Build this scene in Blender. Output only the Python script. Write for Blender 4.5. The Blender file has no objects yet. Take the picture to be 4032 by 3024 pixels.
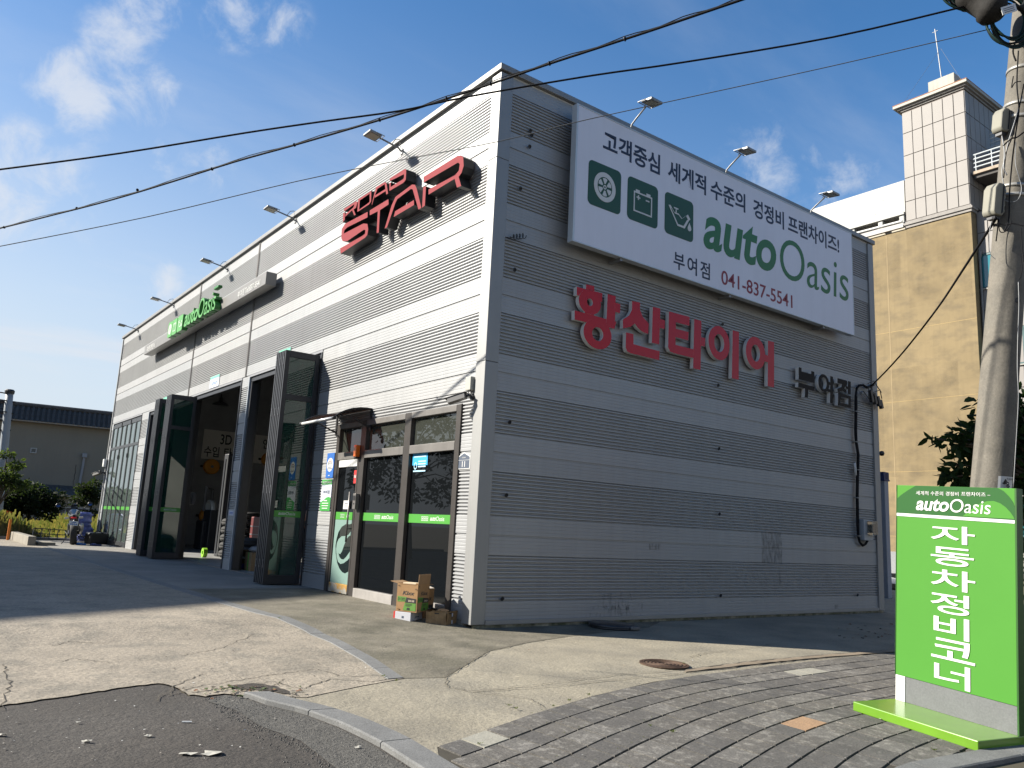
import bpy, bmesh, math, random
import numpy as np
from mathutils import Vector, Matrix
rng = random.Random(7)
scene = bpy.context.scene
COL = scene.collection

# ------------------------------------------------------------------ camera
CAM = np.array((-5.5143, -7.9325, 1.0704))
FPX = 3154.65                      # focal length in photograph pixels (4032 wide)
YAW, PITCH, ROLL = 0.642249, 0.180780, 0.0497406
_f = np.array([math.cos(PITCH)*math.sin(YAW), math.cos(PITCH)*math.cos(YAW), math.sin(PITCH)])
_r = np.cross(_f, [0, 0, 1]); _r /= np.linalg.norm(_r); _u = np.cross(_r, _f)
AR = math.cos(ROLL)*_r + math.sin(ROLL)*_u
AU = -math.sin(ROLL)*_r + math.cos(ROLL)*_u
AF = _f
cd = bpy.data.cameras.new('camera'); cam = bpy.data.objects.new('camera', cd); COL.objects.link(cam)
cd.sensor_width = 36; cd.lens = FPX/4032*36; cd.clip_start = 0.05; cd.clip_end = 6000
cam.matrix_world = Matrix(((AR[0], AU[0], -AF[0], CAM[0]), (AR[1], AU[1], -AF[1], CAM[1]),
                           (AR[2], AU[2], -AF[2], CAM[2]), (0, 0, 0, 1)))
scene.camera = cam

# ------------------------------------------------------------------ daylight
SUN_EL, SUN_ROT = math.radians(32), math.radians(-53.5)
SUN_STRENGTH, SKY_STRENGTH, EXPOSURE = 5.0, 0.072, 1.33
w = bpy.data.worlds.new('World'); scene.world = w; w.use_nodes = True
nt = w.node_tree; N = nt.nodes; L = nt.links
bg = N['Background']; bg.inputs[1].default_value = SKY_STRENGTH
sk = N.new('ShaderNodeTexSky'); sk.sky_type = 'NISHITA'; sk.sun_disc = False
sk.sun_elevation = SUN_EL; sk.sun_rotation = SUN_ROT
sk.air_density = 1.0; sk.dust_density = 0.3; sk.ozone_density = 3.0; sk.altitude = 50
tc = N.new('ShaderNodeTexCoord')
def wn(t, **k):
    n = N.new(t)
    for a, b in k.items(): setattr(n, a, b)
    return n
def wmath(op, a, b=None, clamp=False):
    n = wn('ShaderNodeMath', operation=op, use_clamp=clamp)
    for i, x in enumerate((a, b)):
        if x is None: continue
        if isinstance(x, (int, float)): n.inputs[i].default_value = x
        else: L.new(x, n.inputs[i])
    return n.outputs[0]
def ramp(v, lo, hi):
    n = wn('ShaderNodeMapRange'); n.interpolation_type = 'SMOOTHSTEP'
    L.new(v, n.inputs[0]); n.inputs[1].default_value = lo; n.inputs[2].default_value = hi
    return n.outputs[0]
# thin high cloud: direction projected on a plane overhead, stretched noise
sep = wn('ShaderNodeSeparateXYZ'); L.new(tc.outputs['Generated'], sep.inputs[0])
zc = wmath('ADD', wmath('MAXIMUM', sep.outputs[2], 0.0), 0.12)
cx_ = wmath('DIVIDE', sep.outputs[0], zc); cy_ = wmath('DIVIDE', sep.outputs[1], zc)
comb = wn('ShaderNodeCombineXYZ'); L.new(cx_, comb.inputs[0]); L.new(cy_, comb.inputs[1])
mp = wn('ShaderNodeMapping'); L.new(comb.outputs[0], mp.inputs[0])
mp.inputs['Rotation'].default_value = (0, 0, math.radians(-38)); mp.inputs['Scale'].default_value = (0.55, 1.5, 1)
n1 = wn('ShaderNodeTexNoise'); n1.inputs['Scale'].default_value = 1.1; n1.inputs['Detail'].default_value = 9
n1.inputs['Roughness'].default_value = 0.58; n1.inputs['Distortion'].default_value = 0.35
L.new(mp.outputs[0], n1.inputs['Vector'])
cirrus = ramp(n1.outputs[0], 0.44, 0.82)
low = ramp(sep.outputs[2], 0.90, 0.0)                        # more veil towards the horizon
lowsoft = wmath('MULTIPLY', low, low)
veil = wmath('MULTIPLY', cirrus, wmath('ADD', wmath('MULTIPLY', wmath('MULTIPLY', low, low), 1.25), 0.07))
# a few small puffs
n2 = wn('ShaderNodeTexNoise'); n2.inputs['Scale'].default_value = 17; n2.inputs['Detail'].default_value = 9
n2.inputs['Roughness'].default_value = 0.62; n2.inputs['Distortion'].default_value = 0.35
L.new(tc.outputs['Generated'], n2.inputs['Vector'])
def dirpx(u, v):
    d = AF + AR*(u-2016)/FPX - AU*(v-1512)/FPX
    return d/np.linalg.norm(d)
puffs = None
for (u, v, rad, s) in [(500, 190, .07, 1), (545, 320, .065, .95), (300, 350, .07, .95), (330, 480, .05, .6), (920, 60, .06, .8), (1105, 95, .05, .8),
                       (600, 390, .06, .6), (570, 15, .07, .7), (790, 655, .06, .8), (640, 650, .05, .7), (40, 745, .12, .9),
                       (640, 1110, .045, .7), (1080, 1560, .01, .1), (150, 800, .05, .6), (2700, 370, .05, .35), (3050, 640, .11, .45), (3300, 760, .10, .4)]:
    d = dirpx(u, v)
    dn = wn('ShaderNodeVectorMath', operation='DISTANCE'); L.new(tc.outputs['Generated'], dn.inputs[0]); dn.inputs[1].default_value = d
    fall = ramp(dn.outputs['Value'], rad, 0.0)
    m = wmath('MULTIPLY', fall, s)
    puffs = m if puffs is None else wmath('MAXIMUM', puffs, m)
pn = ramp(wmath('ADD', n2.outputs[0], wmath('MULTIPLY', puffs, 0.26)), 0.54, 0.90)
pm_ = wmath('MULTIPLY', wmath('MULTIPLY', pn, ramp(puffs, 0.0, 0.5)), 0.75)
mask = wmath('MAXIMUM', veil, pm_, clamp=True)
sdn = wn('ShaderNodeVectorMath', operation='DOT_PRODUCT'); L.new(tc.outputs['Generated'], sdn.inputs[0]); sdn.inputs[1].default_value = (-.80, .60, 0)
fwd = ramp(sdn.outputs['Value'], -0.75, 0.85)                 # haze is brightest towards the sun
haze = wmath('MULTIPLY', lowsoft, wmath('ADD', wmath('MULTIPLY', fwd, 1.05), 0.10))
hs = wn('ShaderNodeHueSaturation'); hs.inputs['Saturation'].default_value = 1.28; hs.inputs['Value'].default_value = 1.0; L.new(sk.outputs[0], hs.inputs['Color'])
mixh = wn('ShaderNodeMix', data_type='RGBA'); L.new(haze, mixh.inputs[0]); L.new(hs.outputs[0], mixh.inputs[6])
mixh.inputs[7].default_value = (3.9, 4.35, 4.8, 1)
mixc = wn('ShaderNodeMix', data_type='RGBA'); L.new(mask, mixc.inputs[0]); L.new(mixh.outputs[2], mixc.inputs[6])
mixc.inputs[7].default_value = (4.3, 4.5, 4.85, 1)
L.new(mixc.outputs[2], bg.inputs[0])
sl = bpy.data.lights.new('sun', 'SUN'); sun = bpy.data.objects.new('sun', sl); COL.objects.link(sun)
sl.energy = SUN_STRENGTH; sl.angle = math.radians(0.53); sl.color = (1, 0.94, 0.83)
SDIR = np.array([math.sin(SUN_ROT)*math.cos(SUN_EL), math.cos(SUN_ROT)*math.cos(SUN_EL), math.sin(SUN_EL)])
sun.rotation_euler = Vector(SDIR).to_track_quat('Z', 'Y').to_euler()
vs = scene.view_settings
vs.view_transform = 'Standard'; vs.look = 'None'; vs.gamma = 1; vs.use_curve_mapping = False; vs.exposure = EXPOSURE
scene.cycles.max_bounces = 7; scene.cycles.diffuse_bounces = 3; scene.cycles.glossy_bounces = 3
scene.cycles.transparent_max_bounces = 12; scene.cycles.transmission_bounces = 4

# ------------------------------------------------------------------ geometry helpers
def ray(p): return AF + AR*(p[0]-2016)/FPX - AU*(p[1]-1512)/FPX
def onx(p, X=0.): d = ray(p); return CAM + d*(X-CAM[0])/d[0]
def ony(p, Y=0.): d = ray(p); return CAM + d*(Y-CAM[1])/d[1]
def onz(p, Z=0.): d = ray(p); return CAM + d*(Z-CAM[2])/d[2]
def far(p, hd): d = ray(p); return CAM + d*hd/math.hypot(d[0], d[1])
GY = [-60, -20, -8, -5, -2.5, 0, .8, 60]; GZ = [-2.2, -1.0, -.42, -.24, -.12, -.08, 0, 0]
def gz(y): return float(np.interp(y, GY, GZ))
def ong(p):
    z = 0.
    for _ in range(50): z = .5*z + .5*gz(onz(p, z)[1])
    return onz(p, z)

class MB:
    def __init__(s): s.v = []; s.f = []; s.m = []
    def add(s, v, f, m=0):
        o = len(s.v); s.v += [tuple(map(float, x)) for x in v]
        for q in f: s.f.append(tuple(i+o for i in q)); s.m.append(m)
        return s
    def box(s, x0, y0, z0, x1, y1, z1, m=0):
        x0, x1 = sorted((x0, x1)); y0, y1 = sorted((y0, y1)); z0, z1 = sorted((z0, z1))
        return s.add([(x0,y0,z0),(x1,y0,z0),(x1,y1,z0),(x0,y1,z0),(x0,y0,z1),(x1,y0,z1),(x1,y1,z1),(x0,y1,z1)],
                     [(3,2,1,0),(4,5,6,7),(0,1,5,4),(1,2,6,5),(2,3,7,6),(3,0,4,7)], m)
    def obox(s, c, ax, ay, az, m=0):
        c = np.array(c, float); ax, ay, az = (np.array(a, float) for a in (ax, ay, az))
        if np.dot(np.cross(ax, ay), az) < 0: ay = -ay
        vs_ = [c+i*ax+j*ay+k*az for k in (-1, 1) for (i, j) in ((-1,-1),(1,-1),(1,1),(-1,1))]
        return s.add(vs_, [(3,2,1,0),(4,5,6,7),(0,1,5,4),(1,2,6,5),(2,3,7,6),(3,0,4,7)], m)
    def pbox(s, P, u0, u1, v0, v1, w0, w1, m=0):
        c = P.pt((u0+u1)/2, (v0+v1)/2, (w0+w1)/2)
        return s.obox(c, P.a*abs(u1-u0)/2, P.b*abs(v1-v0)/2, P.n*abs(w1-w0)/2, m)
    def tube(s, pts, r, seg=8, m=0, cap=True):
        pts = [np.array(p, float) for p in pts]; n = len(pts)
        rs = r if isinstance(r, (list, tuple)) else [r]*n
        rings = []; up = np.array([0.13, .31, .94])
        for i, p in enumerate(pts):
            t = pts[min(i+1, n-1)] - pts[max(i-1, 0)]; t /= (np.linalg.norm(t)+1e-12)
            a = np.cross(t, up)
            if np.linalg.norm(a) < .1: a = np.cross(t, [1, 0, 0])
            a /= np.linalg.norm(a); b = np.cross(t, a); 
            rings.append([p + rs[i]*(math.cos(2*math.pi*k/seg)*a + math.sin(2*math.pi*k/seg)*b) for k in range(seg)])
        V = [q for R in rings for q in R]; F = []
        for i in range(n-1):
            for k in range(seg):
                F.append((i*seg+k, i*seg+(k+1) % seg, (i+1)*seg+(k+1) % seg, (i+1)*seg+k))
        if cap: F.append(tuple(range(seg-1, -1, -1))); F.append(tuple((n-1)*seg+k for k in range(seg)))
        return s.add(V, F, m)
    def prism(s, poly, P, w0, w1, m=0, ms=None):
        n = len(poly); area = sum(poly[i][0]*poly[(i+1) % n][1]-poly[(i+1) % n][0]*poly[i][1] for i in range(n))
        if area < 0: poly = poly[::-1]
        V = [P.pt(u, v, w0) for u, v in poly]+[P.pt(u, v, w1) for u, v in poly]
        s.add(V, [tuple(range(n-1, -1, -1)), tuple(range(n, 2*n))], m)
        o = len(s.v)-2*n
        for i in range(n):
            j = (i+1) % n; s.f.append((o+i, o+j, o+n+j, o+n+i)); s.m.append(m if ms is None else ms)
        return s
    def ring(s, P, c, ro, ri, w0, w1, seg=32, m=0, ms=None):
        ms = m if ms is None else ms
        V = []
        for w_ in (w0, w1):
            for R in (ro, ri):
                V += [P.pt(c[0]+R[0]*math.cos(2*math.pi*k/seg), c[1]+R[1]*math.sin(2*math.pi*k/seg), w_) for k in range(seg)]
        o = len(s.v); s.v += [tuple(map(float, x)) for x in V]
        for k in range(seg):
            j = (k+1) % seg
            for q, mm in (((2*seg+k, 2*seg+j, 3*seg+j, 3*seg+k), m), ((j, k, seg+k, seg+j), m), ((k, j, 2*seg+j, 2*seg+k), ms), ((seg+j, seg+k, 3*seg+k, 3*seg+j), ms)):
                s.f.append(tuple(o+i for i in q)); s.m.append(mm)
        return s
    def lathe(s, prof, c, ax=(0,0,1), seg=24, m=0):
        ax = np.array(ax, float); ax /= np.linalg.norm(ax)
        a = np.cross(ax, [.3, .9, .2]); a /= np.linalg.norm(a); b = np.cross(ax, a); c = np.array(c, float)
        V = [c + ax*h + r*(math.cos(2*math.pi*k/seg)*a+math.sin(2*math.pi*k/seg)*b) for r, h in prof for k in range(seg)]
        F = [(i*seg+k, i*seg+(k+1) % seg, (i+1)*seg+(k+1) % seg, (i+1)*seg+k) for i in range(len(prof)-1) for k in range(seg)]
        if prof[0][0] > 1e-4: F.append(tuple(range(seg-1, -1, -1)))
        if prof[-1][0] > 1e-4: F.append(tuple((len(prof)-1)*seg+k for k in range(seg)))
        return s.add(V, F, m)
    def torus(s, c, ax, R, r, seg=32, rs=10, m=0):
        return s.lathe([(R+r*math.cos(2*math.pi*k/rs), r*math.sin(2*math.pi*k/rs)) for k in range(rs+1)], c, ax, seg, m)
    def merge(s, o, m=None): return s.add(o.v, o.f, 0 if m is None else m) if o.v else s

class Plane:
    def __init__(s, o, a, b):
        s.o = np.array(o, float); s.a = np.array(a, float); s.b = np.array(b, float)
        s.a /= np.linalg.norm(s.a); s.b /= np.linalg.norm(s.b); s.n = np.cross(s.a, s.b)
    def pt(s, u, v, w_=0.): return s.o+s.a*u+s.b*v+s.n*w_
    def hit(s, p, w_=0.):
        d = ray(p); o = s.o+s.n*w_; t = np.dot(o-CAM, s.n)/np.dot(d, s.n); q = CAM+t*d-o
        return float(q@s.a), float(q@s.b)
LP = Plane((0,0,0), (0,-1,0), (0,0,1))      # sunlit street face of the shop, u = -y
RP = Plane((0,0,0), (1,0,0), (0,0,1))       # shaded gable face, u = x

def build(name, mb, mat, parent=None, smooth=False, bevel=0., kind=None, local=False):
    me = bpy.data.meshes.new(name); me.from_pydata(mb.v, [], mb.f)
    mats = mat if isinstance(mat, (list, tuple)) else [mat]
    for q in mats: me.materials.append(q)
    if len(mats) > 1: me.polygons.foreach_set('material_index', mb.m)
    if smooth: me.polygons.foreach_set('use_smooth', [True]*len(me.polygons))
    me.update()
    o = bpy.data.objects.new(name, me); COL.objects.link(o)
    if parent is not None:
        o.parent = parent
        if parent.type == 'EMPTY' and not local: o.location = -Vector(parent.location)
    if bevel:
        b = o.modifiers.new('bevel', 'BEVEL'); b.width = bevel; b.segments = 2; b.limit_method = 'ANGLE'
    if kind: o['kind'] = kind
    return o
def tag(o, label=None, cat=None, group=None, kind=None):
    if label: o['label'] = label
    if cat: o['category'] = cat
    if group: o['group'] = group
    if kind: o['kind'] = kind
    return o
def thing(name, loc, label, cat, group=None):
    o = bpy.data.objects.new(name, None); COL.objects.link(o); o.location = tuple(map(float, loc)); o.empty_display_size = .1
    return tag(o, label, cat, group)
def dup(root, loc, label=None, rz=None):
    r_ = root.copy(); COL.objects.link(r_); r_.location = tuple(map(float, loc))
    if rz is not None: r_.rotation_euler = (0, 0, rz)
    if label: r_['label'] = label
    for ch in list(root.children):
        c = ch.copy(); COL.objects.link(c); c.parent = r_
        for g2 in list(ch.children):
            d = g2.copy(); COL.objects.link(d); d.parent = c
    return r_
_tc = {}
def text(s, P, u0, u1, v0, v1, w0, w1, bold=0., shear=0., into=None, m=0, spacing=1., keep=False):
    key = (s, bold, shear, spacing)
    if key not in _tc:
        cu = bpy.data.curves.new('t', 'FONT'); cu.body = s; cu.offset = bold; cu.shear = shear; cu.extrude = .5
        cu.resolution_u = 6; cu.space_character = spacing; cu.space_line = 1.0
        ob = bpy.data.objects.new('t', cu); COL.objects.link(ob); bpy.context.view_layer.update()
        me = bpy.data.meshes.new_from_object(ob.evaluated_get(bpy.context.evaluated_depsgraph_get()))
        V = np.array([v.co[:] for v in me.vertices]); F = [tuple(p.vertices) for p in me.polygons]
        bpy.data.objects.remove(ob); bpy.data.curves.remove(cu); bpy.data.meshes.remove(me)
        _tc[key] = (V, F)
    V, F = _tc[key]; mn, mx = V.min(0), V.max(0)
    mb = into or MB(); sx = (u1-u0)/(mx[0]-mn[0]); sy = (v1-v0)/(mx[1]-mn[1])
    if keep: sx = sy*abs(sx)/sx
    mb.add([P.pt(u0+(x-mn[0])*sx, v0+(y-mn[1])*sy, w0+(z+.5)*(w1-w0)) for x, y, z in V], F, m)
    return mb
def tbox(P, w_, Lp, Rp, Tp, Bp):            # text box on a plane from four extreme points
    return P.hit(Lp, w_)[0], P.hit(Rp, w_)[0], P.hit(Bp, w_)[1], P.hit(Tp, w_)[1]

# ------------------------------------------------------------------ materials
ALB = .76                          # base colours were read against a brighter exposure
def mat(name, col, rough=.5, metal=0., amt=0., ns=3., fine=0., bump=0., bs=60., col2=None, streak=0., spec=.5, coat=0., vec=None, n3=None, thr=(.4,.62)):
    col = tuple(c*ALB for c in col); col2 = tuple(c*ALB for c in col2) if col2 is not None else None
    m = bpy.data.materials.new(name); m.use_nodes = True; t = m.node_tree; n = t.nodes; l = t.links
    p = n['Principled BSDF']; p.inputs['Base Color'].default_value = (*col, 1); p.inputs['Roughness'].default_value = rough
    p.inputs['Metallic'].default_value = metal; p.inputs['Specular IOR Level'].default_value = spec
    if coat: p.inputs['Coat Weight'].default_value = coat; p.inputs['Coat Roughness'].default_value = .05
    tcx = n.new('ShaderNodeTexCoord'); src = tcx.outputs['Object']
    if vec:
        mpn = n.new('ShaderNodeMapping'); mpn.inputs['Scale'].default_value = vec; l.new(src, mpn.inputs[0]); src0 = mpn.outputs[0]
    else: src0 = src
    def noise(scale, det=6, r_=.6, s_=None):
        q = n.new('ShaderNodeTexNoise'); q.inputs['Scale'].default_value = scale; q.inputs['Detail'].default_value = det
        q.inputs['Roughness'].default_value = r_; l.new(s_ or src0, q.inputs['Vector']); return q.outputs[0]
    def mr(v, a, b, c, d):
        q = n.new('ShaderNodeMapRange'); l.new(v, q.inputs[0])
        for i, x in enumerate((a, b, c, d)): q.inputs[i+1].default_value = x
        return q.outputs[0]
    cur = None
    def rgb(c):
        q = n.new('ShaderNodeRGB'); q.outputs[0].default_value = (*c, 1); return q.outputs[0]
    if col2 is not None:
        mx = n.new('ShaderNodeMix'); mx.data_type = 'RGBA'; l.new(mr(noise(n3 or ns*.5), thr[0], thr[1], 0, 1), mx.inputs[0])
        mx.inputs[6].default_value = (*col, 1); mx.inputs[7].default_value = (*col2, 1); cur = mx.outputs[2]
    def mul(fac):
        nonlocal cur
        mx = n.new('ShaderNodeVectorMath'); mx.operation = 'SCALE'; l.new(cur if cur is not None else rgb(col), mx.inputs[0]); l.new(fac, mx.inputs['Scale']); cur = mx.outputs[0]
    if amt: mul(mr(noise(ns), .3, .7, 1-amt, 1+amt*.6))
    if fine: mul(mr(noise(bs*1.3, 3, .7), .3, .7, 1-fine, 1+fine))
    if streak:
        mps = n.new('ShaderNodeMapping'); mps.inputs['Scale'].default_value = (7, 7, .5); l.new(src, mps.inputs[0])
        mul(mr(noise(1.2, 6, .65, mps.outputs[0]), .45, .75, 1, 1-streak))
    if cur is not None: l.new(cur, p.inputs['Base Color'])
    if bump:
        bn = n.new('ShaderNodeBump'); bn.inputs['Strength'].default_value = min(1, bump*.45); bn.inputs['Distance'].default_value = .02
        ad = n.new('ShaderNodeMath'); ad.operation = 'MULTIPLY_ADD'; l.new(noise(bs*.27, 4, .6), ad.inputs[0]); ad.inputs[1].default_value = 1.6 if rough > .8 else .3; l.new(noise(bs, 5, .65), ad.inputs[2])
        l.new(ad.outputs[0], bn.inputs['Height']); l.new(bn.outputs[0], p.inputs['Normal'])
    return m
def srgb(r_, g, b): return tuple((x/255/12.92 if x/255 <= .04045 else ((x/255+.055)/1.055)**2.4) for x in (r_, g, b))
def foliage(name, col, amt=.4, ns=2.):
    m = mat(name, col, .65, spec=.18, amt=amt, ns=ns); t = m.node_tree; n = t.nodes; l = t.links; p = n['Principled BSDF']
    tr = n.new('ShaderNodeBsdfTranslucent'); mx = n.new('ShaderNodeMixShader'); mx.inputs[0].default_value = .42
    src = p.inputs['Base Color'].links[0].from_socket
    br = n.new('ShaderNodeVectorMath'); br.operation = 'MULTIPLY'; l.new(src, br.inputs[0]); br.inputs[1].default_value = (1.9, 2.0, .9); l.new(br.outputs[0], tr.inputs[0])
    l.new(p.outputs[0], mx.inputs[1]); l.new(tr.outputs[0], mx.inputs[2]); l.new(mx.outputs[0], n['Material Output'].inputs[0]); return m
def glassy(name, tint, opac, rough=.01, refl=1., ior=1.5, body=(.01,.012,.012)):
    m = bpy.data.materials.new(name); m.use_nodes = True; t = m.node_tree; n = t.nodes; l = t.links
    n.remove(n['Principled BSDF']); out = n['Material Output']
    tr = n.new('ShaderNodeBsdfTransparent'); tr.inputs[0].default_value = (*tint, 1)
    df = n.new('ShaderNodeBsdfDiffuse'); df.inputs[0].default_value = (*body, 1)
    m1 = n.new('ShaderNodeMixShader'); m1.inputs[0].default_value = opac; l.new(tr.outputs[0], m1.inputs[1]); l.new(df.outputs[0], m1.inputs[2])
    gl = n.new('ShaderNodeBsdfGlossy'); gl.inputs['Roughness'].default_value = rough; gl.inputs[0].default_value = (refl, refl, refl, 1)
    fr = n.new('ShaderNodeFresnel'); fr.inputs[0].default_value = ior
    m2 = n.new('ShaderNodeMixShader'); l.new(fr.outputs[0], m2.inputs[0]); l.new(m1.outputs[0], m2.inputs[1]); l.new(gl.outputs[0], m2.inputs[2])
    l.new(m2.outputs[0], out.inputs[0]); return m

CLAD = mat('silver_cladding', (.375,.38,.385), .52, .34, amt=.05, ns=1.3, streak=.07, fine=.02, bs=90)
CLADS = CLAD
TRIM = mat('silver_flashing', (.33,.33,.325), .52, .45, amt=.05, ns=2, streak=.06)
DSTEEL = mat('dark_steel_paint', (.022,.024,.030), .42, 0, amt=.2, ns=4)
BLK = mat('black_plastic', (.012,.012,.014), .45)
CAB = mat('cable_rubber', (.010,.010,.012), .8, spec=.15)
DARK = mat('dark_interior_paint', (.60,.60,.58), .8, amt=.2, ns=1)
IFLOOR = mat('garage_floor', (.30,.30,.29), .55, amt=.3, ns=2)
ALU = mat('weathered_aluminium', (.24,.225,.21), .42, .5, amt=.18, ns=3, streak=.2)
ALUD = mat('bronze_aluminium', (.075,.066,.06), .4, .4, amt=.15, ns=4)
GALV = mat('galvanised_steel', (.26,.265,.27), .5, .4, amt=.1, ns=8)
WHITE = mat('white_paint', (.70,.70,.68), .5, amt=.05, ns=3)
WPLAS = mat('white_plastic', (.72,.72,.70), .4, amt=.04, ns=6)
BANNER = mat('billboard_flex', (.80,.81,.90), .5, amt=.04, ns=1.2, streak=.04)
NAVY = mat('navy_print', (.008,.013,.045), .5)
GREENP = mat('green_print', (.025,.17,.045), .5)
GREEND = mat('dark_green_print', (.008,.07,.028), .5)
REDP = mat('red_print', (.26,.008,.022), .5)
REDA = mat('red_acrylic', (.55,.006,.014), .30, spec=.25)
BLKA = mat('black_acrylic', (.006,.006,.008), .5, spec=.1)
PINKR = mat('faded_red_face', (.27,.038,.046), .7, spec=.12, amt=.06, ns=5)
LIME = mat('lime_sign_face', (.070,.245,.034), .6, spec=.15, amt=.03, ns=1.5)
LIMED = mat('mid_green_sign_face', (.026,.105,.026), .6, spec=.15)
LIMEB = mat('lime_painted_steel', (.13,.29,.018), .28, amt=.15, ns=2.5, coat=.3)
GSTRIP = mat('green_window_film', (.07,.32,.04), .4)
GSIGN = mat('green_channel_letter', (.025,.20,.03), .4)
GSIGNF = mat('green_letter_face', (.10,.37,.08), .4)
BLADE = mat('grey_sign_box', (.25,.24,.225), .4, .2, amt=.05, ns=2, streak=.05)
# ------------------------------------------------------------------ ground
CONC = mat('driveway_concrete', (.30,.258,.20), .9, amt=.22, ns=1.1, fine=.34, bump=1., bs=30, col2=(.215,.19,.15), n3=3.2, thr=(.48,.66), vec=(1,1,1))
CONC2 = mat('apron_concrete', (.31,.275,.205), .88, amt=.18, ns=1.6, fine=.26, bump=.8, bs=38, col2=(.235,.212,.165), n3=1.3, thr=(.42,.66))
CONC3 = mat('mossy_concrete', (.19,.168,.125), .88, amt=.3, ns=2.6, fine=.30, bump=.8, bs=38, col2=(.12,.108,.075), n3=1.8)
ASPH = mat('asphalt', (.053,.045,.037), .9, amt=.25, ns=1.2, fine=.75, bump=1., bs=60, col2=(.075,.067,.058), n3=.9, thr=(.5,.75))
ASPH2 = mat('coarse_asphalt', (.085,.08,.07), .9, amt=.25, ns=3, fine=.7, bump=1., bs=55)
SOIL = mat('field_soil', (.08,.066,.04), .95, amt=.3, ns=.6)
GRAN = mat('granite_kerb', (.170,.170,.165), .85, amt=.2, ns=5, fine=.36, bump=.15, bs=90)
PAV = [mat('paver_stone', (.122,.112,.098), .85, amt=.22, ns=6, fine=.35, bump=.55, bs=60, col2=(.22,.205,.18), n3=16, thr=(.52,.64)),
       mat('paver_stone_light', (.145,.135,.12), .85, amt=.2, ns=7, fine=.35, bump=.55, bs=65, col2=(.235,.22,.195), n3=18, thr=(.50,.62)),
       mat('paver_stone_dark', (.102,.095,.086), .85, amt=.2, ns=5, fine=.35, bump=.55, bs=60, col2=(.19,.178,.16), n3=14, thr=(.55,.68))]
PAVW = mat('paver_pale', (.33,.315,.26), .85, amt=.1, ns=8, fine=.2, bump=.3, bs=70)
PAVO = mat('paver_salmon', (.36,.225,.13), .85, amt=.12, ns=8, fine=.25, bump=.3, bs=70)
SAND = mat('joint_sand', (.05,.043,.03), .95, amt=.3, ns=10)
CRACK2 = mat('faint_crack', (.085,.072,.052), .95, amt=.5, ns=12)
CRACK = mat('crack_dirt', (.045,.038,.028), .95, amt=.4, ns=8)

def sheet(name, poly, dz, m, ysplits=(), dens=None):
    bm = bmesh.new(); vs_ = [bm.verts.new((x, y, 0)) for x, y in poly]; bm.faces.new(vs_)
    ys = sorted(set(list(GY)+list(ysplits)))
    for y in ys:
        bmesh.ops.bisect_plane(bm, geom=bm.verts[:]+bm.edges[:]+bm.faces[:], plane_co=(0, y, 0), plane_no=(0, 1, 0))
    for v in bm.verts: v.co.z = gz(v.co.y)+dz
    bmesh.ops.recalc_face_normals(bm, faces=bm.faces[:])
    for f in bm.faces:
        if f.normal.z < 0: f.normal_flip()
    me = bpy.data.meshes.new(name); bm.to_mesh(me); bm.free(); me.materials.append(m)
    o = bpy.data.objects.new(name, me); COL.objects.link(o); o['kind'] = 'structure'; return o

# base ground to the horizon (falls away behind the shop on the right)
GR = MB()
xs = [-1500, -60, -20, -8, -2.2, -1.6, 12, 16, 24, 60, 1500]; ysg = [-1500]+[y for y in GY if abs(y) < 59]+[22.6, 23.2, 27.2, 28.5, 40, 60, 1500]
def gbase(x, y):
    z = gz(max(-40, min(50, y)))
    if x > 12: z += -.80*min(1., (x-12)/8.)
    if y > 22.8: z -= .28
    if x < -2 and 28 < y < 41: z -= .52
    return z-.006
GR.add([(x, y, gbase(x, y)) for y in ysg for x in xs], [(j*len(xs)+i, j*len(xs)+i+1, (j+1)*len(xs)+i+1, (j+1)*len(xs)+i) for j in range(len(ysg)-1) for i in range(len(xs)-1)])
build('ground', GR, SOIL, kind='structure')
# outline points read on the ground
edge = [(-3.05,-3.86),(-2.83,-3.80),(-2.37,-3.64),(-1.84,-3.44),(-1.05,-3.19),(-.16,-2.99),(1.03,-2.91),(2.5,-2.86),(4.2,-2.84),(9,-2.9),(16,-3.1)]
_q = np.linspace(-1.1, 1.1, 23); _wq = np.cos(_q/1.1*math.pi/2)+.02
def yedge(x):
    if x < -2.0: return float(np.interp(x, [p[0] for p in edge], [p[1] for p in edge]))*1.0
    y = float((np.interp(x+_q, [p[0] for p in edge], [p[1] for p in edge])*_wq).sum()/_wq.sum())
    if x < -1.2: t = (x+2.0)/.8; return y*t+float(np.interp(x, [p[0] for p in edge], [p[1] for p in edge]))*(1-t)
    return y
_al = [(-14,-2.6),(-5.6,-2.3),(-4.84,-2.10),(-4.41,-1.95),(-4.1,-1.84),(-3.87,-1.77),(-3.80,-1.9),(-3.78,-2.19),(-3.70,-2.3),(-3.56,-2.24),(-3.47,-2.36)]
_ja = random.Random(77); asph_line = [_al[0], _al[1]]
for (x0, y0), (x1, y1) in zip(_al[1:-1], _al[2:]):
    n_ = max(2, int(math.hypot(x1-x0, y1-y0)/.045))
    for i in range(1, n_+1):
        t = i/n_; jj = 0 if i == n_ and (x1, y1) == _al[-1] else _ja.uniform(-.016, .016); asph_line.append((x0+(x1-x0)*t+jj*.3, y0+(y1-y0)*t+jj))
k2l = [(-3.47,-2.36),(-3.40,-2.62),(-3.27,-2.86),(-3.17,-3.25),(-3.13,-3.62),(-3.14,-4.3),(-3.10,-5.6),(-3.0,-9),(-2.9,-30)]
road = sheet('road', asph_line+k2l+[(-40,-30),(-40,-2.6)], .002, ASPH)
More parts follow.
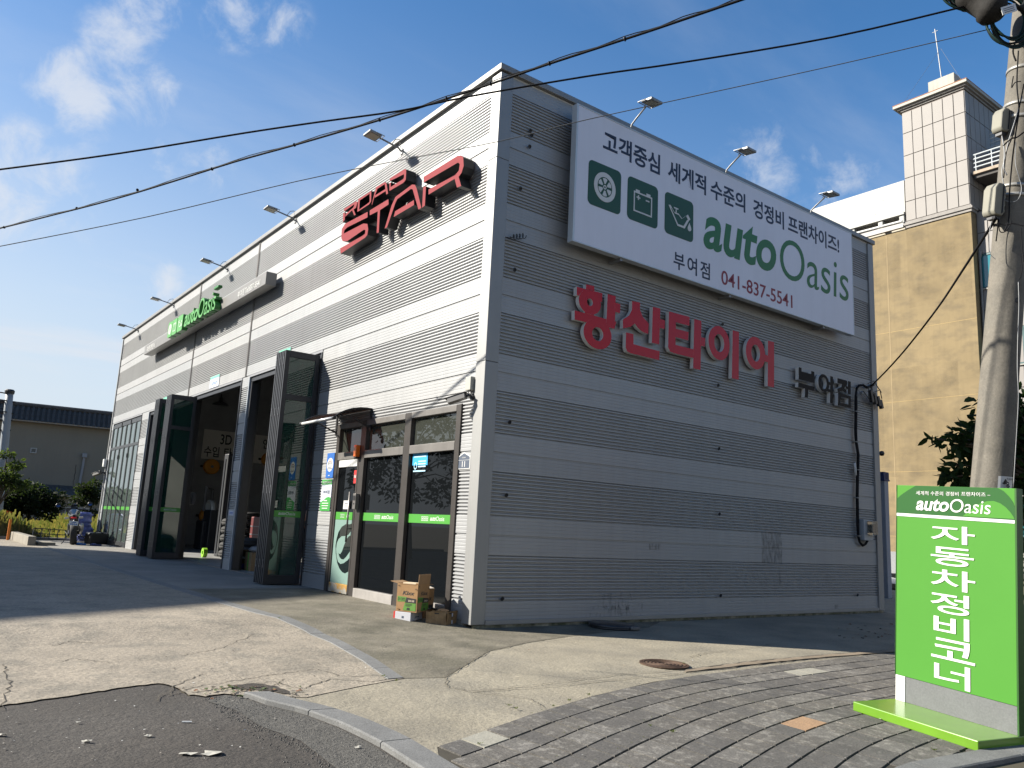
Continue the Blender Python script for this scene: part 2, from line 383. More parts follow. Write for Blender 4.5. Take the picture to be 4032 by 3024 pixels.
# driveway between the two kerb lines, and the apron in front of the shop
k1 = [(-2.03,17.2),(-2.03,14.4),(-2.02,7.5),(-2.0,4.4),(-1.98,1.9),(-1.93,.85),(-1.72,-.02),(-2.02,-1.55),(-2.16,-2.2)]
k1 = [(-2.03,17.2),(-2.03,14.4),(-2.02,7.5),(-2.0,4.4),(-1.98,2.4),(-1.93,1.2),(-1.80,.25),(-1.83,-.45),(-1.98,-1.45),(-2.15,-2.22)]
drive = sheet('driveway', k1[::-1][::-1]+[(-2.6,-2.36),(-3.10,-2.55)]+[(-3.32,-2.42)]+asph_line[::-1][1:]+[(-14,22.7),(-2.0,22.7)], .010, CONC)
k2in = [(-3.28,-2.44),(-3.2,-2.66),(-3.08,-2.9),(-2.98,-3.25),(-2.93,-3.62),(-2.94,-4.0)]
apron_line = [(-2.15,-2.22),(-1.82,-2.30),(-1.35,-1.9),(-.7,-1.35),(.05,-1.02),(.77,-.80),(2.5,-.45)]
apron = sheet('apron', [(-2.15,-2.22),(-2.6,-2.36),(-3.10,-2.55)]+k2in+edge[1:]+[(16,22.7),(-2.0,22.7)]+k1[:-1], .006, CONC2)
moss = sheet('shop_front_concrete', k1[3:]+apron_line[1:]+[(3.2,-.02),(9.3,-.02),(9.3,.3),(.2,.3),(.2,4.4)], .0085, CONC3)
gutter = sheet('far_shop_front_concrete', [k1[2],k1[3],(.2,4.4),(.2,22.7),(-2.0,22.7),(-2.03,14.4)], .012, mat('shop_front_grey_concrete', (.24,.225,.20), .85, amt=.2, ns=1.4, fine=.12, bump=.25, bs=30, col2=(.195,.183,.16), n3=.9))
strip = sheet('drain_strip', [(.43,-2.82),(1.9,-2.77),(2.81,-2.77),(4.3,-2.83),(8,-2.9),(8,-2.78),(4.4,-2.73),(2.94,-2.68),(1.63,-2.68),(.54,-2.75)], .015, mat('drain_strip_concrete', (.26,.205,.145), .85, amt=.2, ns=4, fine=.15))

def ribbon(pts, wd, dz, jit=.012, seed=1, sub=6):
    r2 = random.Random(seed); P2 = []
    for (x0, y0), (x1, y1) in zip(pts[:-1], pts[1:]):
        for k in range(sub):
            t = k/sub; P2.append((x0+(x1-x0)*t+r2.uniform(-jit, jit), y0+(y1-y0)*t+r2.uniform(-jit, jit)))
    P2.append(pts[-1]); mb = MB(); V = []
    for i, (x, y) in enumerate(P2):
        a = P2[max(0, i-1)]; b = P2[min(len(P2)-1, i+1)]; tx, ty = b[0]-a[0], b[1]-a[1]; l_ = math.hypot(tx, ty)+1e-9
        e = wd*(.35+.65*r2.random())*(0.3 if i in (0, len(P2)-1) else 1)
        V += [(x-ty/l_*e/2, y+tx/l_*e/2, gz(y)+dz), (x+ty/l_*e/2, y-tx/l_*e/2, gz(y)+dz)]
    return mb.add(V, [(2*i, 2*i+1, 2*i+3, 2*i+2) for i in range(len(P2)-1)])
def G(*pp): return [tuple(ong(p)[:2]) for p in pp]
cr = [(apron, apron_line[1:6], .011, .017), (apron, [(-1.82,-2.30),(-2.0,-2.6),(-1.9,-2.78),(-1.2,-2.86),(.43,-2.84)], .010, .016),
      (apron, [(.54,-2.74),(-.3,-2.70),(-1.0,-2.76),(-1.9,-2.78)], .010, .016), (apron, [(.43,-2.83),(1.9,-2.78),(2.81,-2.78),(4.3,-2.84)], .022, .018),
      (apron, [(.54,-2.745),(1.63,-2.675),(2.94,-2.675),(4.4,-2.72)], .016, .018), (apron, [(-1.9,-2.78),(-1.6,-3.1),(-1.65,-3.35)], .008, .016),
      (apron, [(1.1,-2.3),(1.6,-2.15),(2.4,-2.1),(3.3,-1.9)], .01, .016), (apron, [(-1.65,-.9),(-1.3,-.6),(-.8,-.65)], .008, .02)]
for par, pts, wd, dz in cr:
    c = build('crack', ribbon(pts, wd, dz, seed=len(pts), sub=12), CRACK2 if wd < .012 else CRACK, par)
for k, pts in enumerate([G((0,2140*1+665),(40,2690),(15,2620)), G((660,2745),(760,2712),(900,2690),(1060,2665),(1250,2640)), G((750,2735),(900,2712),(1080,2690),(1180,2720),(1140,2760)),
                        G((1180,2720),(1300,2680),(1470,2690),(1560,2672)), G((1130,2680),(1060,2720),(1180,2750)), G((700,2590),(860,2560),(1000,2500)),
                        G((1250,2640),(1340,2670),(1560,2665)), G((200,2550),(260,2530),(420,2540)), G((240,2610),(300,2600),(440,2615)), G((600,2770),(700,2700),(800,2660))]):
    build('crack', ribbon(pts, .010, .013, .02, seed=k+20, sub=11), CRACK2 if k not in (0,3,4) else CRACK, drive)

# kerb stones
def kerb_run(name, left, right, h, lens, par):
    """stones between two border polylines, a small gap at every joint"""
    def arc(pl):
        s_ = [0]
        for a, b in zip(pl[:-1], pl[1:]): s_.append(s_[-1]+math.hypot(a[0]-b[0], a[1]-b[1]))
        return s_
    sl_, sr_ = arc(left), arc(right)
    def at_(pl, s_, t): q = t*s_[-1]; return np.interp(q, s_, [p[0] for p in pl]), np.interp(q, s_, [p[1] for p in pl])
    tot = sl_[-1]; t0 = 0
    for ln in lens:
        t1 = min(1, t0+ln/tot)
        if t1-t0 < .004: break
        mb = MB(); ns = 5; g_ = .005/tot
        V = []
        for i in range(ns+1):
            t = t0+g_+(t1-t0-2*g_)*i/ns; a = at_(left, sl_, t); b = at_(right, sr_, t)
            dz = rng.uniform(-.0005, .0005)
            for (x, y), z in ((a, -.12), (a, h-.008), (b, h-.008), (b, -.12)): V.append((x, y, gz(y)+z))
            ax, ay = a; bx, by = b; 
            V.append((ax+(bx-ax)*.06, ay+(by-ay)*.06, gz(ay)+h)); V.append((ax+(bx-ax)*.94, ay+(by-ay)*.94, gz(by)+h))
        F = []
        for i in range(ns):
            o = 6*i; q = o+6
            for a_, b_ in ((0, 1), (1, 4), (4, 5), (5, 2), (2, 3)): F.append((o+a_, o+b_, q+b_, q+a_))
        F.append((0, 3, 2, 5, 4, 1)); F.append(tuple(6*ns+i for i in (0, 1, 4, 5, 2, 3)))
        mb.add(V, F); build('kerb_stone', mb, GRAN, par); t0 = t1
kerb = bpy.data.objects.new('driveway_kerb', None); COL.objects.link(kerb); kerb['kind'] = 'structure'
off = [(x-(.17 if y > -.2 else .15), y) for x, y in k1]
kerb_run('k', k1[::-1], off[::-1], .016, [.42,.9,.95,1,1,1,1,1,1,1,1,1,1,1,1,1,1,1,1,1,1], kerb)
kerb2 = bpy.data.objects.new('road_kerb', None); COL.objects.link(kerb2); kerb2['kind'] = 'structure'
kerb_run('k', [(x+.0, y) for x, y in [(-3.47,-2.36),(-3.40,-2.62),(-3.27,-2.86),(-3.17,-3.25),(-3.13,-3.62),(-3.14,-4.4),(-3.12,-5.2)]],
         [(-3.30,-2.40),(-3.21,-2.66),(-3.08,-2.9),(-2.98,-3.25),(-2.93,-3.62),(-2.95,-4.4),(-2.93,-5.2)], .036, [.62,.75,.9,.9,.9], kerb2)
kerb3 = bpy.data.objects.new('crossing_kerb', None); COL.objects.link(kerb3); kerb3['kind'] = 'structure'
k3a = [(-2.2,-5.62),(-.9,-5.3),(-.32,-5.22),(.06,-5.25),(.67,-5.30),(1.6,-5.36),(4,-5.5)]
kerb_run('k', k3a, [(x, y-.18) for x, y in k3a], .03, [1]*8, kerb3)

# pavement of individual pavers
pave = sheet('pavement', edge+[(16,-5.6),(4,-5.5),(1.6,-5.36),(.67,-5.30),(.06,-5.25),(-.32,-5.22),(-.9,-5.3),(-2.2,-5.62),(-2.93,-5.2),(-2.95,-4.4),(-2.93,-3.9)], .004, SAND)
pr_ = random.Random(5); tiles = []
ROW = .206
for k in range(13):
    x = -3.2+pr_.random()*.2
    while x < 9:
        ln = pr_.choice([.2,.3,.3,.3]) if x > -2 else pr_.choice([.2,.2,.25])
        if x > 4.5: ln *= 1
        tiles.append((k, x, ln)); x += ln
def ptile(k, x, ln, h):
    g_ = .0060; out = []
    for i in range(3):
        xx = x+g_+(ln-2*g_)*i/2
        for e in (0, 1):
            # rows follow the curved front edge
            dx = .0
            yy = yedge(xx)-ROW*k-(g_*1.5 if e == 0 else ROW-g_*1.5)
            sl = (yedge(xx+.35)-yedge(xx-.35))/.7
            out.append((xx+sl*(.5*ROW*k+.5*ROW*e)*1.0, yy))
    return out
vis = []
for t_ in tiles:
    o4 = ptile(*t_, 0); cx0 = sum(p[0] for p in o4)/6; cy0 = sum(p[1] for p in o4)/6
    if cx0 < -2.92 or cy0 < -5.6: continue
    kb = float(np.interp(cx0, [p[0] for p in k3a], [p[1] for p in k3a]))
    if min(p[1] for p in o4) < kb-.17: continue
    if min(p[0] for p in o4) < float(np.interp(-cy0, [3.6,4.4,5.2], [-2.93,-2.95,-2.93]))+.012: continue
    d = math.hypot(cx0-CAM[0], cy0-CAM[1]); z = gz(cy0); q = np.array([cx0, cy0, z])-CAM; dep = q@AF
    px = 2016+FPX*(q@AR)/dep
    infr = -60 < px < 4090
    vis.append((0 if infr else 1, d, t_, o4))
vis.sort(key=lambda a: (a[0], a[1]))
rest = MB(); RM = []
for i, (_, d, t_, o4) in enumerate(vis):
    mb = MB(); h = .014+pr_.uniform(-.0015, .0015); tl = pr_.uniform(-.002, .002)
    V = []
    for j, (x, y) in enumerate(o4):
        V.append((x, y, gz(y)+.0045)); V.append((x, y, gz(y)+h+tl*(j-2.5)/3))
    F = [(1,3,7,5)] if False else []
    # order: (near0,far0),(near1,far1),(near2,far2) with e=0 front, e=1 back
    a = lambda i_, e_, t2: (i_*2+e_)*2+t2
    for i_ in (0, 1):
        F += [(a(i_,0,1), a(i_,1,1), a(i_+1,1,1), a(i_+1,0,1)), (a(i_,0,0), a(i_,0,1), a(i_+1,0,1), a(i_+1,0,0)), (a(i_,1,1), a(i_,1,0), a(i_+1,1,0), a(i_+1,1,1))]
    F += [(a(0,0,0), a(0,1,0), a(0,1,1), a(0,0,1)), (a(2,0,1), a(2,1,1), a(2,1,0), a(2,0,0))]
    if i < 298:
        cx0 = sum(p[0] for p in o4)/6; cy0 = sum(p[1] for p in o4)/6
        m_ = pr_.choice([PAV[0],PAV[0],PAV[1],PAV[2],PAV[2]])
        lab = None
        if abs(cx0+2.46) < .12 and abs(cy0+3.76) < .09: m_ = PAVW; lab = 'pale cream paver'
        elif abs(cx0-.0) < .15 and abs(cy0+4.38) < .095: m_ = PAVO; lab = 'salmon coloured paver'
        elif abs(cx0-1.75) < .15 and abs(cy0+3.28) < .1: m_ = PAVW; lab = 'pale cream paver'
        mb.add(V, F); o = build('paver', mb, m_, pave)
        if lab: o['label'] = lab
    else:
        rest.add(V, F, pr_.choice([0,0,1]))
if rest.v: build('more_pavers', rest, [PAV[0], PAV[2]], pave, kind='stuff')

# far step and low wall beyond the driveway
mb = MB(); mb.box(-14, 22.65, -.3, 8, 22.85, .10)
STEP = mat('step_concrete', (.26,.235,.19), .85, amt=.2, ns=2, fine=.1)
tag(build('field_kerb_wall', mb, STEP, bevel=.01), 'low concrete wall between the sunlit driveway end and the grass', 'wall')
a, b = ong((108*1.0,2168)), ong((190,2153))
mb = MB(); P0 = np.array([-2.35,18.2,0]); mb.obox((-2.35,20.3,.13), (.1,0,0), (0,2.1,0), (0,0,.13)); 
o = tag(build('concrete_block', mb, STEP, bevel=.015), 'pale concrete block wall end beside the tall grass', 'wall')
mb = MB(); mb.obox((-1.95,18.9,.05), (.22,0,0), (0,.5,0), (0,0,.05)); 
tag(build('concrete_ramp', mb, STEP, bevel=.012), 'low concrete slab lying beside the pale block wall', 'slab')

_hp = G((895,2712),(930,2704),(985,2698),(1040,2700),(1090,2712),(1130,2728),(1148,2742),(1105,2738),(1050,2728),(985,2722),(930,2722)); _h2 = []; _jh = random.Random(5)
for (x0, y0), (x1, y1) in zip(_hp, _hp[1:]+_hp[:1]):
    for i in range(4): t = i/4; _h2.append((x0+(x1-x0)*t+_jh.uniform(-.012,.012), y0+(y1-y0)*t+_jh.uniform(-.018,.018)))
hole = sheet('broken_edge', _h2, .0145, mat('crumbled_edge', (.05,.04,.03), .95, amt=.7, ns=24, fine=.8, bump=1., bs=60))
coarse = sheet('coarse_asphalt', [(-3.56,-2.27),(-3.49,-2.38),(-3.42,-2.62),(-3.29,-2.86),(-3.19,-3.25),(-3.15,-3.62),(-3.16,-4.3),(-3.14,-5.6),(-3.42,-5.6),(-3.44,-4.6),(-3.50,-3.9),(-3.49,-3.4),(-3.60,-3.05),(-3.62,-2.7),(-3.72,-2.4)], .0045, ASPH2)
# ------------------------------------------------------------------ tyre shop building
W, LEN, HT = 9.16, 22.22, 7.0
shop = thing('tyre_shop', (0, 0, 0), 'long silver ribbed metal tyre workshop with open folding doors on its sunlit side', 'building')
def profile(k, z0, z1):
    """(z, inward depth) outline of one metre-high panel k..k+1, clipped to z0..z1"""
    p = [(0, .012), (.010, .012), (.012, 0)]
    def micro(a, b):
        n = 5; st = (b-a)/n; out = []
        for i in range(n):
            q = a+i*st; out += [(q+.002, 0), (q+st*.72, 0), (q+st*.78, .0015), (q+st*.95, .0015)]
        return out
    p += micro(.014, .232)
    n = 12; a, b = .235, .767; st = (b-a)/n
    for i in range(n):
        q = a+i*st; p += [(q, .021), (q+st*.16, .021), (q+st*.33, .002), (q+st*.42, 0), (q+st*.72, .001), (q+st*.98, .021)]
    p += [(b, .021), (b+.004, 0)]+micro(.778, .988)+[(.990, 0), (.992, .012), (1, .012)]
    p = [(k+z, d) for z, d in p]; zz = [q[0] for q in p]; dd = [q[1] for q in p]
    out = [(z, d) for z, d in p if z0 < z < z1]
    return [(z0, float(np.interp(z0, zz, dd)))]+out+[(z1, float(np.interp(z1, zz, dd)))]
CLADV = [CLAD, mat('silver_cladding_cool', (.37,.377,.383), .51, .35, amt=.05, ns=.9, streak=.09, fine=.02, bs=90), mat('silver_cladding_worn', (.378,.38,.38), .53, .33, amt=.06, ns=1.1, streak=.10, fine=.02, bs=90)]
def panel(P, u0, u1, z0, z1):
    k = int(math.floor(z0+1e-6))
    pr = profile(k, max(z0, k), min(z1, k+1)); mb = MB()
    V = []; 
    for u in (u0, u1):
        V += [P.pt(u, z, -d) for z, d in pr]
    n = len(pr); F = [(i, n+i, n+i+1, i+1) for i in range(n-1)]
    # end returns so cut ends read as a folded sheet
    for u, o in ((u0, 0), (u1, n)):
        base = len(V); V += [P.pt(u, z, -.032) for z, d in pr]
        F += [(o+i, o+i+1, base+i+1, base+i) for i in range(n-1)]
    mb.add(V, F); return build('cladding_panel', mb, rng.choice(CLADV), shop)
for k in range(-1, 7):
    if k < 0: continue
    panel(RP, .18, 9.0, k+(0 if k else .0), k+1)
s1, s2 = 13.15, 8.88
for k in (4, 5, 6):
    for y0, y1 in ((.18, s2-.03), (s2+.03, s1-.03), (s1+.03, LEN-.03)): panel(LP, -y1, -y0, k, k+1)
for k in range(4):
    for y0, y1 in ((.18, .45), (4.05, 4.95), (8.62, 9.06), (12.80, 13.22), (17.08, 17.92), (21.92, LEN-.03)): panel(LP, -y1, -y0, k, k+1)
for z0, z1 in ((2.62, 3), (3, 4)): panel(LP, -4.05, -.45, z0, z1)
# flashings
def tb(name, parts, m=TRIM, bev=.004, parent=shop):
    mb = MB()
    for b in parts: mb.box(*b)
    return build(name, mb, m, parent, bevel=bev)
for z0, z1 in ((-.03, 3.108), (3.112, 5.796), (5.80, 7.0)):
    mb = MB(); d = .022
    mb.add([(-d, .18, z0), (-d, -d, z0), (.18, -d, z0), (.18, .03, z0), (.03, .03, z0), (.03, .18, z0)]+[(x, y, z1) for x, y, _ in [(-d,.18,0),(-d,-d,0),(.18,-d,0),(.18,.03,0),(.03,.03,0),(.03,.18,0)]],
           [(5,4,3,2,1,0), (6,7,8,9,10,11)]+[(i, (i+1) % 6, 6+(i+1) % 6, 6+i) for i in range(6)])
    build('corner_trim', mb, TRIM, shop, bevel=.006)
tb('corner_trim', [(9.0, -.03, -.03, 9.18, .1, 7.0)])
tb('corner_trim', [(-.03, LEN-.03, -.03, .1, LEN+.05, 7.0)])
tb('base_flashing', [(.185, -.026, -.035, 8.995, -.001, .02)])
for y in (s2, s1):
    tb('seam_strip', [(-.014, y-.034, 4.0, .02, y-.012, 7.0), (-.014, y+.012, 4.0, .02, y+.034, 7.0), (.006, y-.012, 4.0, .02, y+.012, 7.0)], ALU, .003)
RF = mat('roof_flashing_paint', (.28,.275,.265), .45, .3, amt=.08, ns=2, streak=.1)
mb = MB(); mb.box(-.055, -.055, 7.015, 9.23, .09, 7.10); build('roof_flashing', mb, RF, shop, bevel=.006)
mb = MB(); mb.box(-.055, .092, 7.015, .09, LEN+.12, 7.10); build('roof_flashing', mb, RF, shop, bevel=.006)
mb = MB(); mb.box(-.005, .0, 6.99, 9.16, LEN+.05, 7.013); build('roof', mb, DARK, shop)
# shell behind the sheets: inner walls, floor, far sides
SH = mat('inner_sheet', (.40,.40,.40), .7, amt=.2, ns=1.5)
tb('inner_wall', [(.1, .031, -.02, 9.0, .12, 6.98)], SH, 0)
tb('inner_wall', [(9.0, .125, -.02, 9.15, LEN, 6.98)], CLADS, 0)
tb('inner_wall', [(.1, LEN-.1, -.02, 8.995, LEN+.02, 6.98)], SH, 0)
tb('inner_wall', [(.035, .2, 4.0, .08, LEN-.12, 6.98)], SH, 0)
tb('inner_wall', [(.085, 4.6, -.02, 8.9, 4.72, 6.9)], DARK, 0)
for y0, y1 in ((4.07, 4.93), (8.64, 9.04), (12.82, 13.20), (17.10, 17.90), (21.94, LEN-.12)):
    tb('pier', [(.032, y0, -.02, .26, y1, 3.99)], DSTEEL, 0)
tb('inner_wall', [(.035, .185, -.02, .09, .45, 3.99)], SH, 0)
tb('inner_wall', [(.035, .46, 2.64, .09, 4.04, 3.99)], SH, 0)
tb('garage_floor', [(.03, 4.73, -.05, 8.99, LEN-.11, .014)], IFLOOR, 0)
tb('office_floor', [(.1, .125, -.05, 8.9, 4.59, .021)], IFLOOR, 0)
tb('foundation', [(.02, -.012, -.42, 9.15, .02, -.036)], mat('foundation_concrete', (.30,.28,.21), .9, amt=.4, ns=5, fine=.25, bump=.6, bs=30, col2=(.09,.095,.05), n3=4), .0)
tb('foundation', [(-.008, .14, -.2, .03, .45, -.002)], STEP, 0)
WHJ = mat('white_jamb', (.36,.39,.42), .4, .1, amt=.05, ns=4)
# door openings 3.9-4.0 m high
openings = [(4.95, 8.62), (9.06, 12.80), (13.22, 17.08), (17.92, 21.92)]
for i, (y0, y1) in enumerate(openings):
    tb('door_lintel', [(-.012, y0, 3.955, .10, y1, 3.998)], mat('lintel_%d' % i, (.35,.35,.36), .4, .4), .003)
    tb('door_lintel', [(.02, y0+.04, 3.86, .12, y1-.04, 3.953)], DSTEEL, .003)
    for ys_, sgn in ((y0, 1), (y1, -1)):
        tb('door_jamb', [(-.016, ys_, -.0, .03, ys_+sgn*.045, 3.953)], WHJ if sgn < 0 else DSTEEL, .003)
        tb('door_jamb', [(.02, ys_+sgn*.047, -.0, .16, ys_+sgn*.12, 3.85)], DSTEEL, .003)
    tb('door_threshold', [(-.01, y0+.05, -.01, .06, y1-.05, .022)], ALU, .002)
GLF = glassy('green_tinted_glass', (.30,.52,.43), .50, .012, 1., 1.75, body=(.018,.062,.046))
GLD = glassy('milky_door_glass', (.35,.42,.40), .62, .01, 1., 2.0, body=(.10,.13,.12))
HING = mat('hinge_steel', (.25,.25,.26), .35, .8)
def leaf(o, a, wd, front=True, glass=GLF, closed=False, txt=None):
    """one folding door leaf: frame, two panes, green film strip, hinges. plane o + a*u, z up"""
    P = Plane(o, a, (0, 0, 1)); t = .045; H = 3.90; z0 = .03; mr_ = 3.06
    mb = MB()
    st = .075 if not closed else .05
    for u0, u1, v0, v1 in ((0, st, z0, H), (wd-st, wd, z0, H), (st+.001, wd-st-.001, z0, z0+.14), (st+.001, wd-st-.001, H-.11, H), (st+.001, wd-st-.001, mr_, mr_+.09)):
        mb.pbox(P, u0, u1, v0, v1, -t, 0)
    fr = build('door_leaf', mb, DSTEEL if not closed else mat_closed, shop, bevel=.003)
    for v0, v1 in ((z0+.141, mr_-.001), (mr_+.091, H-.111)):
        mb = MB(); mb.pbox(P, st+.001, wd-st-.001, v0, v1, -t*.6, -t*.45); build('pane', mb, glass, fr)
    mb = MB(); mb.pbox(P, st+.003, wd-st-.003, 1.11, 1.21, -t*.445, -t*.40)
    build('green_film_strip', mb, GSTRIP, fr)
    if txt:
        mb = MB(); text('auto', P, wd*.25, wd*.44, 1.14, 1.185, -t*.395, -t*.37, .014, .25, mb); text('Oasis', P, wd*.45, wd*.72, 1.14, 1.19, -t*.395, -t*.37, .0, .1, mb)
        build('lettering', mb, WHITE, fr)
    return fr, P
mat_closed = mat('closed_door_frame', (.035,.038,.042), .4, 0, amt=.1, ns=5)
def stack(yh, n, outw, wd, ystep, ang0):
    for i in range(n):
        y = yh+i*ystep
        an = ang0 + (.012 if i % 2 else -.012)
        a = np.array([math.cos(an), math.sin(an), 0])
        o = np.array([-outw, y, 0])
        # plane normal must point to -y: a x z = (a.y, -a.x)
        fr, P = leaf(o, a, wd, txt=(i == 0))
        if i in (0, 2, 4):
            for z in (.35, 1.55, 2.85, 3.72):
                mb = MB()
                for dz in (-.05, .05): mb.box(-outw-.010, y+.046*0+.052, z+dz-.012, -outw-.0005, y+.074, z+dz+.012)
                mb.box(-outw-.007, y+.057, z-.07, -outw-.003, y+.069, z+.07)
                build('hinge', mb, HING, fr)
stack(5.02, 6, .635, .615, .077, 0.0)
stack(12.22, 6, .625, .60, .077, .0)
stack(13.30, 6, .63, .60, .075, .0)
# closed door at the far end, six leaves
y1, y0 = 21.87, 17.97; wl = (y1-y0)/6
for i in range(6):
    fr, P = leaf(np.array([-.004, y1-i*wl-.003, 0]), (0, -1, 0), wl-.006, glass=GLD, closed=True)
    if i in (1, 3):
        mb = MB()
        for z in (.12, 1.45, 2.72, 3.78): mb.pbox(P, wl-.03, wl+.02, z, z+.13, .001, .02)
        build('bolt', mb, BLK, fr)

# ------------------------------------------------------------------ entrance front of the shop (y .45 - 4.05)
GLS = glassy('dark_tinted_glass', (.03,.035,.035), .85, .006, .55, 1.5, body=(.006,.007,.008))
GLT = glassy('transom_glass', (.35,.36,.33), .55, .008, 1., 1.75, body=(.06,.065,.055))
def yb(P_, y0, y1, z0, z1, x0, x1): return (x0, y0, z0, x1, y1, z1)
fw = []
mb = MB()
for (y0, y1, z0, z1) in ((.455,.56,.0,2.615), (1.69,1.86,.0,2.615), (3.03,3.19,.0,2.615), (3.95,4.045,.0,2.615)): mb.box(-.02, y0, z0, .09, y1, z1, 0)
sf = build('shop_front_frame', mb, ALUD, shop, bevel=.004); sf['label'] = 'dark bronze mullions of the glazed entrance front'
mb = MB()
for (y0, y1) in ((.562,1.688),(1.862,3.028),(3.192,3.948)): mb.box(-.022, y0, 2.53, .088, y1, 2.613); mb.box(-.022, y0, 2.035, .088, y1, 2.15)
build('transom_rail', mb, ALU, sf, bevel=.004)
mb = MB(); mb.box(-.03, .565, -.06, .10, 1.686, .135); mb.box(-.03, 1.864, -.04, .10, 3.026, .135)
build('sill', mb, mat('grey_sill', (.30,.28,.26), .7, amt=.15, ns=5, streak=.1), sf, bevel=.006)
for y0, y1 in ((.562,1.688), (1.862,3.028)):
    mb = MB(); mb.box(.035, y0, .137, .043, y1, 2.033); pn_ = build('window_pane', mb, GLS, shop)
    mb = MB(); mb.box(.030, y0+.002, 1.11, .034, y1-.002, 1.225); g_ = build('green_film_strip', mb, GSTRIP, pn_)
    c = (y0+y1)/2; Pq = Plane((.030, 0, 0), (0, -1, 0), (0, 0, 1)); mb = MB()
    text('auto', Pq, -c+.02, -c+.16, 1.145, 1.195, .0008, .0015, .014, .25, mb); text('Oasis', Pq, -c+.165, -c+.36, 1.145, 1.20, .0008, .0015, .0, .1, mb)
    for q in range(3):
        u = -c-.20+q*.06; 
        for (a_, b_, c_, d_) in ((u, u+.05, 1.140, 1.146), (u, u+.05, 1.19, 1.196), (u, u+.006, 1.146, 1.19), (u+.044, u+.05, 1.146, 1.19), (u+.017, u+.033, 1.158, 1.178)): mb.pbox(Pq, a_, b_, c_, d_, .0008, .0015)
    build('lettering', mb, WHITE, pn_)
for y0, y1 in ((.562,1.688), (1.862,3.028), (3.192,3.948)):
    mb = MB(); mb.box(.035, y0, 2.152, .043, y1, 2.528); build('transom_pane', mb, GLT, shop)
mb = MB()
for (y0, y1, z0, z1) in ((3.215,3.26,.02,2.03), (3.89,3.945,.02,2.03)): mb.box(-.012, y0, z0, .035, y1, z1)
door = build('entrance_door', mb, ALUD, shop, bevel=.003); door['label'] = 'narrow glazed entrance door with a frosted swirl on its lower half'
mb = MB(); mb.box(-.014, 3.262, 1.92, .037, 3.888, 2.028); build('top_rail', mb, WPLAS, door, bevel=.003)
mb = MB(); mb.box(-.014, 3.262, .02, .037, 3.888, .155); build('kick_plate', mb, mat('worn_kick_plate', (.55,.52,.45), .5, .5, col2=(.62,.36,.10), ns=8, n3=5, thr=(.48,.55)), door, bevel=.003)
mb = MB(); mb.box(.008, 3.262, .157, .016, 3.888, 1.918); build('door_glass', mb, GLS, door)
mb = MB(); mb.box(.003, 3.264, 1.11, .007, 3.886, 1.225); build('green_film_strip', mb, GSTRIP, door)
mb = MB(); Pq = Plane((.003, 0, 0), (0, -1, 0), (0, 0, 1)); text('auto', Pq, -3.50, -3.41, 1.145, 1.195, .0008, .0015, .014, .25, mb); build('lettering', mb, WHITE, door); mb = MB()
for q in range(3): 
    u = -3.72+q*.05
    for (a_, b_, c_, d_) in ((u, u+.042, 1.142, 1.147), (u, u+.042, 1.19, 1.195), (u, u+.005, 1.147, 1.19), (u+.037, u+.042, 1.147, 1.19)): mb.pbox(Pq, a_, b_, c_, d_, .0008, .0015)
build('logo_boxes', mb, WHITE, door)
# frosted film with the swirl cut out: built as frosted film below and dark clear shapes on it
FROST = mat('frosted_film', (.20,.31,.27), .45, amt=.08, ns=2)
CLEARD = mat('clear_glass_showing_dark_room', (.012,.018,.016), .03, spec=.8)
mb = MB(); mb.box(.0035, 3.264, .158, .0072, 3.886, 1.107); build('frosted_film', mb, FROST, door)
def zc(p): return LP.hit((1280+p[0]/4.146, 1980+p[1]/4.146))
big = [(447,330),(400,350),(340,345),(270,390),(215,480),(185,590),(168,700),(172,820),(195,980),(230,1070),(275,1130),(320,1152),(370,1125),(415,1075),(448,1030),(456,900),(470,820),(478,560),(455,525),(460,400)]
mb = MB(); Pd = Plane((.0030, 0, 0), (0, -1, 0), (0, 0, 1)); mb.prism([zc(p) for p in big], Pd, .0003, .0010); build('swirl_window', mb, CLEARD, door)
sw = [(448,395),(440,440),(380,520),(340,540),(270,545),(220,590),(190,660),(178,760),(188,880),(210,960),(250,998),(300,985),(360,940),(430,860),(470,800),(474,590),(465,545),(435,522),(385,545),(345,600),(310,700),(275,790),(240,838),(215,800),(208,790),(215,830),(235,890),(270,920),(310,910),(345,870),(380,800),(400,720),(425,640),(430,560),(437,540),(447,560),(442,640),(440,700),(450,420)]
sw = [(448,395),(440,440),(380,520),(340,540),(270,545),(220,590),(190,660),(178,760),(188,880),(210,960),(250,998),(300,985),(360,940),(430,860),(470,800),(474,590),(440,700),(400,800),(345,880),(300,925),(262,918),(235,885),(212,810),(209,788),(218,825),(245,838),(275,790),(310,690),(345,600),(385,545),(435,522),(474,560),(474,420)]
mb = MB(); mb.prism([zc(p) for p in sw], Pd, .0014, .0020); build('swirl_leaf', mb, FROST, door)
mb = MB(); mb.tube([(-.055, 3.335, .78), (-.055, 3.335, 1.53)], .014, 10); 
for z in (.98, 1.38): mb.tube([(-.055, 3.335, z), (.0, 3.335, z)], .009, 8)
build('pull_handle', mb, ALU, door, smooth=True)
mb = MB(); mb.pbox(LP, -3.62, -3.40, 1.27, 1.40, .006, .009); o = build('notice', mb, WHITE, door)
mb = MB()
for z in (1.36, 1.32): mb.pbox(LP, -3.58, -3.45, z-.008, z+.004, .0095, .0105)
build('notice_text', mb, mat('grey_print', (.12,.12,.14), .6), door)
mb = MB(); mb.pbox(LP, -3.345, -3.262, 1.66, 1.86, .002, .006); build('red_sticker', mb, mat('red_sticker_print', (.6,.02,.02), .5), door)
mb = MB(); text('미세요', LP, -3.338, -3.27, 1.74, 1.79, .0065, .0075, .03, 0, mb); build('sticker_text', mb, WHITE, door)
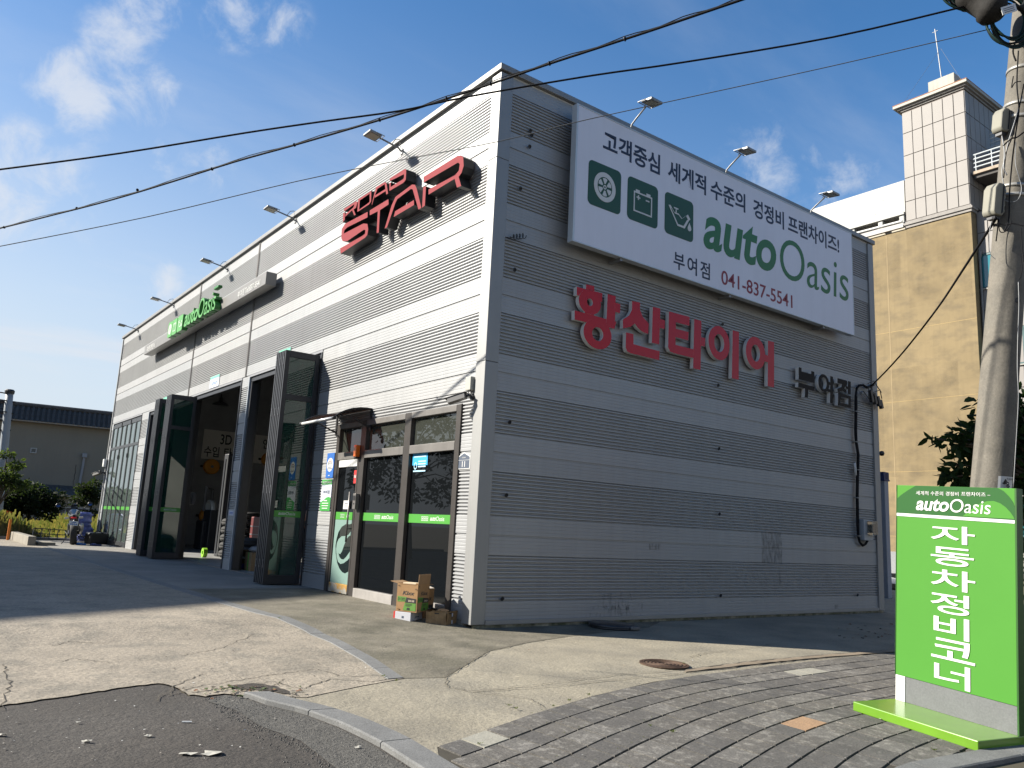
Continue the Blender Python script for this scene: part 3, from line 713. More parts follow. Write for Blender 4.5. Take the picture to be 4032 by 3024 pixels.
# lock reader box and orange beacon
mb = MB(); mb.box(-.085, 3.07, 1.27, -.021, 3.16, 1.50); o = thing('door_lock_box', (-.05, 3.1, 1.3), 'small silver keypad lock box on the mullion beside the entrance door', 'keypad')
build('casing', mb, ALU, o, bevel=.005)
mb = MB(); mb.box(-.089, 3.08, 1.40, -.0855, 3.15, 1.47); mb.box(-.089, 3.10, 1.34, -.0855, 3.13, 1.36); build('keypad', mb, BLK, o)
o = thing('orange_beacon', (-.05, 3.2, 2.05), 'orange warning beacon on the mullion above the entrance door', 'beacon')
mb = MB(); mb.box(-.10, 3.17, 2.055, -.021, 3.25, 2.235); build('lens', mb, mat('orange_lens', (.85,.17,.01), .25, coat=.5), o, bevel=.012)
mb = MB(); mb.box(-.09, 3.18, 2.03, -.021, 3.24, 2.054); build('base', mb, BLK, o, bevel=.003)
o = thing('blue_notice', (.03, 1.5, 1.9), 'bright blue notice stuck inside the top corner of the right shop window', 'notice')
bp = [LP.hit(p) for p in ((1620,1778),(1678,1769),(1676,1830),(1617,1832))]
mb = MB(); mb.prism(bp, Plane((.030,0,0),(0,-1,0),(0,0,1)), .001, .003); build('sheet', mb, mat('cyan_print', (.02,.36,.72), .5), o)
mb = MB(); Pq = Plane((.0265,0,0),(0,-1,0),(0,0,1)); u0, u1 = bp[0][0], bp[1][0]
for j, z in enumerate((1.995, 1.93, 1.895, 1.86, 1.80)):
    mb.pbox(Pq, u0+(.04 if j in (0, 4) else .16), u1-.03, z-.010, z+.008, .0002, .001)
mb.ring(Pq, (u0+.09, 1.87), (.04,.05), (.028,.036), .0002, .001, 16)
build('print', mb, mat('pale_blue_print', (.45,.72,.9), .5), o)

# old residue and splash marks on the gable
def stainmat(name, col, lo, hi, sc, mx_=.32):
    m = bpy.data.materials.new(name); m.use_nodes = True; t = m.node_tree; n = t.nodes; l = t.links; p = n['Principled BSDF']; p.inputs['Base Color'].default_value = (*col, 1); p.inputs['Roughness'].default_value = .8
    tc_ = n.new('ShaderNodeTexCoord'); mp_ = n.new('ShaderNodeMapping'); mp_.inputs['Scale'].default_value = (2.2, 1, .8); l.new(tc_.outputs['Object'], mp_.inputs[0]); q = n.new('ShaderNodeTexNoise'); q.inputs['Scale'].default_value = sc; q.inputs['Detail'].default_value = 6; l.new(mp_.outputs[0], q.inputs['Vector'])
    r_ = n.new('ShaderNodeMapRange'); l.new(q.outputs[0], r_.inputs[0]); r_.inputs[1].default_value = lo; r_.inputs[2].default_value = hi; r_.inputs[4].default_value = mx_; tr = n.new('ShaderNodeBsdfTransparent'); mx = n.new('ShaderNodeMixShader')
    l.new(r_.outputs[0], mx.inputs[0]); l.new(tr.outputs[0], mx.inputs[1]); l.new(p.outputs[0], mx.inputs[2]); l.new(mx.outputs[0], n['Material Output'].inputs[0]); return m
def stain(px, m, w_=.003):
    h = [RP.hit(p) for p in px]; mb = MB(); mb.add([RP.pt(u, v, w_) for u, v in h], [tuple(range(len(h)))]); build('stain', mb, m, shop)
SM1 = stainmat('tape_residue', (.07,.07,.065), .38, .62, 9); SM2 = stainmat('splash_mark', (.03,.033,.035), .50, .66, 7)
stain([(2998,2092),(3078,2097),(3080,2222),(3000,2216)], SM1); stain([(3052,2222),(3066,2223),(3080,2310),(3070,2310)], SM2)
stain([(2300,2392),(2540,2375),(2545,2442),(2305,2450)], SM2); stain([(2350,2340),(2480,2330),(2500,2400),(2340,2400)], SM2, .0035)
stain([(2555,2140),(2600,2142),(2600,2165),(2555,2165)], SM1); stain([(3285,2420-40),(3300,2380),(3300,2400),(3285,2400)], SM1)
# ------------------------------------------------------------------ billboard on the gable
bb = thing('billboard', (4.6, -.25, 4.9), 'large white billboard across the top of the shaded gable wall', 'billboard')
BW = .27
U0, U1, V0, V1 = 1.08, 8.08, 4.92, 6.90
BPn = Plane((0, -BW, 0), (1,0,0), (0,0,1))
c00 = BPn.hit((2262,948)); c11 = BPn.hit((3352,925)); c10 = BPn.hit((3362,1316)); c01 = BPn.hit((2277,408))
U0 = (c00[0]+c01[0])/2; U1 = (c10[0]+c11[0])/2; V0 = (c00[1]+c10[1])/2; V1 = (c11[1]+c01[1])/2
mb = MB(); mb.pbox(BPn, U0, U1, V0, V1, -.02, 0); build('panel', mb, BANNER, bb)
mb = MB(); mb.pbox(BPn, U0-.012, U1+.012, V0-.02, V0-.001, -.10, .006); mb.pbox(BPn, U0-.012, U1+.012, V1+.001, V1+.02, -.10, .006)
mb.pbox(BPn, U0-.03, U0-.001, V0-.02, V1+.02, -.10, .008); mb.pbox(BPn, U1+.001, U1+.014, V0, V1, -.10, .006)
build('frame', mb, mat('billboard_frame', (.60,.64,.66), .4, .3), bb, bevel=.004)
mb = MB(); mb.pbox(BPn, U0+.3, U1-.3, V0+.15, V1-.15, -.24, -.03); build('back_box', mb, DSTEEL, bb)
for u in (2.0, 4.4, 7.0): mb = MB(); mb.pbox(BPn, u, u+.05, V0-.06, V0-.021, -.24, -.02); build('bracket', mb, GALV, bb)
def b6(x, y): return (2200+x/1.659, 350+y/1.659)
def btext(s, l, r_, t, b, m, bold, shear=0, w_=.003, sp=1.):
    u0, u1, v0, v1 = tbox(BPn, 0, b6(*l), b6(*r_), b6(*t), b6(*b)); 
    mb = MB(); text(s, BPn, u0, u1, v0, v1, .001, w_, bold, shear, mb, spacing=sp); return build('lettering', mb, m, bb)
for s, l, r_, t, b in (('고객중심', (290,345), (662,440), (335,245), (640,524)), ('세계적', (713,515), (962,600), (770,440), (945,655)),
                      ('수준의', (992,640), (1218,720), (1020,583), (1200,773)), ('경정비', (1270,760), (1470,800), (1300,700), (1462,890)),
                      ('프랜차이즈!', (1498,900), (1830,990), (1540,812), (1822,1040))):
    # keep each word level: measure its left end only for the height
    u0 = BPn.hit(b6(*l))[0]; u1 = BPn.hit(b6(*r_))[0]; mb = MB()
    text(s, BPn, u0, u1, 6.34, 6.66, .001, .003, .022, 0, mb); build('lettering', mb, NAVY, bb)
def hz(x, y): return BPn.hit(b6(x, y))
btext('auto', (945,1000), (1420,1110), (1270,900), (1375,1197), GREENP, .024, .18)
btext('Oasis', (1445,1120), (1890,1250), (1510,985), (1520,1252), GREENP, -.004, .06)
btext('부여점', (750,1110), (987,1190), (775,1065), (955,1242), NAVY, .014, 0, sp=1.25)
btext('041-837-5541', (1062,1230), (1526,1400), (1085,1190), (1510,1428), REDP, .008)
def rrect(P, u0, u1, v0, v1, r_, w0, w1, mb, m=0, n=6):
    poly = []
    for cx, cy, a0 in ((u1-r_, v1-r_, 0), (u0+r_, v1-r_, 90), (u0+r_, v0+r_, 180), (u1-r_, v0+r_, 270)):
        for k in range(n+1): a = math.radians(a0+90*k/n); poly.append((cx+r_*math.cos(a), cy+r_*math.sin(a)))
    return mb.prism(poly, P, w0, w1, m)
def icons(P, rects, w0, w1, par, msq, mw, deep=None):
    wk = .003
    for k, (u0, u1, v0, v1) in enumerate(rects):
        mb = MB(); rrect(P, u0, u1, v0, v1, min(u1-u0, v1-v0)*.12, w0, w1, mb); ic = build('icon_tile', mb, msq, par)
        mb = MB(); cu, cv = (u0+u1)/2, (v0+v1)/2; a = (u1-u0)/2; b = (v1-v0)/2; wa, wb = w1+.0005, w1+.0005+wk
        if k == 0:
            mb.ring(P, (cu, cv), (a*.66, b*.66), (a*.45, b*.45), wa, wb, 40)
            for q in range(6):
                t = math.radians(60*q+30); ring = []
                for rr, dt in ((.16, -.22), (.40, -.36), (.42, 0), (.40, .36), (.16, .22)): ring.append((cu+a*rr*math.cos(t+dt), cv+b*rr*math.sin(t+dt)))
                mb.prism(ring, P, wa, wb)
            mb.ring(P, (cu, cv), (a*.10, b*.10), (a*.05, b*.05), wa, wb, 16)
        elif k == 1:
            x0, x1, y0, y1 = cu-a*.6, cu+a*.6, cv-b*.55, cv+b*.40; t = a*.07
            for r4 in ((x0, x1, y0, y0+t), (x0, x1, y1-t, y1), (x0, x0+t, y0+t, y1-t), (x1-t, x1, y0+t, y1-t), (cu-a*.48, cu-a*.22, y1, y1+b*.10), (cu+a*.22, cu+a*.48, y1, y1+b*.10),
                       (cu-a*.42, cu-a*.18, cv+b*.12, cv+b*.18), (cu+a*.18, cu+a*.42, cv+b*.12, cv+b*.18)): mb.pbox(P, *r4, wa, wb)
            mb.pbox(P, cu-a*.335, cu-a*.265, cv+b*.04, cv+b*.118, wa, wb); mb.pbox(P, cu-a*.335, cu-a*.265, cv+b*.182, cv+b*.26, wa, wb)
        else:
            can = [(-.72,.42),(-.45,.2),(-.10,.12),(-.05,.2),(.18,.05),(.55,.32),(.72,.18),(.40,-.42),(-.18,-.42),(-.60,.1)]
            can = [(-.75,.40),(-.62,.42),(-.40,.16),(-.05,.16),(.20,-.02),(.60,.30),(.78,.10),(.68,.02),(.38,-.45),(-.12,-.45),(-.45,.0)]
            inner = [(x*.78+.0, y*.74-.02) for x, y in can]
            n = len(can); V = [P.pt(cu+a*x, cv+b*y, wb) for x, y in can]+[P.pt(cu+a*x, cv+b*y, wb) for x, y in inner]
            V += [P.pt(cu+a*x, cv+b*y, wa) for x, y in can]+[P.pt(cu+a*x, cv+b*y, wa) for x, y in inner]
            F = []
            for i in range(n): j = (i+1) % n; F += [(i, j, n+j, n+i), (2*n+i, 2*n+j, j, i), (3*n+j, 3*n+i, n+i, n+j)]
            mb.add(V, F)
            mb.pbox(P, cu-a*.26, cu-a*.20, cv+b*.17, cv+b*.34, wa, wb); mb.pbox(P, cu-a*.38, cu-a*.08, cv+b*.34, cv+b*.40, wa, wb)
            drop = [(cu+a*(.72+.13*math.sin(t)*(1 if True else 0)), cv-b*(.34+.16*-math.cos(t))) for t in np.linspace(0, 2*math.pi, 14)[:-1]]
            drop = [(cu+a*.72, cv-b*.08)]+[(cu+a*(.72+.13*math.cos(t)), cv-b*.36+b*.13*math.sin(t)) for t in np.radians(np.arange(30, -211, -20))]
            mb.prism(drop, P, wa, wb)
        build('symbol', mb, mw, ic)
sq = []
for (a_, b_, c_, d_) in (((200,455),(410,545),(400,820),(183,745)), ((452,570),(650,645),(643,915),(443,850)), ((695,672),(880,740),(876,1003),(688,945))):
    h = [BPn.hit(b6(*q)) for q in (a_, b_, c_, d_)]; sq.append(((h[0][0]+h[3][0])/2, (h[1][0]+h[2][0])/2, (h[2][1]+h[3][1])/2, (h[0][1]+h[1][1])/2))
v0m = sum(q[2] for q in sq)/3; v1m = sum(q[3] for q in sq)/3
icons(BPn, [(q[0], q[1], v0m, v1m) for q in sq], .001, .003, bb, GREEND, WHITE)

# ------------------------------------------------------------------ red channel letters
CW = .10
LPn = Plane((0, -CW, 0), (1,0,0), (0,0,1))
def b4(x, y): return LPn.hit((2200+x/1.7696, 1050+y/1.7696))
WEDGE = mat('white_letter_return', (.74,.74,.72), .45)
def ell(cx, cy, rx, ry, n=36):      # rough radii along the plane from crop pixels
    c = b4(cx, cy); e = b4(cx+rx, cy+rx*.32); f = b4(cx, cy-ry)
    return c, (abs(e[0]-c[0]), abs(f[1]-c[1]))
def letter(par, name, polys, rings, face, lab=None, depth=.065):
    mb = MB(); k = 0
    for P_ in polys: mb.prism([b4(*q) for q in P_], LPn, -depth+.0007*k, .0007*k, 0, 1); k += 1
    for (cx, cy, rx, ry, ix, iy) in rings:
        c, ro = ell(cx, cy, rx, ry); _, ri = ell(cx, cy, ix, iy); mb.ring(LPn, c, ro, ri, -depth+.0007*k, .0007*k, 44, 0, 1); k += 1
    # white returns on sides, coloured front cap
    o = build(name, mb, [face, WEDGE], par)
    if lab: o['label'] = lab
    return o
red = thing('red_letter_sign', (1.3, -.03, 3.6), 'big glossy red raised Korean letters with white edges below the billboard', 'letter sign')
letter(red, 'letter', [[(190,122),(248,136),(248,170),(190,156)], [(126,140),(304,186),(302,246),(125,198)], [(182,300),(245,318),(245,345),(182,328)],
       [(110,304),(400,384),(388,434),(110,368)], [(340,190),(396,206),(390,420),(330,402)], [(392,250),(429,262),(426,325),(390,314)]],
       [(216,248,76,84,20,26), (270,470,96,104,38,48)], REDA, 'first red letter with two rings')
letter(red, 'letter', [[(512,240),(567,250),(566,300),(585,350),(627,395),(624,470),(585,455),(550,425),(530,395),(500,420),(447,430),(447,368),(490,340),(510,300)],
       [(655,280),(708,292),(700,542),(648,530)], [(706,365),(740,374),(737,435),(703,426)], [(468,458),(520,470),(520,540),(702,590),(700,652),(500,603),(475,590),(466,560)]], [], REDA)
letter(red, 'letter', [[(768,312),(912,350),(910,412),(816,387),(816,432),(905,456),(902,514),(814,490),(814,545),(942,577),(938,636),(800,602),(775,590),(762,560)],
       [(944,365),(994,378),(988,720),(936,708)], [(990,490),(1022,499),(1018,557),(988,550)]], [], REDA)
letter(red, 'letter', [[(1212,443),(1256,455),(1254,788),(1206,777)]], [(1118,532,73,118,34,62)], REDA)
letter(red, 'letter', [[(1458,515),(1501,526),(1501,842),(1456,832)], [(1435,612),(1462,620),(1462,668),(1435,660)]], [(1372,602,67,112,30,58)], REDA)
blk = thing('black_letter_sign', (6.4, -.03, 3.6), 'smaller glossy black raised Korean letters at the right end of the gable', 'letter sign')
def rstk(name, polys, rings): letter(blk, name, polys, rings, BLKA, depth=.065)
rstk('letter', [[(1672,700),(1692,705),(1692,730),(1759,748),(1759,727),(1781,733),(1781,812),(1672,785)], [(1669,806),(1782,838),(1782,868),(1738,857),(1736,914),(1714,909),(1716,850),(1669,838)]], [])
rstk('letter', [[(1892,762),(1911,767),(1910,955),(1890,950)], [(1872,800),(1895,806),(1895,826),(1872,820)], [(1872,850),(1895,856),(1895,876),(1872,870)]], [(1846,812,38,62,20,40)])
rstk('letter', [[(1942,776),(2010,795),(2010,820),(1990,845),(2005,862),(2005,885),(1978,866),(1945,872),(1940,850),(1970,838),(1972,818),(1942,810)], [(2014,796),(2035,802),(2035,892),(2012,886)], [(1998,830),(2016,835),(2016,854),(1998,849)],
     [(1945,878),(2035,902),(2035,924),(1945,900)], [(1945,900),(1963,905),(1960,950),(1945,946)], [(2016,918),(2035,924),(2035,985),(2016,980)], [(1943,945),(2035,964),(2035,986),(1943,966)]], [])

# ------------------------------------------------------------------ pink-red futuristic letters on the street side
RW = .20
RSn = Plane((-RW, 0, 0), (0,-1,0), (0,0,1))
def b5(x, y): return RSn.hit((1200+x/2.212, 400+y/2.212))
rs = thing('road_star_sign', (-.1, 2.5, 5.5), 'angular faded red raised letters with black sides high on the sunlit wall', 'letter sign')
def rletter(polys, depth=.17):
    mb = MB()
    for k, P_ in enumerate(polys): mb.prism([b5(*q) for q in P_], RSn, -depth+.0006*k, .0006*k, 0, 1)
    build('letter', mb, [PINKR, BLK], rs)
rletter([[(340,935),(445,868),(460,875),(445,925),(425,940),(443,985),(430,992),(412,945),(352,1003),(355,982),(425,920),(432,893),(345,955)], [(334,972),(350,968),(348,1030),(332,1052)]])
rletter([[(466,850),(580,778),(578,870),(560,896),(458,962)], ][:0]+[[(466,850),(580,778),(578,792),(468,868)], [(466,850),(480,845),(473,950),(458,962)], [(566,785),(580,778),(578,870),(560,896),(560,880),(566,868)], [(458,962),(560,896),(562,878),(470,945)]])
rletter([[(620,745),(700,700),(712,712),(725,800),(710,810),(696,718),(632,760),(600,850),(584,905),(584,890)], [(614,800),(700,748),(702,768),(612,822)][:4], [(612,812),(612,838),(700,785),(700,765)][:4]][:1]+[[(612,818),(708,758),(710,776),(610,838)]])
rletter([[(740,670),(868,588),(882,590),(884,622),(740,693)], [(866,590),(884,596),(880,680),(862,705),(850,695),(864,660)], [(738,708),(750,703),(748,745),(862,672),(876,684),(855,710),(738,778)]])
# S T A R
rletter([[(548,960),(546,1008),(370,1095),(345,1120),(340,1150),(510,1062),(545,1065),(552,1110),(545,1160),(525,1185),(312,1325),(308,1278),(500,1170),(525,1150),(528,1120),(515,1115),(370,1215),(330,1215),(318,1190),(322,1110),(350,1065)]])
rletter([[(566,948),(728,850),(730,895),(655,945),(644,1140),(626,1145),(636,955),(566,990)]])
rletter([[(790,830),(935,722),(960,725),(975,760),(1015,925),(990,940),(940,765),(925,760),(805,850),(790,880),(716,1095),(696,1105),(756,905)], [(788,955),(950,858),(952,900),(775,1005)]])
rletter([[(1035,655),(1330,472),(1360,468),(1380,485),(1384,560),(1365,620),(1340,655),(1362,735),(1325,748),(1305,672),(1078,810),(1078,765),(1310,640),(1342,600),(1350,545),(1335,530),(1035,705)], [(1032,745),(1056,738),(1046,905),(1022,925)]])

# ------------------------------------------------------------------ grey box sign with green letters
bl = thing('blade_box_sign', (-.1, 12, 5.7), 'long grey box sign with green letters over the workshop doors', 'sign')
BX = .30; Pb = Plane((-BX, 0, 0), (0,-1,0), (0,0,1)); y0, y1, z0, z1 = 7.42, 17.35, 5.665, 5.935
mb = MB(); mb.box(-BX, y0, z0, -.075, y1, z1); build('box', mb, BLADE, bl, bevel=.006)
for y in (8.1, 10.5, 13, 15.2, 17): mb = MB(); mb.box(-.08, y, z0+.03, -.0, y+.06, z1-.03); build('bracket', mb, GALV, bl)
def bz(p): return Pb.hit((400+p[0]/2.765, 1000+p[1]/2.765))
mb = MB(); u0, _ = bz((1490,400)); u1, _ = bz((1560,370)); text('부여점', Pb, u0, u1, 5.70, 5.86, .001, .006, .008, 0, mb)
build('lettering', mb, WHITE, bl); mb = MB(); u2, _ = bz((1568,365)); u3, _ = bz((1728,300)); text('Tel:837-5541', Pb, u2, u3, 5.71, 5.84, .001, .006, .006, 0, mb)
build('lettering', mb, WHITE, bl); mb = MB(); u4, _ = bz((500,1000)); u5, _ = bz((588,970)); text('차량경정비', Pb, u4, u5, 5.70, 5.87, .001, .006, .008, 0, mb)
build('lettering', mb, WHITE, bl)
gp = Plane((-BX-.14, 0, 0), (0,-1,0), (0,0,1))
def bg_(p): return gp.hit((400+p[0]/2.765, 1000+p[1]/2.765))
rects = []
for (a_, b_) in (((722,840),(770,830)), ((770,800),(822,790)), ((825,760),(885,750))): rects.append((bg_(a_)[0]+.02, bg_(b_)[0]-.04, 5.63, 6.05))
for k, q in enumerate(rects):
    mb = MB(); rrect(gp, q[0], q[1], q[2], q[3], .05, -.135, -.002, mb); build('icon_box', mb, GSIGN, bl)
icons(gp, rects, -.0015, .002, bl, GSIGNF, WHITE)
mb = MB(); ua = bg_((898,760))[0]; ub = bg_((1048,650))[0]; uc = bg_((1052,640))[0]; ud = bg_((1235,560))[0]
text('auto', gp, ua, ub, 5.66, 6.02, -.135, -.002, .024, .18, mb); text('Oasis', gp, uc, ud, 5.66, 6.14, -.135, -.002, .0, .06, mb); build('letter', mb, GSIGN, bl)
mb = MB(); text('auto', gp, ua, ub, 5.66, 6.02, -.0015, .003, .020, .18, mb); text('Oasis', gp, uc, ud, 5.66, 6.14, -.0015, .003, -.002, .06, mb); build('letter_face', mb, GSIGNF, bl)
sw0, sw1 = bg_((1212,455)), bg_((1258,440)); mb = MB(); mb.pbox(gp, sw0[0], sw1[0], 6.16, 6.22, -.10, 0); build('swoosh', mb, GSIGN, bl, bevel=.01)

# ------------------------------------------------------------------ small wall signs
def wallsign(name, lab, cat, pts, face, bits, w0=.002, w1=.012):
    h = [LP.hit(p) for p in pts]; u0 = (h[0][0]+h[3][0])/2; u1 = (h[1][0]+h[2][0])/2; v0 = (h[2][1]+h[3][1])/2; v1 = (h[0][1]+h[1][1])/2
    o = thing(name, (-.01, -u0, v0), lab, cat); mb = MB(); mb.pbox(LP, u0, u1, v0, v1, w0, w1); build('plate', mb, face, o)
    for i, (kind, a, b, c, d, m_, ex) in enumerate(bits):
        mb = MB(); A, B_, C_, D_ = u0+(u1-u0)*a, u0+(u1-u0)*b, v0+(v1-v0)*c, v0+(v1-v0)*d; q = w1+.0006+.0009*i
        if kind == 't': text(ex, LP, A, B_, C_, D_, q, q+.0007, .006, 0, mb)
        elif kind == 'r': mb.pbox(LP, A, B_, C_, D_, q, q+.0007)
        elif kind == 'e': mb.prism([((A+B_)/2+(B_-A)/2*math.cos(t), (C_+D_)/2+(D_-C_)/2*math.sin(t)) for t in np.linspace(0, 2*math.pi, 29)[:-1]], LP, q, q+.0007)
        elif kind == 'p': mb.prism([(u0+(u1-u0)*x, v0+(v1-v0)*y) for x, y in ex], LP, q, q+.0007)
        build('print', mb, m_, o)
    return o
BLU = mat('blue_print', (.01,.12,.45), .5); PALE = mat('pale_lilac_print', (.62,.65,.74), .5); GRP = mat('grey_blue_print', (.07,.09,.13), .5)
def e3(x, y): return (1260+x/3.07, 1750+y/3.07)
GRN2 = mat('vivid_green_print', (.04,.33,.05), .5)
wallsign('blue_poster', 'blue poster with a white oval left of the entrance door', 'poster', [e3(100,105), e3(184,104), e3(163,408), e3(75,402)], BLU,
         [('e', .08, .92, .25, .80, WHITE, 0), ('t', .18, .82, .52, .64, NAVY, '클린존'), ('r', .3, .7, .66, .69, REDP, 0), ('r', .25, .75, .42, .45, GRP, 0), ('r', .2, .8, .35, .38, GRP, 0), ('r', .4, .6, .08, .11, PALE, 0)])
wallsign('green_poster', 'green and white opening hours board below the blue poster', 'poster', [e3(36,430), e3(158,422), e3(122,800), e3(5,806)], PALE,
         [('r', 0, 1, .84, 1, GRN2, 0), ('p', 0, 0, 0, 0, GRN2, [(0,0),(1,0),(1,.42),(.8,.45),(.55,.42),(.3,.34),(0,.27)]), ('t', .08, .48, .88, .96, WHITE, 'auto'), ('t', .5, .95, .88, .965, WHITE, 'Oasis'),
          ('t', .2, .85, .54, .66, GRP, '부여점'), ('r', .35, .7, .31, .34, WHITE, 0), ('r', .2, .85, .23, .255, WHITE, 0), ('r', .2, .85, .15, .175, WHITE, 0), ('r', .25, .8, .07, .095, WHITE, 0)])
for (lab, pts) in (('mint and white paper notice on the wall over the middle open door', [(830,1487),(866,1474),(863,1519),(828,1530)]),
                   ('mint and white paper notice half hidden behind the nearest folded door', [(1100,1384),(1146,1368),(1142,1430),(1097,1436)]),
                   ('mint and white paper notice showing above the farthest folded doors', [(645,1568),(668,1558),(664,1600),(641,1608)])):
    wallsign('door_notice', lab, 'notice', pts, PALE, [('r', 0, 1, .78, 1, mat('mint_print', (.18,.56,.40), .5), 0), ('r', .2, .85, .40, .46, BLU, 0), ('r', .2, .8, .28, .33, BLU, 0)])['group'] = 'notices over the folding doors'
wallsign('pier_notice', 'small pale blue notice on the narrow ribbed pier', 'notice', [(905,2011),(923,2010),(921,2030),(902,2030)], PALE, [('r', .15, .85, .55, .7, BLU, 0), ('r', .15, .85, .3, .42, BLU, 0)])
# house number plate
h = [LP.hit(p) for p in ((1808,1800),(1830,1780),(1854,1800),(1852,1846),(1803,1848),(1804,1812))]
o = thing('house_number_plate', (-.01, .25, 1.9), 'dark pentagonal street plate with the number 11 beside the corner', 'number plate')
cx0 = sum(p[0] for p in h)/6; cy0 = sum(p[1] for p in h)/6
y0n = LP.hit((1804,1830))[0]; y1n = LP.hit((1853,1830))[0]; zb = LP.hit((1828,1847))[1]; zt = LP.hit((1830,1781))[1]
def pent(s_): return [(cxm+(x-cxm)*s_, cym+(y-cym)*s_) for x, y in [(y0n, zb), (y1n, zb), (y1n, zb+(zt-zb)*.74), ((y0n+y1n)/2, zt), (y0n, zb+(zt-zb)*.74)]]
cxm, cym = (y0n+y1n)/2, (zb+zt)/2-.01
mb = MB(); mb.prism(pent(1), LP, .002, .010); build('border', mb, WHITE, o)
mb = MB(); mb.prism(pent(.9), LP, .0105, .012); build('plate', mb, GRP, o)
mb = MB(); hz_ = zt-zb; text('11', LP, cxm-.032, cxm+.032, zb+hz_*.12, zb+hz_*.46, .0125, .0135, .01, 0, mb); mb.pbox(LP, y0n+.008, y1n-.008, zb+hz_*.52, zb+hz_*.535, .0125, .0135)
text('부강대로', LP, cxm-.04, cxm+.04, zb+hz_*.64, zb+hz_*.72, .0125, .0135, .006, 0, mb); build('lettering', mb, WHITE, o)

# ------------------------------------------------------------------ free-standing green board
A_ = np.array([1.165, -4.41, 0]); B_ = np.array([.985, -5.40, 0]); 
bd = thing('standing_sign_board', (1.07, -4.9, -.25), 'tall lime green standing board with white Korean letters on the paving', 'sign board')
sl_ = (gz(B_[1])-gz(A_[1]))/np.linalg.norm(B_-A_); B_[2] = sl_*np.linalg.norm(B_-A_); _a = (B_-A_)/np.linalg.norm(B_-A_); _b = np.array([0,0,1.])-_a*_a[2]
bpl = Plane((A_[0], A_[1], 0), _a, _b)          # the board stands square to the sloping pavement
zb0 = gz(A_[1])+.014; WB = bpl.hit((4001,2400))[0]; ztop = (bpl.hit((3532,1911))[1]+bpl.hit((4000,1922))[1])/2
zpan = (bpl.hit((3527,2663))[1]+bpl.hit((4007,2772))[1])/2
zstr1 = bpl.hit((3530,2029))[1]; hdr0 = (bpl.hit((3530,2032))[1]+bpl.hit((4000,2060))[1])/2; hdr1 = (bpl.hit((3530,2021))[1]+bpl.hit((4000,2047))[1])/2
mb = MB(); mb.pbox(bpl, 0, WB, zpan, ztop, -.055, 0); build('panel', mb, LIME, bd, bevel=.003)
DGE = mat('dark_green_edge', (.02,.09,.012), .4)
for q4 in ((WB+.001, WB+.014, zb0+.076, ztop, -.07, .004), (-.006, -.001, zpan, ztop, -.06, .003)): mb = MB(); mb.pbox(bpl, *q4); build('edge_trim', mb, DGE, bd)
mb = MB(); 
def hp(x, y): return bpl.hit((3400+x/3.19, 1880+y/3.19))
dk = [hp(*q) for q in [(416,262),(480,215),(560,160),(655,104),(1690,132),(1760,170),(1830,240),(1880,310),(1908,370),(1908,525),(1250,488),(416,447)]]
dk = [(max(.001, min(WB-.001, u)), min(v, ztop-.001)) for u, v in dk]; dk[-1] = (.001, hdr1+.001); dk[-3] = (WB-.001, hdr1+.001); dk[-2] = (WB*.55, hdr1+.001)
mb.prism(dk, bpl, .0008, .0016); build('header_field', mb, LIMED, bd)
ar = [hp(*q) for q in [(1250,486),(1300,445),(1400,370),(1480,320),(1560,298),(1640,296),(1720,325),(1790,375),(1850,440),(1890,500),(1900,522)]]
ar = [(min(WB-.002, u), max(v, hdr1+.002)) for u, v in ar]; mb = MB(); mb.prism(ar, bpl, .0020, .0028); build('header_arc', mb, LIME, bd)
mb = MB(); mb.pbox(bpl, 0.0005, WB-.0005, hdr0, hdr1, .0032, .0042); build('white_rule', mb, WHITE, bd)
def bt(s, l, r_, t, b, bold, shear=0, m_=WHITE):
    u0, u1 = bpl.hit(l)[0], bpl.hit(r_)[0]; v0, v1 = bpl.hit(b)[1], bpl.hit(t)[1]
    mb = MB(); text(s, bpl, u0, u1, v0, v1, .0045, .0055, bold, shear, mb); return build('lettering', mb, m_, bd)
def p8(x, y): return (3400+x/3.19, 1880+y/3.19)
for s, a_, b_ in (('세계적', (665,195), (820,200)), ('수준의', (848,200), (1005,205)), ('경정비', (1038,205), (1200,210)), ('프렌차이즈 –', (1232,210), (1598,215))):
    bt(s, p8(*a_), p8(*b_), p8((a_[0]+b_[0])/2, a_[1]-25), p8((a_[0]+b_[0])/2, a_[1]+27), .0)
bt('auto', p8(665,370), p8(1078,390), p8(915,272), p8(1050,432), .024, .22)
bt('Oasis', p8(1092,360), p8(1602,400), p8(1165,272), p8(1165,440), .0, .12)
def p3(x, y): return (2700+x/1.355, 1800+y/1.355)
for s, x0, x1, y0_, y1_ in (('자', 1310,1545,362,470), ('동', 1310,1540,478,590), ('차', 1310,1547,598,720), ('정', 1308,1515,722,845), ('비', 1325,1515,846,975), ('코', 1312,1546,972,1096), ('너', 1328,1520,1098,1236)):
    xm = (x0+x1)/2; bt(s, p3(x0, (y0_+y1_)/2), p3(x1, (y0_+y1_)/2), p3(xm, y0_+6), p3(xm, y1_-8), .010)
bt_w = bpl.hit((3563,2700))[0]
mb = MB(); mb.pbox(bpl, .0, bt_w, zb0+.075, zpan-.001, -.05, 0); build('white_post', mb, WHITE, bd)
mb = MB(); mb.pbox(bpl, bt_w+.001, WB-.002, zb0+.075, zpan-.001, -.045, -.006)
build('grey_skirt_panel', mb, mat('grey_skirt_metal', (.15,.155,.16), .6, .2, amt=.08, ns=6, fine=.12, bump=.15, bs=50), bd)
fl = bpl.n
q = bpl.hit((3412,2826), 0); 
base_c = bpl.pt(WB/2-.005, zb0+.0375, .05); f_ = .48
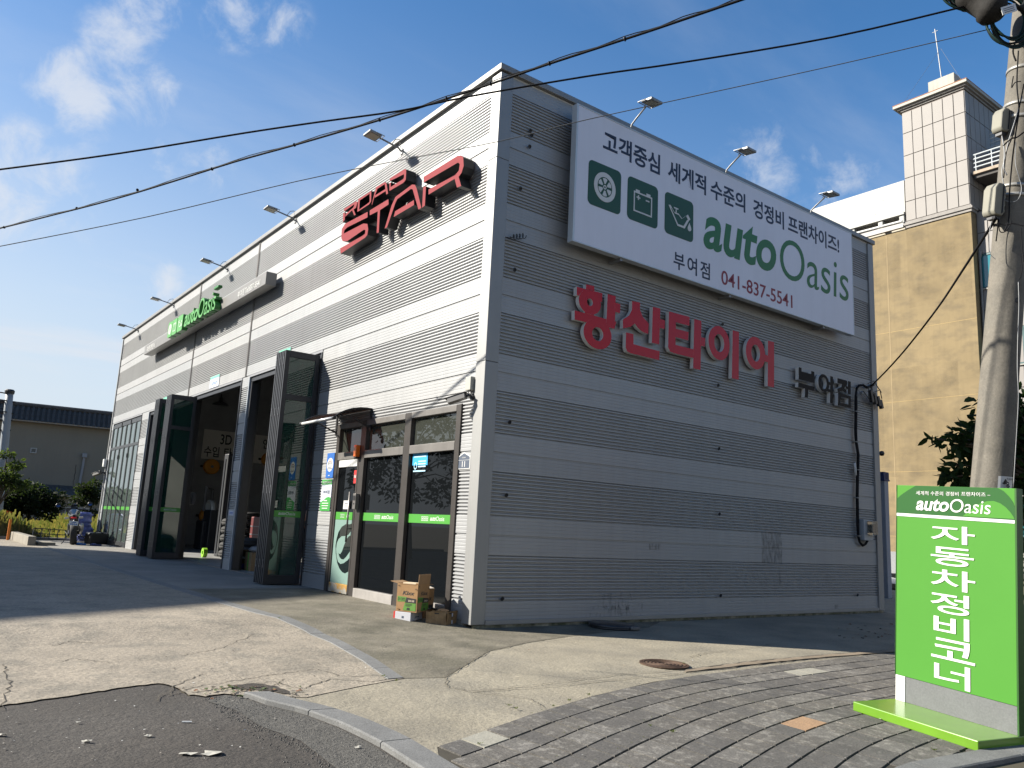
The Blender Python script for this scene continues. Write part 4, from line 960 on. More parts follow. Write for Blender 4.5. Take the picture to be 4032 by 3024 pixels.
mb = MB(); mb.pbox(bpl, -.03, WB+.012, zb0+.004, zb0+.074, -.16, .455); build('foot_plate', mb, LIMEB, bd, bevel=.006)
# ------------------------------------------------------------------ flood lights
LENS = mat('lamp_lens', (.42,.40,.30), .3)
def flood_left():
    r_ = thing('floodlight', (0,0,0), 'x', 'floodlight', 'floodlights along the sunlit eave')
    # local: wall at x=0 at attach point z=0, arm goes out to -x
    mb = MB(); mb.tube([(0,0,-.04),(-.03,0,-.03),(-.06,0,.0),(-.25,.0,.03),(-.40,.0,.055)], .014, 8); build('arm', mb, GALV, r_, True)
    mb = MB(); mb.box(-.012,-.04,-.09,.0,.04,.0); build('bracket', mb, GALV, r_)
    P = Plane((-.52, 0, .06), (0,-1,0), (-.93,0,.0)); P = Plane((-.52,0,.055), (0,-1,0), (-1,0,.10))
    mb = MB(); mb.pbox(P, -.115, .115, -.105, .105, -.018, .022); hd = build('head', mb, GALV, r_, bevel=.008)
    mb = MB(); 
    s_ = -1 if P.n[2] > 0 else 1
    mb.pbox(P, -.088, .088, -.08, .08, s_*.0225, s_*.026) if s_ > 0 else mb.pbox(P, -.088, .088, -.08, .08, -.0225, -.0185)
    build('lens', mb, LENS, hd)
    mb = MB(); mb.tube([P.pt(-.125,-.0,0), P.pt(-.125,-.14,0), P.pt(.125,-.14,0), P.pt(.125,.0,0)], .007, 6); build('yoke', mb, GALV, r_)
    mb = MB(); mb.tube([(-.18,0,.03),(-.12,.01,.13),(-.04,.02,.16),(.02,.03,.14)], .006, 6); mb.tube([(0,.0,-.02),(-.03,.02,.06),(-.02,.03,.17)], .005, 6); build('cable', mb, BLK, r_)
    return r_
spots = [((1584,588), 'floodlight on the eave directly above the pink-red letters, nearest the corner'), ((1165,862), 'second floodlight from the corner on the sunlit eave'),
         ((897,1056), 'third floodlight from the corner, above the right end of the grey box sign'), ((686,1193), 'fourth floodlight from the corner, above the green letters'),
         ((545,1298), 'farthest floodlight at the left end of the eave')]
f0 = flood_left()
for i, (p, lab) in enumerate(spots):
    a = onx(p, -.0); 
    if i == 0: f0.location = (-.005, a[1], a[2]); f0['label'] = lab
    else: dup(f0, (-.005, a[1], min(a[2], 6.98)), lab)
def flood_right():
    r_ = thing('sign_floodlight', (0,0,0), 'x', 'floodlight', 'floodlights above the billboard')
    mb = MB(); mb.tube([(0,.06,-.06),(0,.045,.06),(0,.03,.10),(0,-.05,.155),(0,-.24,.265)], .013, 8); build('arm', mb, GALV, r_, True)
    P = Plane((0,-.36,.285), (1,0,0), (0,-1,-.12))
    mb = MB(); mb.pbox(P, -.115, .115, -.10, .10, -.02, .02); hd = build('head', mb, GALV, r_, bevel=.008)
    s_ = 1 if P.n[2] < 0 else -1
    mb = MB(); mb.pbox(P, -.088, .088, -.075, .075, s_*.0205, s_*.024); build('lens', mb, LENS, hd)
    mb = MB(); mb.tube([P.pt(-.13,.0,0), P.pt(-.13,-.15,.0), P.pt(.13,-.15,0), P.pt(.13,.0,0)], .008, 6); build('yoke', mb, GALV, r_)
    mb = MB(); mb.tube([(0,-.20,.27),(.03,-.22,.36),(.02,-.3,.37),(0,-.34,.31)], .006, 6); build('cable', mb, BLK, r_)
    return r_
f1 = flood_right()
for i, (x, lab) in enumerate(((2.19, 'leftmost floodlight on a bent arm above the billboard'), (4.36, 'middle floodlight on a bent arm above the billboard'), (6.74, 'rightmost floodlight on a bent arm above the billboard'))):
    l_ = (x, -.26, V1+.02)
    if i == 0: f1.location = l_; f1['label'] = lab
    else: dup(f1, l_, lab)

# ------------------------------------------------------------------ door canopy
can = thing('door_canopy', (-.3, 3.5, 2.6), 'small curved tinted canopy on black brackets over the entrance door', 'canopy')
arc = [(-.60,2.575),(-.52,2.64),(-.42,2.695),(-.31,2.735),(-.19,2.76),(-.08,2.768),(-.0,2.768)]
y0c, y1c = 2.93, 4.12
mb = MB(); n = len(arc)
V = [(x, y, z) for y in (y0c, y1c) for x, z in arc]+[(x, y, z-.004) for y in (y0c, y1c) for x, z in arc]
mb.add(V, [(i, i+1, n+i+1, n+i) for i in range(n-1)]+[(2*n+i+1, 2*n+i, 3*n+i, 3*n+i+1) for i in range(n-1)])
build('tinted_sheet', mb, glassy('bronze_polycarbonate', (.50,.20,.08), .12, .15, .6, 1.4, body=(.10,.04,.02)), can, True)
def cbr(y):
    mb = MB()
    mb.tube([(x, y, z+.006) for x, z in arc], .013, 6); mb.tube([(-.02,y,2.50),(-.10,y,2.52),(-.30,y,2.60),(-.50,y,2.615)], [.02,.013,.012,.010], 6)
    mb.box(-.02, y-.02, 2.44, -.001, y+.02, 2.77); build('side_bracket', mb, BLK, can, bevel=.003)
cbr(y0c); cbr(y1c); 
mb = MB(); mb.tube([(-.605, y0c+.02, 2.565), (-.605, y1c-.02, 2.565)], .022, 12); build('front_tube', mb, mat('bright_aluminium', (.75,.75,.74), .35, .3), can, True)
mb = MB(); mb.tube([(-.605, y0c-.02, 2.565), (-.605, y0c+.03, 2.565)], .028, 10); mb.tube([(-.605, y1c-.03, 2.565), (-.605, y1c+.02, 2.565)], .028, 10); build('end_cap', mb, BLK, can)

# ------------------------------------------------------------------ cameras and boxes on the walls
def cctv(o, y, z, s_=1.):
    mb = MB(); P = Plane((-.19*s_, y+.10*s_, z-.02*s_), (-.50,.82,-.28), (0,.3,.95)); mb.pbox(P, -.13*s_, .11*s_, -.035*s_, .035*s_, -.035*s_, .035*s_); mb.pbox(P, -.15*s_, .15*s_, .036*s_, .042*s_, -.045*s_, .045*s_)
    build('camera_body', mb, mat('camera_grey', (.12,.115,.11), .4), o, bevel=.006)
    mb = MB(); mb.tube([(-.02,y-.02,z+.01),(-.08,y-.01,z+.03),(-.14,y+.03,z+.0)], .018*s_, 8); mb.lathe([(.04*s_,0),(.035*s_,.03*s_)], (-.022,y-.02,z+.01), (-1,0,0), 12); build('mount', mb, BLK, o)
o = thing('security_camera', (-.1,.3,2.6), 'grey bullet security camera angled down above the number plate', 'camera'); cctv(o, .22, 2.66)
o = thing('camera_junction_box', (-.05,.27,2.8), 'small grey junction box above the bullet camera by the corner', 'box')
mb = MB(); mb.box(-.075,.20,2.76,-.003,.315,2.93); build('casing', mb, mat('box_beige', (.42,.41,.36), .5), o, bevel=.006)
mb = MB(); mb.tube([(-.04,.24,2.76),(-.05,.22,2.71),(-.04,.21,2.66)], .006, 6); mb.tube([(-.04,.27,2.76),(-.07,.25,2.70),(-.09,.23,2.68)], .006, 6); build('cable', mb, BLK, o)
o = thing('far_security_camera', (-.1,22.1,2.2), 'black security camera under a white box at the far end of the sunlit wall', 'camera')
cctv(o, 22.2, 2.3, 1.3); mb = MB(); mb.box(-.12,22.1,2.52,-.035,22.3,2.78); build('casing', mb, WPLAS, o, bevel=.006)
p = ony((3463,1785), .0)
o = thing('dome_camera', p, 'small black ball camera sticking out past the right edge of the gable', 'camera')
mb = MB(); c = np.array([9.26, -.03, p[2]]); mb.lathe([(.002,-.05),(.035,-.04),(.05,0),(.035,.04),(.002,.05)], c, (0,0,1), 14); mb.tube([(9.18,-.03,p[2]),(9.24,-.03,p[2])], .02, 8); build('camera_body', mb, BLK, o, True)
# electric meter in its box, cable down the wall
z1m = ony((3395,2046),-.02)[2]; z0m = ony((3400,2128),-.02)[2]; xm0 = ony((3387,2090),-.02)[0]; xm1 = ony((3425,2090),-.14)[0]
o = thing('electric_meter', (xm0, -.05, z0m), 'grey electric meter box with a clear cover low on the gable wall', 'meter')
mb = MB(); mb.box(xm0, -.10, z0m, xm0+.30, -.003, z1m); build('casing', mb, mat('meter_grey', (.40,.43,.45), .45, amt=.05), o, bevel=.01)
mb = MB(); mb.box(xm0+.10, -.20, z0m+.10, xm0+.29, -.101, z1m-.02); build('clear_cover', mb, glassy('clear_cover_plastic', (.75,.74,.68), .25, .05, 1., 1.5, body=(.35,.34,.28)), o, bevel=.012)
mb = MB(); mb.box(xm0+.15, -.16, z0m+.14, xm0+.24, -.102, z1m-.08); build('meter_dial', mb, BLK, o)
tpts = [(3440,1515),(3415,1527),(3398,1516),(3382,1518),(3373,1530),(3369,1560),(3369,1620),(3368,1700),(3370,1740),(3378,1790),(3376,1850),(3375,1880),(3374,1960),(3376,2060),(3379,2110),(3385,2135),(3397,2148),(3408,2142),(3415,2130)]
ws = [ony(q, -.05) for q in tpts]
o = thing('wall_cable', ws[8], 'thick black cable clipped down the right end of the gable wall', 'cable')
mb = MB(); mb.tube(ws, .022, 8); mb.tube([q+np.array([.045,0,.0]) for q in ws[5:14]], .010, 6); build('sheath', mb, CAB, o, True)
for q in ws[6:15:2]: mb = MB(); mb.box(q[0]-.035, -.08, q[2]-.008, q[0]+.045, -.003, q[2]+.008); build('clip', mb, GALV, o)
c = ony((3371,1850), -.06); mb = MB(); mb.tube([c+np.array([-.05,0,.12]), c+np.array([-.03,0,.05]), c+np.array([-.02,0,-.10])], .022, 8); build('white_clamp', mb, WPLAS, o, True)
cl = [ony(q, -.10) for q in ((3425,1535),(3440,1553),(3452,1563))]
o = thing('cable_connectors', cl[1], 'cluster of black cable clamps at the right edge of the gable', 'cable clamps')
mb = MB()
for k, q in enumerate(((3430,1560),(3444,1570),(3458,1580),(3468,1592))):
    c = ony(q, -.12); mb.obox(c, (.035,0,.012), (0,.03,0), (-.03,0,.11-.01*k))
build('clamp', mb, BLK, o, bevel=.006)
mb = MB()
for a_, b_, c_ in (((3418,1510),(3440,1500),(3470,1545)), ((3400,1540),(3425,1575),(3450,1572)), ((3420,1520),(3420,1560),(3445,1590)), ((3440,1545),(3465,1535),(3472,1570))):
    mb.tube([ony(q, -.12) for q in (a_, b_, c_)], .009, 6)
build('loop', mb, BLK, o)
mb = MB(); q = ony((3388,1550),-.09); mb.tube([ony((3380,1535),-.03), q, ony((3405,1570),-.10)], .010, 6); mb.lathe([(.03,-.05),(.04,0),(.03,.05)], ony((3395,1548),-.08), (1,0,.2), 10); build('insulator', mb, GALV, o)
# unit on the far right edge and wiring up to it
o = thing('wall_duct_box', (9.3,.2,4.4), 'grey box with a pale top mounted at the right edge of the gable', 'box')
zt_ = ony((3450,1398),.1)[2]; zb_ = ony((3450,1460),.1)[2]
mb = MB(); mb.box(9.19,.12,zb_,9.40,.35,zt_-.12); build('casing', mb, mat('duct_grey', (.30,.33,.36), .5), o, bevel=.005)
mb = MB(); mb.add([(9.19,.1,zt_-.118),(9.46,.1,zt_),(9.46,.4,zt_),(9.19,.4,zt_-.118)], [(0,1,2,3)]); mb.add([(9.19,.1,zt_-.12),(9.46,.1,zt_-.002),(9.46,.4,zt_-.002),(9.19,.4,zt_-.12)], [(3,2,1,0)]); build('lid', mb, WPLAS, o)
# blue capped post behind the right end
pA = ony((3476,1905), 1.6); pB = ony((3484,2400), 1.6); xc = (pA[0]+pB[0])/2+.02
o = thing('capped_post', (xc,1.6,-.3), 'tall grey square post with a dark blue cap behind the gable corner', 'post')
zt_ = ony((3476,1895),1.6)[2]
mb = MB(); mb.box(xc-.085,1.5,-.6,xc+.085,1.7,zt_); build('post', mb, mat('post_grey_blue', (.30,.34,.40), .5, amt=.08, ns=3), o, bevel=.005)
mb = MB(); zc2 = ony((3476,1860),1.6)[2]; mb.box(xc-.12,1.48,zt_,xc+.12,1.72,zt_+.03)
for i in range(4): mb.box(xc-.115+i*.06, 1.49, zt_+.03, xc-.075+i*.06, 1.71, zc2-.02)
mb.box(xc-.11,1.5,zc2-.02,xc+.11,1.7,zc2); build('cap', mb, mat('navy_cap', (.01,.03,.12), .5), o)
# small hooks and a coil of wire on the gable
mb = MB()
for q in ((2089,514),(2094,533),(2086,577),(2050,742),(2027,1062),(2007,1663),(1994,1950),(1978,2358),(2838,2345),(2833,2024),(2831,1767),(2845,1277),(3377,2343),(2828,1517)):
    c = ony(q, -.03); mb.torus(c, (0,1,.3), .022, .006, 12, 6)
build('screw_hook', mb, DSTEEL, shop)
o = thing('coiled_wire', ony((2045,937),-.02), 'short coil of black wire on the gable beside the corner trim', 'wire')
mb = MB(); base = ony((1992,938), -.03); end = ony((2064,930), -.03)
pts = [base+(end-base)*t+np.array([0,-.02,0])+np.array([.02*math.cos(t*38), 0, .035*math.sin(t*38)*(1 if t > .35 else .1)]) for t in np.linspace(0,1,70)]
mb.tube(pts, .006, 5); build('coil', mb, BLK, o)

# ------------------------------------------------------------------ cartons in front of the shop
CARD = mat('kraft_cardboard', (.35,.20,.085), .85, amt=.1, ns=8, fine=.06, bump=.1, bs=30)
CARDI = mat('cardboard_inside', (.32,.19,.09), .85, amt=.1, ns=8)
KGR = mat('box_green_print', (.10,.26,.03), .7)
def carton(root, c, e1, e2, L1, L2, z0, z1, flaps=True, t=.006):
    """c = near corner on plan, e1 runs to the left rear, e2 to the right rear"""
    c = np.array([*c, 0.]); e1 = np.array([*e1, 0.]); e2 = np.array([*e2, 0.]); e1 /= np.linalg.norm(e1); e2 /= np.linalg.norm(e2); up = np.array([0,0,1.])
    def wall(o, d, ln, inn):
        mb.obox(o+d*ln/2+inn*t/2+up*(z0+z1)/2, d*ln/2, inn*t/2, up*(z1-z0)/2)
    mb = MB(); wall(c, e1, L1, e2); wall(c+e2*(L2-t), e1, L1, e2); wall(c+e2*t, e2, L2-2*t, e1); wall(c+e1*(L1-t)+e2*t, e2, L2-2*t, e1)
    mb.obox(c+e1*L1/2+e2*L2/2+up*(z0+.004), e1*(L1/2-t), e2*(L2/2-t), up*.003); body = build('carton_body', mb, CARD, root)
    return body, c, e1, e2, up
def cprint(root, Pc, bits):
    for i, (kind, a, b, c_, d, m_, ex) in enumerate(bits):
        mb = MB(); q = .0006+.0005*i
        if kind == 't': text(ex, Pc, a, b, c_, d, q, q+.0004, .03, .22 if m_ is BLKP and len(ex) == 4 else 0, mb)
        elif kind == 'p': mb.prism(ex, Pc, q, q+.0004)
        else: mb.pbox(Pc, a, b, c_, d, q, q+.0004)
        build('print', mb, m_, root)
BLKP = mat('black_box_print', (.012,.011,.012), .6)
E1, E2 = (-.46,.88), (.88,.46)
kx = thing('oil_carton', (-.4,.5,.07), 'tall brown open motor oil carton with green print stacked on a white box', 'carton')
L1, L2, Z0, Z1 = .285, .265, .076, .395
body, c, e1, e2, up = carton(kx, (-.515,.385), E1, E2, L1, L2, Z0, Z1)
H = Z1-Z0
def face_bits(wd, sm):
    g_ = .0
    return [('t', wd*.28, wd*.86, H*.60, H*.74, BLKP, 'Kixx'),
            ('p', 0,0,0,0, KGR, [(wd*.05, H*.34),(wd*.44,H*.36),(wd*.50,H*.52),(wd*.05,H*.54)]),
            ('t', wd*.07, wd*.42, H*.39, H*.49, BLKP, 'D1 C2/C3'),
            ('p', 0,0,0,0, BLKP, [(wd*.42, H*.33),(wd*.95,H*.33),(wd*.95,H*.48),(wd*.48,H*.51)]),
            ('p', 0,0,0,0, KGR, [(wd*.34, H*.05),(wd*.95,H*.05),(wd*.95,H*.32),(wd*.42,H*.32)]),
            ('t', wd*.58, wd*.86, H*.36, H*.43, mat('cream_print', (.62,.52,.4), .6), '5W-30'),
            ('r', wd*.46, wd*.76, H*.275, H*.29, BLKP, 0), ('r', wd*.46, wd*.76, H*.24, H*.255, BLKP, 0), ('r', wd*.46, wd*.68, H*.205, H*.22, BLKP, 0),
            ('p', 0,0,0,0, BLKP, [(wd*.52,H*.08),(wd*.68,H*.08),(wd*.66,H*.15),(wd*.55,H*.15)]), ('r', wd*.06, wd*.11, H*.90, H*.94, BLKP, 0), ('r', wd*.90, wd*.94, H*.80, H*.85, BLKP, 0),
            ('r', wd*.07, wd*.17, H*.06, H*.11, mat('brown_print', (.22,.11,.04), .7), 0)]
PL_ = Plane(c+e1*L1+up*Z0, -e1, up); PR_ = Plane(c+up*Z0, e2, up)
cprint(body, PL_, face_bits(L1, 0)); cprint(body, PR_, face_bits(L2, 0))
def flap(root, o, along, out, ln, dep, m_=CARDI):
    mb = MB(); out = np.array(out, float); out /= np.linalg.norm(out); nn = np.cross(along, out); nn /= np.linalg.norm(nn)
    mb.obox(o+along*ln/2+out*dep/2, along*ln/2, out*dep/2, nn*.0025); return build('flap', mb, m_, root)
T = up*Z1
flap(kx, c+e2*.002+T, e2, up*1.0+e1*-.05, L2-.004, .115)                 # right front flap standing
flap(kx, c+e1*L1+T, e2, e1*1.0+up*.18, L2-.004, .10)                    # left flap folded out
flap(kx, c+e1*.03+T+e2*0, e1, -e2*.2-up*1.0, L1-.06, .006)
flap(kx, c+e2*L2+T, e1, e2*1.0-up*.15, L1, .09)
mb = MB(); mb.obox(c+e1*.14+e2*.10+up*(Z1-.02), e1*.09, e2*.07, up*.03); build('packing_inside', mb, mat('cream_card', (.62,.50,.34), .8), kx, bevel=.004)
wb = thing('white_box', (-.5,.5,-.03), 'flat white box with a red end under the tall oil carton', 'box')
zw0 = -.045; cw_ = np.array([-.575,.475,0]); e1n, e2n = e1, e2
cw_ = np.array([-.548,.442,0])
mb = MB(); mb.obox(cw_+e1n*.115+e2n*.13+up*(zw0+.058), e1n*.108, e2n*.13, up*.058); build('carton_body', mb, mat('white_card', (.55,.55,.58), .6), wb, bevel=.003)
mb = MB(); mb.obox(cw_+e1n*.2340+e2n*.13+up*(zw0+.058), e1n*.011, e2n*.13, up*.058); build('red_end', mb, mat('red_card', (.60,.02,.01), .6), wb)
Pw = Plane(cw_+e1n*.22+up*zw0+e1n*0, -e1n, up); mb = MB(); mb.pbox(Pw, .09, .12, .045, .07, .0006, .001); Pw2 = Plane(cw_+e1n*.007+up*zw0, e2n, up); mb.pbox(Pw2, .10, .19, .055, .065, .0006, .0012); build('print', mb, GRP, wb)
k2_ = thing('rear_oil_carton', (-.2,.7,0), 'second brown oil carton standing behind the tall open one', 'carton')
body2, c2, _, _, _ = carton(k2_, (-.285,.60), (-.3,.95), (.95,.3), .25, .17, -.02, .33)
PR2 = Plane(c2+np.array([0,0,-.02]), np.array([.95,.3,0]), up); cprint(body2, PR2, [('t', -.0+.01, .13, .21, .26, BLKP, 'Kixx'), ('r', .02, .16, .10, .16, BLKP, 0)])
flap(k2_, c2+up*.33+np.array([-.0,.0,0]), np.array([.95,.3,0])/1.0, (-.3,.95,.25), .17, .10, mat('white_flap', (.70,.62,.52), .8))
sb = thing('crumpled_carton', (-.15,.3,-.05), 'low battered brown carton with black lining beside the corner trim', 'carton')
cs = np.array([-.215,.20,0]); s1_ = np.array([-.74,.67,0]); s2_ = np.array([.91,.41,0]); s1_ /= np.linalg.norm(s1_); s2_ /= np.linalg.norm(s2_)
rr = random.Random(3)
def crumple(o, d, ln, z0, z1, nrm, m_):
    mb = MB(); nx, nz = 9, 6; V = []
    for j in range(nz+1):
        for i in range(nx+1):
            a = i/nx; b_ = j/nz; w_ = rr.uniform(-.006,.006)*math.sin(math.pi*a)+(.012*math.sin(a*5+b_*3)*b_ if b_ > .3 else 0)
            V.append(o+d*ln*a+nrm*w_+up*(z0+(z1-z0)*b_+(rr.uniform(-.012,.012) if j == nz else 0)))
    mb.add(V, [(j*(nx+1)+i, j*(nx+1)+i+1, (j+1)*(nx+1)+i+1, (j+1)*(nx+1)+i) for j in range(nz) for i in range(nx)]); return build('carton_side', mb, m_, sb, True)
zs0, zs1 = -.06, .105
for o_, d_, ln, nn in ((cs, s1_, .24, -s2_), (cs, s2_, .22, -s1_), (cs+s1_*.24, s2_, .22, s1_), (cs+s2_*.22, s1_, .24, s2_)): crumple(o_, d_, ln, zs0, zs1, nn, mat('worn_cardboard', (.34,.22,.105), .9, amt=.3, ns=14, fine=.1, col2=(.24,.155,.075), n3=9))
mb = MB(); mb.obox(cs+s1_*.12+s2_*.11+up*.075, s1_*.112, s2_*.104, up*.006); build('black_lining', mb, BLK, sb)
mb = MB(); nx = 12; V = []
for j in range(3):
    for i in range(nx+1):
        a = i/nx; V.append(cs+s1_*(.24-.06*j)+s2_*(.22*a)+up*(.11+.02*math.sin(a*7+j)+.012*(j == 1)))
mb.add(V, [(j*(nx+1)+i, j*(nx+1)+i+1, (j+1)*(nx+1)+i+1, (j+1)*(nx+1)+i) for j in range(2) for i in range(nx)]); build('torn_flap', mb, mat('dark_liner', (.05,.045,.04), .8), sb, True)
mb = MB(); V = []
for j in range(3):
    for i in range(nx+1):
        a = i/nx; V.append(cs+s1_*(.24*a)+s2_*(.05*j)+up*(.103+.025*math.sin(a*4+.3)*(j == 1)+.004*j))
mb.add(V, [(j*(nx+1)+i, j*(nx+1)+i+1, (j+1)*(nx+1)+i+1, (j+1)*(nx+1)+i) for j in range(2) for i in range(nx)]); build('torn_flap', mb, CARD, sb, True)
mb = MB(); Ps = Plane(cs+up*zs0, s2_, up); 
for q in (.09,.135): pass
build('tape', MB().merge((lambda m: (m.pbox(Ps, .10, .125, .02, .06, .008, .009), m.pbox(Ps, .10, .125, .10, .14, .008, .009), m)[-1])(MB())), PALE, sb)

# ------------------------------------------------------------------ covers on the ground
IRON = mat('rusty_iron', (.075,.042,.028), .75, .3, amt=.3, ns=9, fine=.3, bump=.3, bs=40, col2=(.13,.08,.05), n3=12)
mc = ong((2615,2620)); zc3 = gz(mc[1])
mh = thing('manhole_cover', (mc[0], mc[1], zc3), 'round rusty iron manhole cover set in the concrete near the pavers', 'manhole cover')
mb = MB(); mb.lathe([(.235,.0),(.235,.011),(.212,.011),(.212,.004)], (mc[0], mc[1], zc3+.008), (0,-.02,1), 40); build('rim', mb, IRON, mh)
mb = MB(); pr = [(.205,.0)]
for q in (.205,.17,.135,.10,.065,.03): pr += [(q,.012),(q-.012,.012),(q-.014,.007),(q-.03,.007)]
pr = pr[:-1]+[(.001,.009)]; mb.lathe(pr, (mc[0], mc[1], zc3+.008), (0,-.02,1), 40); build('lid', mb, IRON, mh)
lc = (1.93,-.33); zl = gz(lc[1])
o = thing('plastic_cover', (lc[0], lc[1], zl), 'round black plastic cover lying on the ground at the foot of the gable', 'cover')
mb = MB(); mb.lathe([(.26,.006),(.285,.03),(.285,.055),(.27,.065),(.001,.068)], (lc[0], lc[1], zl), (.02,-.03,1), 40); mb.torus((lc[0]+.02, lc[1], zl+.03), (0,0,1), .27, .03, 36, 8); build('disc', mb, mat('black_lid_plastic', (.02,.022,.028), .35), o, True)
mb = MB(); mb.obox((lc[0]+.12, lc[1]-.30, zl+.03), (.07,0,0), (0,.03,0), (0,0,.02)); build('stone', mb, GRAN, o, bevel=.01)
# ------------------------------------------------------------------ concrete utility pole and everything on it
PCON = mat('pole_concrete', (.175,.158,.13), .85, amt=.14, ns=5, fine=.16, bump=.35, bs=45, col2=(.145,.133,.112), n3=7)
HD = 8.2
pa, pb_ = far((3901,1912), HD), far((3973,1000), HD)
pd = (pb_-pa)/(pb_[2]-pa[2])
def pole(z): return pa+pd*(z-pa[2])
def prad(z): return .1565-.0062*(z-1.66)
up_ = thing('utility_pole', pole(-.3), 'thick leaning concrete utility pole behind the green board', 'utility pole')
zz = np.linspace(-.4, 9.5, 34); mb = MB(); mb.tube([pole(z) for z in zz], [prad(z) for z in zz], 28); build('shaft', mb, PCON, up_, True)
right = AR/np.linalg.norm(AR); toc = -AF*np.array([1,1,0]); toc /= np.linalg.norm(toc)
rt = np.cross(np.array([0,0,1.]), toc); rt = rt if rt@AR > 0 else -rt
STRAP = mat('steel_strap', (.42,.41,.38), .45, .5)
def strap(z, h=.03):
    mb = MB(); r0 = prad(z)+.004; mb.lathe([(r0,-h/2),(r0+.004,-h/2),(r0+.004,h/2),(r0,h/2)], pole(z), pd, 28); build('strap', mb, STRAP, up_, True)
def zpix(v):                                                 # height on the pole axis seen at photo row v
    lo, hi = 0., 9.
    for _ in range(40):
        m_ = (lo+hi)/2; q = pole(m_)-CAM; vv = 1512-FPX*(q@AU)/(q@AF)
        if vv > v: lo = m_
        else: hi = m_
    return lo
for v in (285, 425, 478, 748, 785): strap(zpix(v))
for v, dx in ((1200,.02),(1900,-.10)):
    z = zpix(v); c = pole(z)+toc*(prad(z)-.004)+rt*.02; mb = MB(); mb.lathe([(.018,0),(.024,0),(.024,.006),(.018,.006)], c, toc, 16); mb.lathe([(.001,.003),(.017,.003)], c, toc, 14); build('step_bolt_hole', mb, BLK, up_)
# poster stub tied to the pole
z = zpix(1900); mb = MB(); R0 = prad(z)+.003; V = []
n = 10
for dz in (-.20, .045):
    for i in range(n+1):
        a = math.radians(-12+78*i/n); V.append(pole(z+dz)+toc*R0*math.cos(a)+rt*R0*math.sin(a))
mb.add(V, [(i, i+1, n+2+i, n+1+i) for i in range(n)]); pst = thing('pole_flyer', pole(z), 'white flyer with black Korean letters wrapped on the concrete pole', 'flyer'); build('paper', mb, WHITE, pst)
Pp = Plane(pole(z)+toc*(R0+.004)+rt*.06, rt*.85-toc*.45, (0,0,1)); mb = MB()
text('용', Pp, -.055, .0, -.075, .0, .0, .001, .045, 0, mb); text('건고루딸', Pp, -.045, .055, .012, .032, .004, .005, .02, 0, mb); build('lettering', mb, BLKP, pst)
# junction boxes
BEI = mat('beige_box_plastic', (.27,.26,.215), .6, spec=.2, amt=.06, ns=4)
def jbox(name, lab, q, w_, h_, d_, dist):
    c = far(q, dist); o = thing(name, c, lab, 'junction box'); P = Plane(c, rt+np.array([0,0,.0])-toc*.35, np.array([0,0,1.])+pd*np.array([1,1,0])*1.0)
    mb = MB(); poly = [(-w_/2,-h_/2+.03),(-w_/2+.02,-h_/2),(w_/2-.02,-h_/2),(w_/2,-h_/2+.04),(w_/2,h_/2-.03),(w_/2-.03,h_/2),(-w_/2+.03,h_/2),(-w_/2,h_/2-.05)]
    mb.prism(poly, P, -d_/2, d_/2); build('casing', mb, BEI, o, bevel=.012)
    mb = MB(); mb.pbox(P, w_*.18, w_*.22, -h_/2+.02, h_/2-.02, d_/2, d_/2+.012); build('seam', mb, DSTEEL, o)
    mb = MB()
    for k in (-.32,-.12,.12,.32): mb.pbox(P, w_/2-.01, w_/2+.025, h_*k-.012, h_*k+.012, -d_*.2, d_*.35)
    build('clasp', mb, BEI, o, bevel=.004)
    mb = MB(); mb.pbox(P, -w_*.2, w_*.3, -h_/2-.03, -h_/2, -d_*.3, d_*.3); build('gland', mb, DSTEEL, o)
    return o, P
zA = far((3940,478), 8.1); jA, PA = jbox('upper_junction_box', 'beige cable junction box high on the pole, upper of two', (3943,478), .115, .225, .11, 8.08)
jB, PB = jbox('lower_junction_box', 'beige cable junction box high on the pole, lower of two', (3914,790), .125, .30, .13, 7.98)
def wire(name, lab, pts, r_, cat='cable', m_=CAB, grp=None, part='sheath'):
    o = thing(name, pts[len(pts)//2], lab, cat, grp); mb = MB(); mb.tube(pts, r_, 6); build(part, mb, m_, o, True); return o
def smooth(pts, k=6):
    pts = [np.array(p, float) for p in pts]; out = []
    for i in range(len(pts)-1):
        p0, p1, p2, p3 = pts[max(0,i-1)], pts[i], pts[i+1], pts[min(len(pts)-1,i+2)]
        for j in range(k):
            t = j/k; out.append(.5*((2*p1)+(-p0+p2)*t+(2*p0-5*p1+4*p2-p3)*t*t+(-p0+3*p1-3*p2+p3)*t**3))
    return out+[pts[-1]]
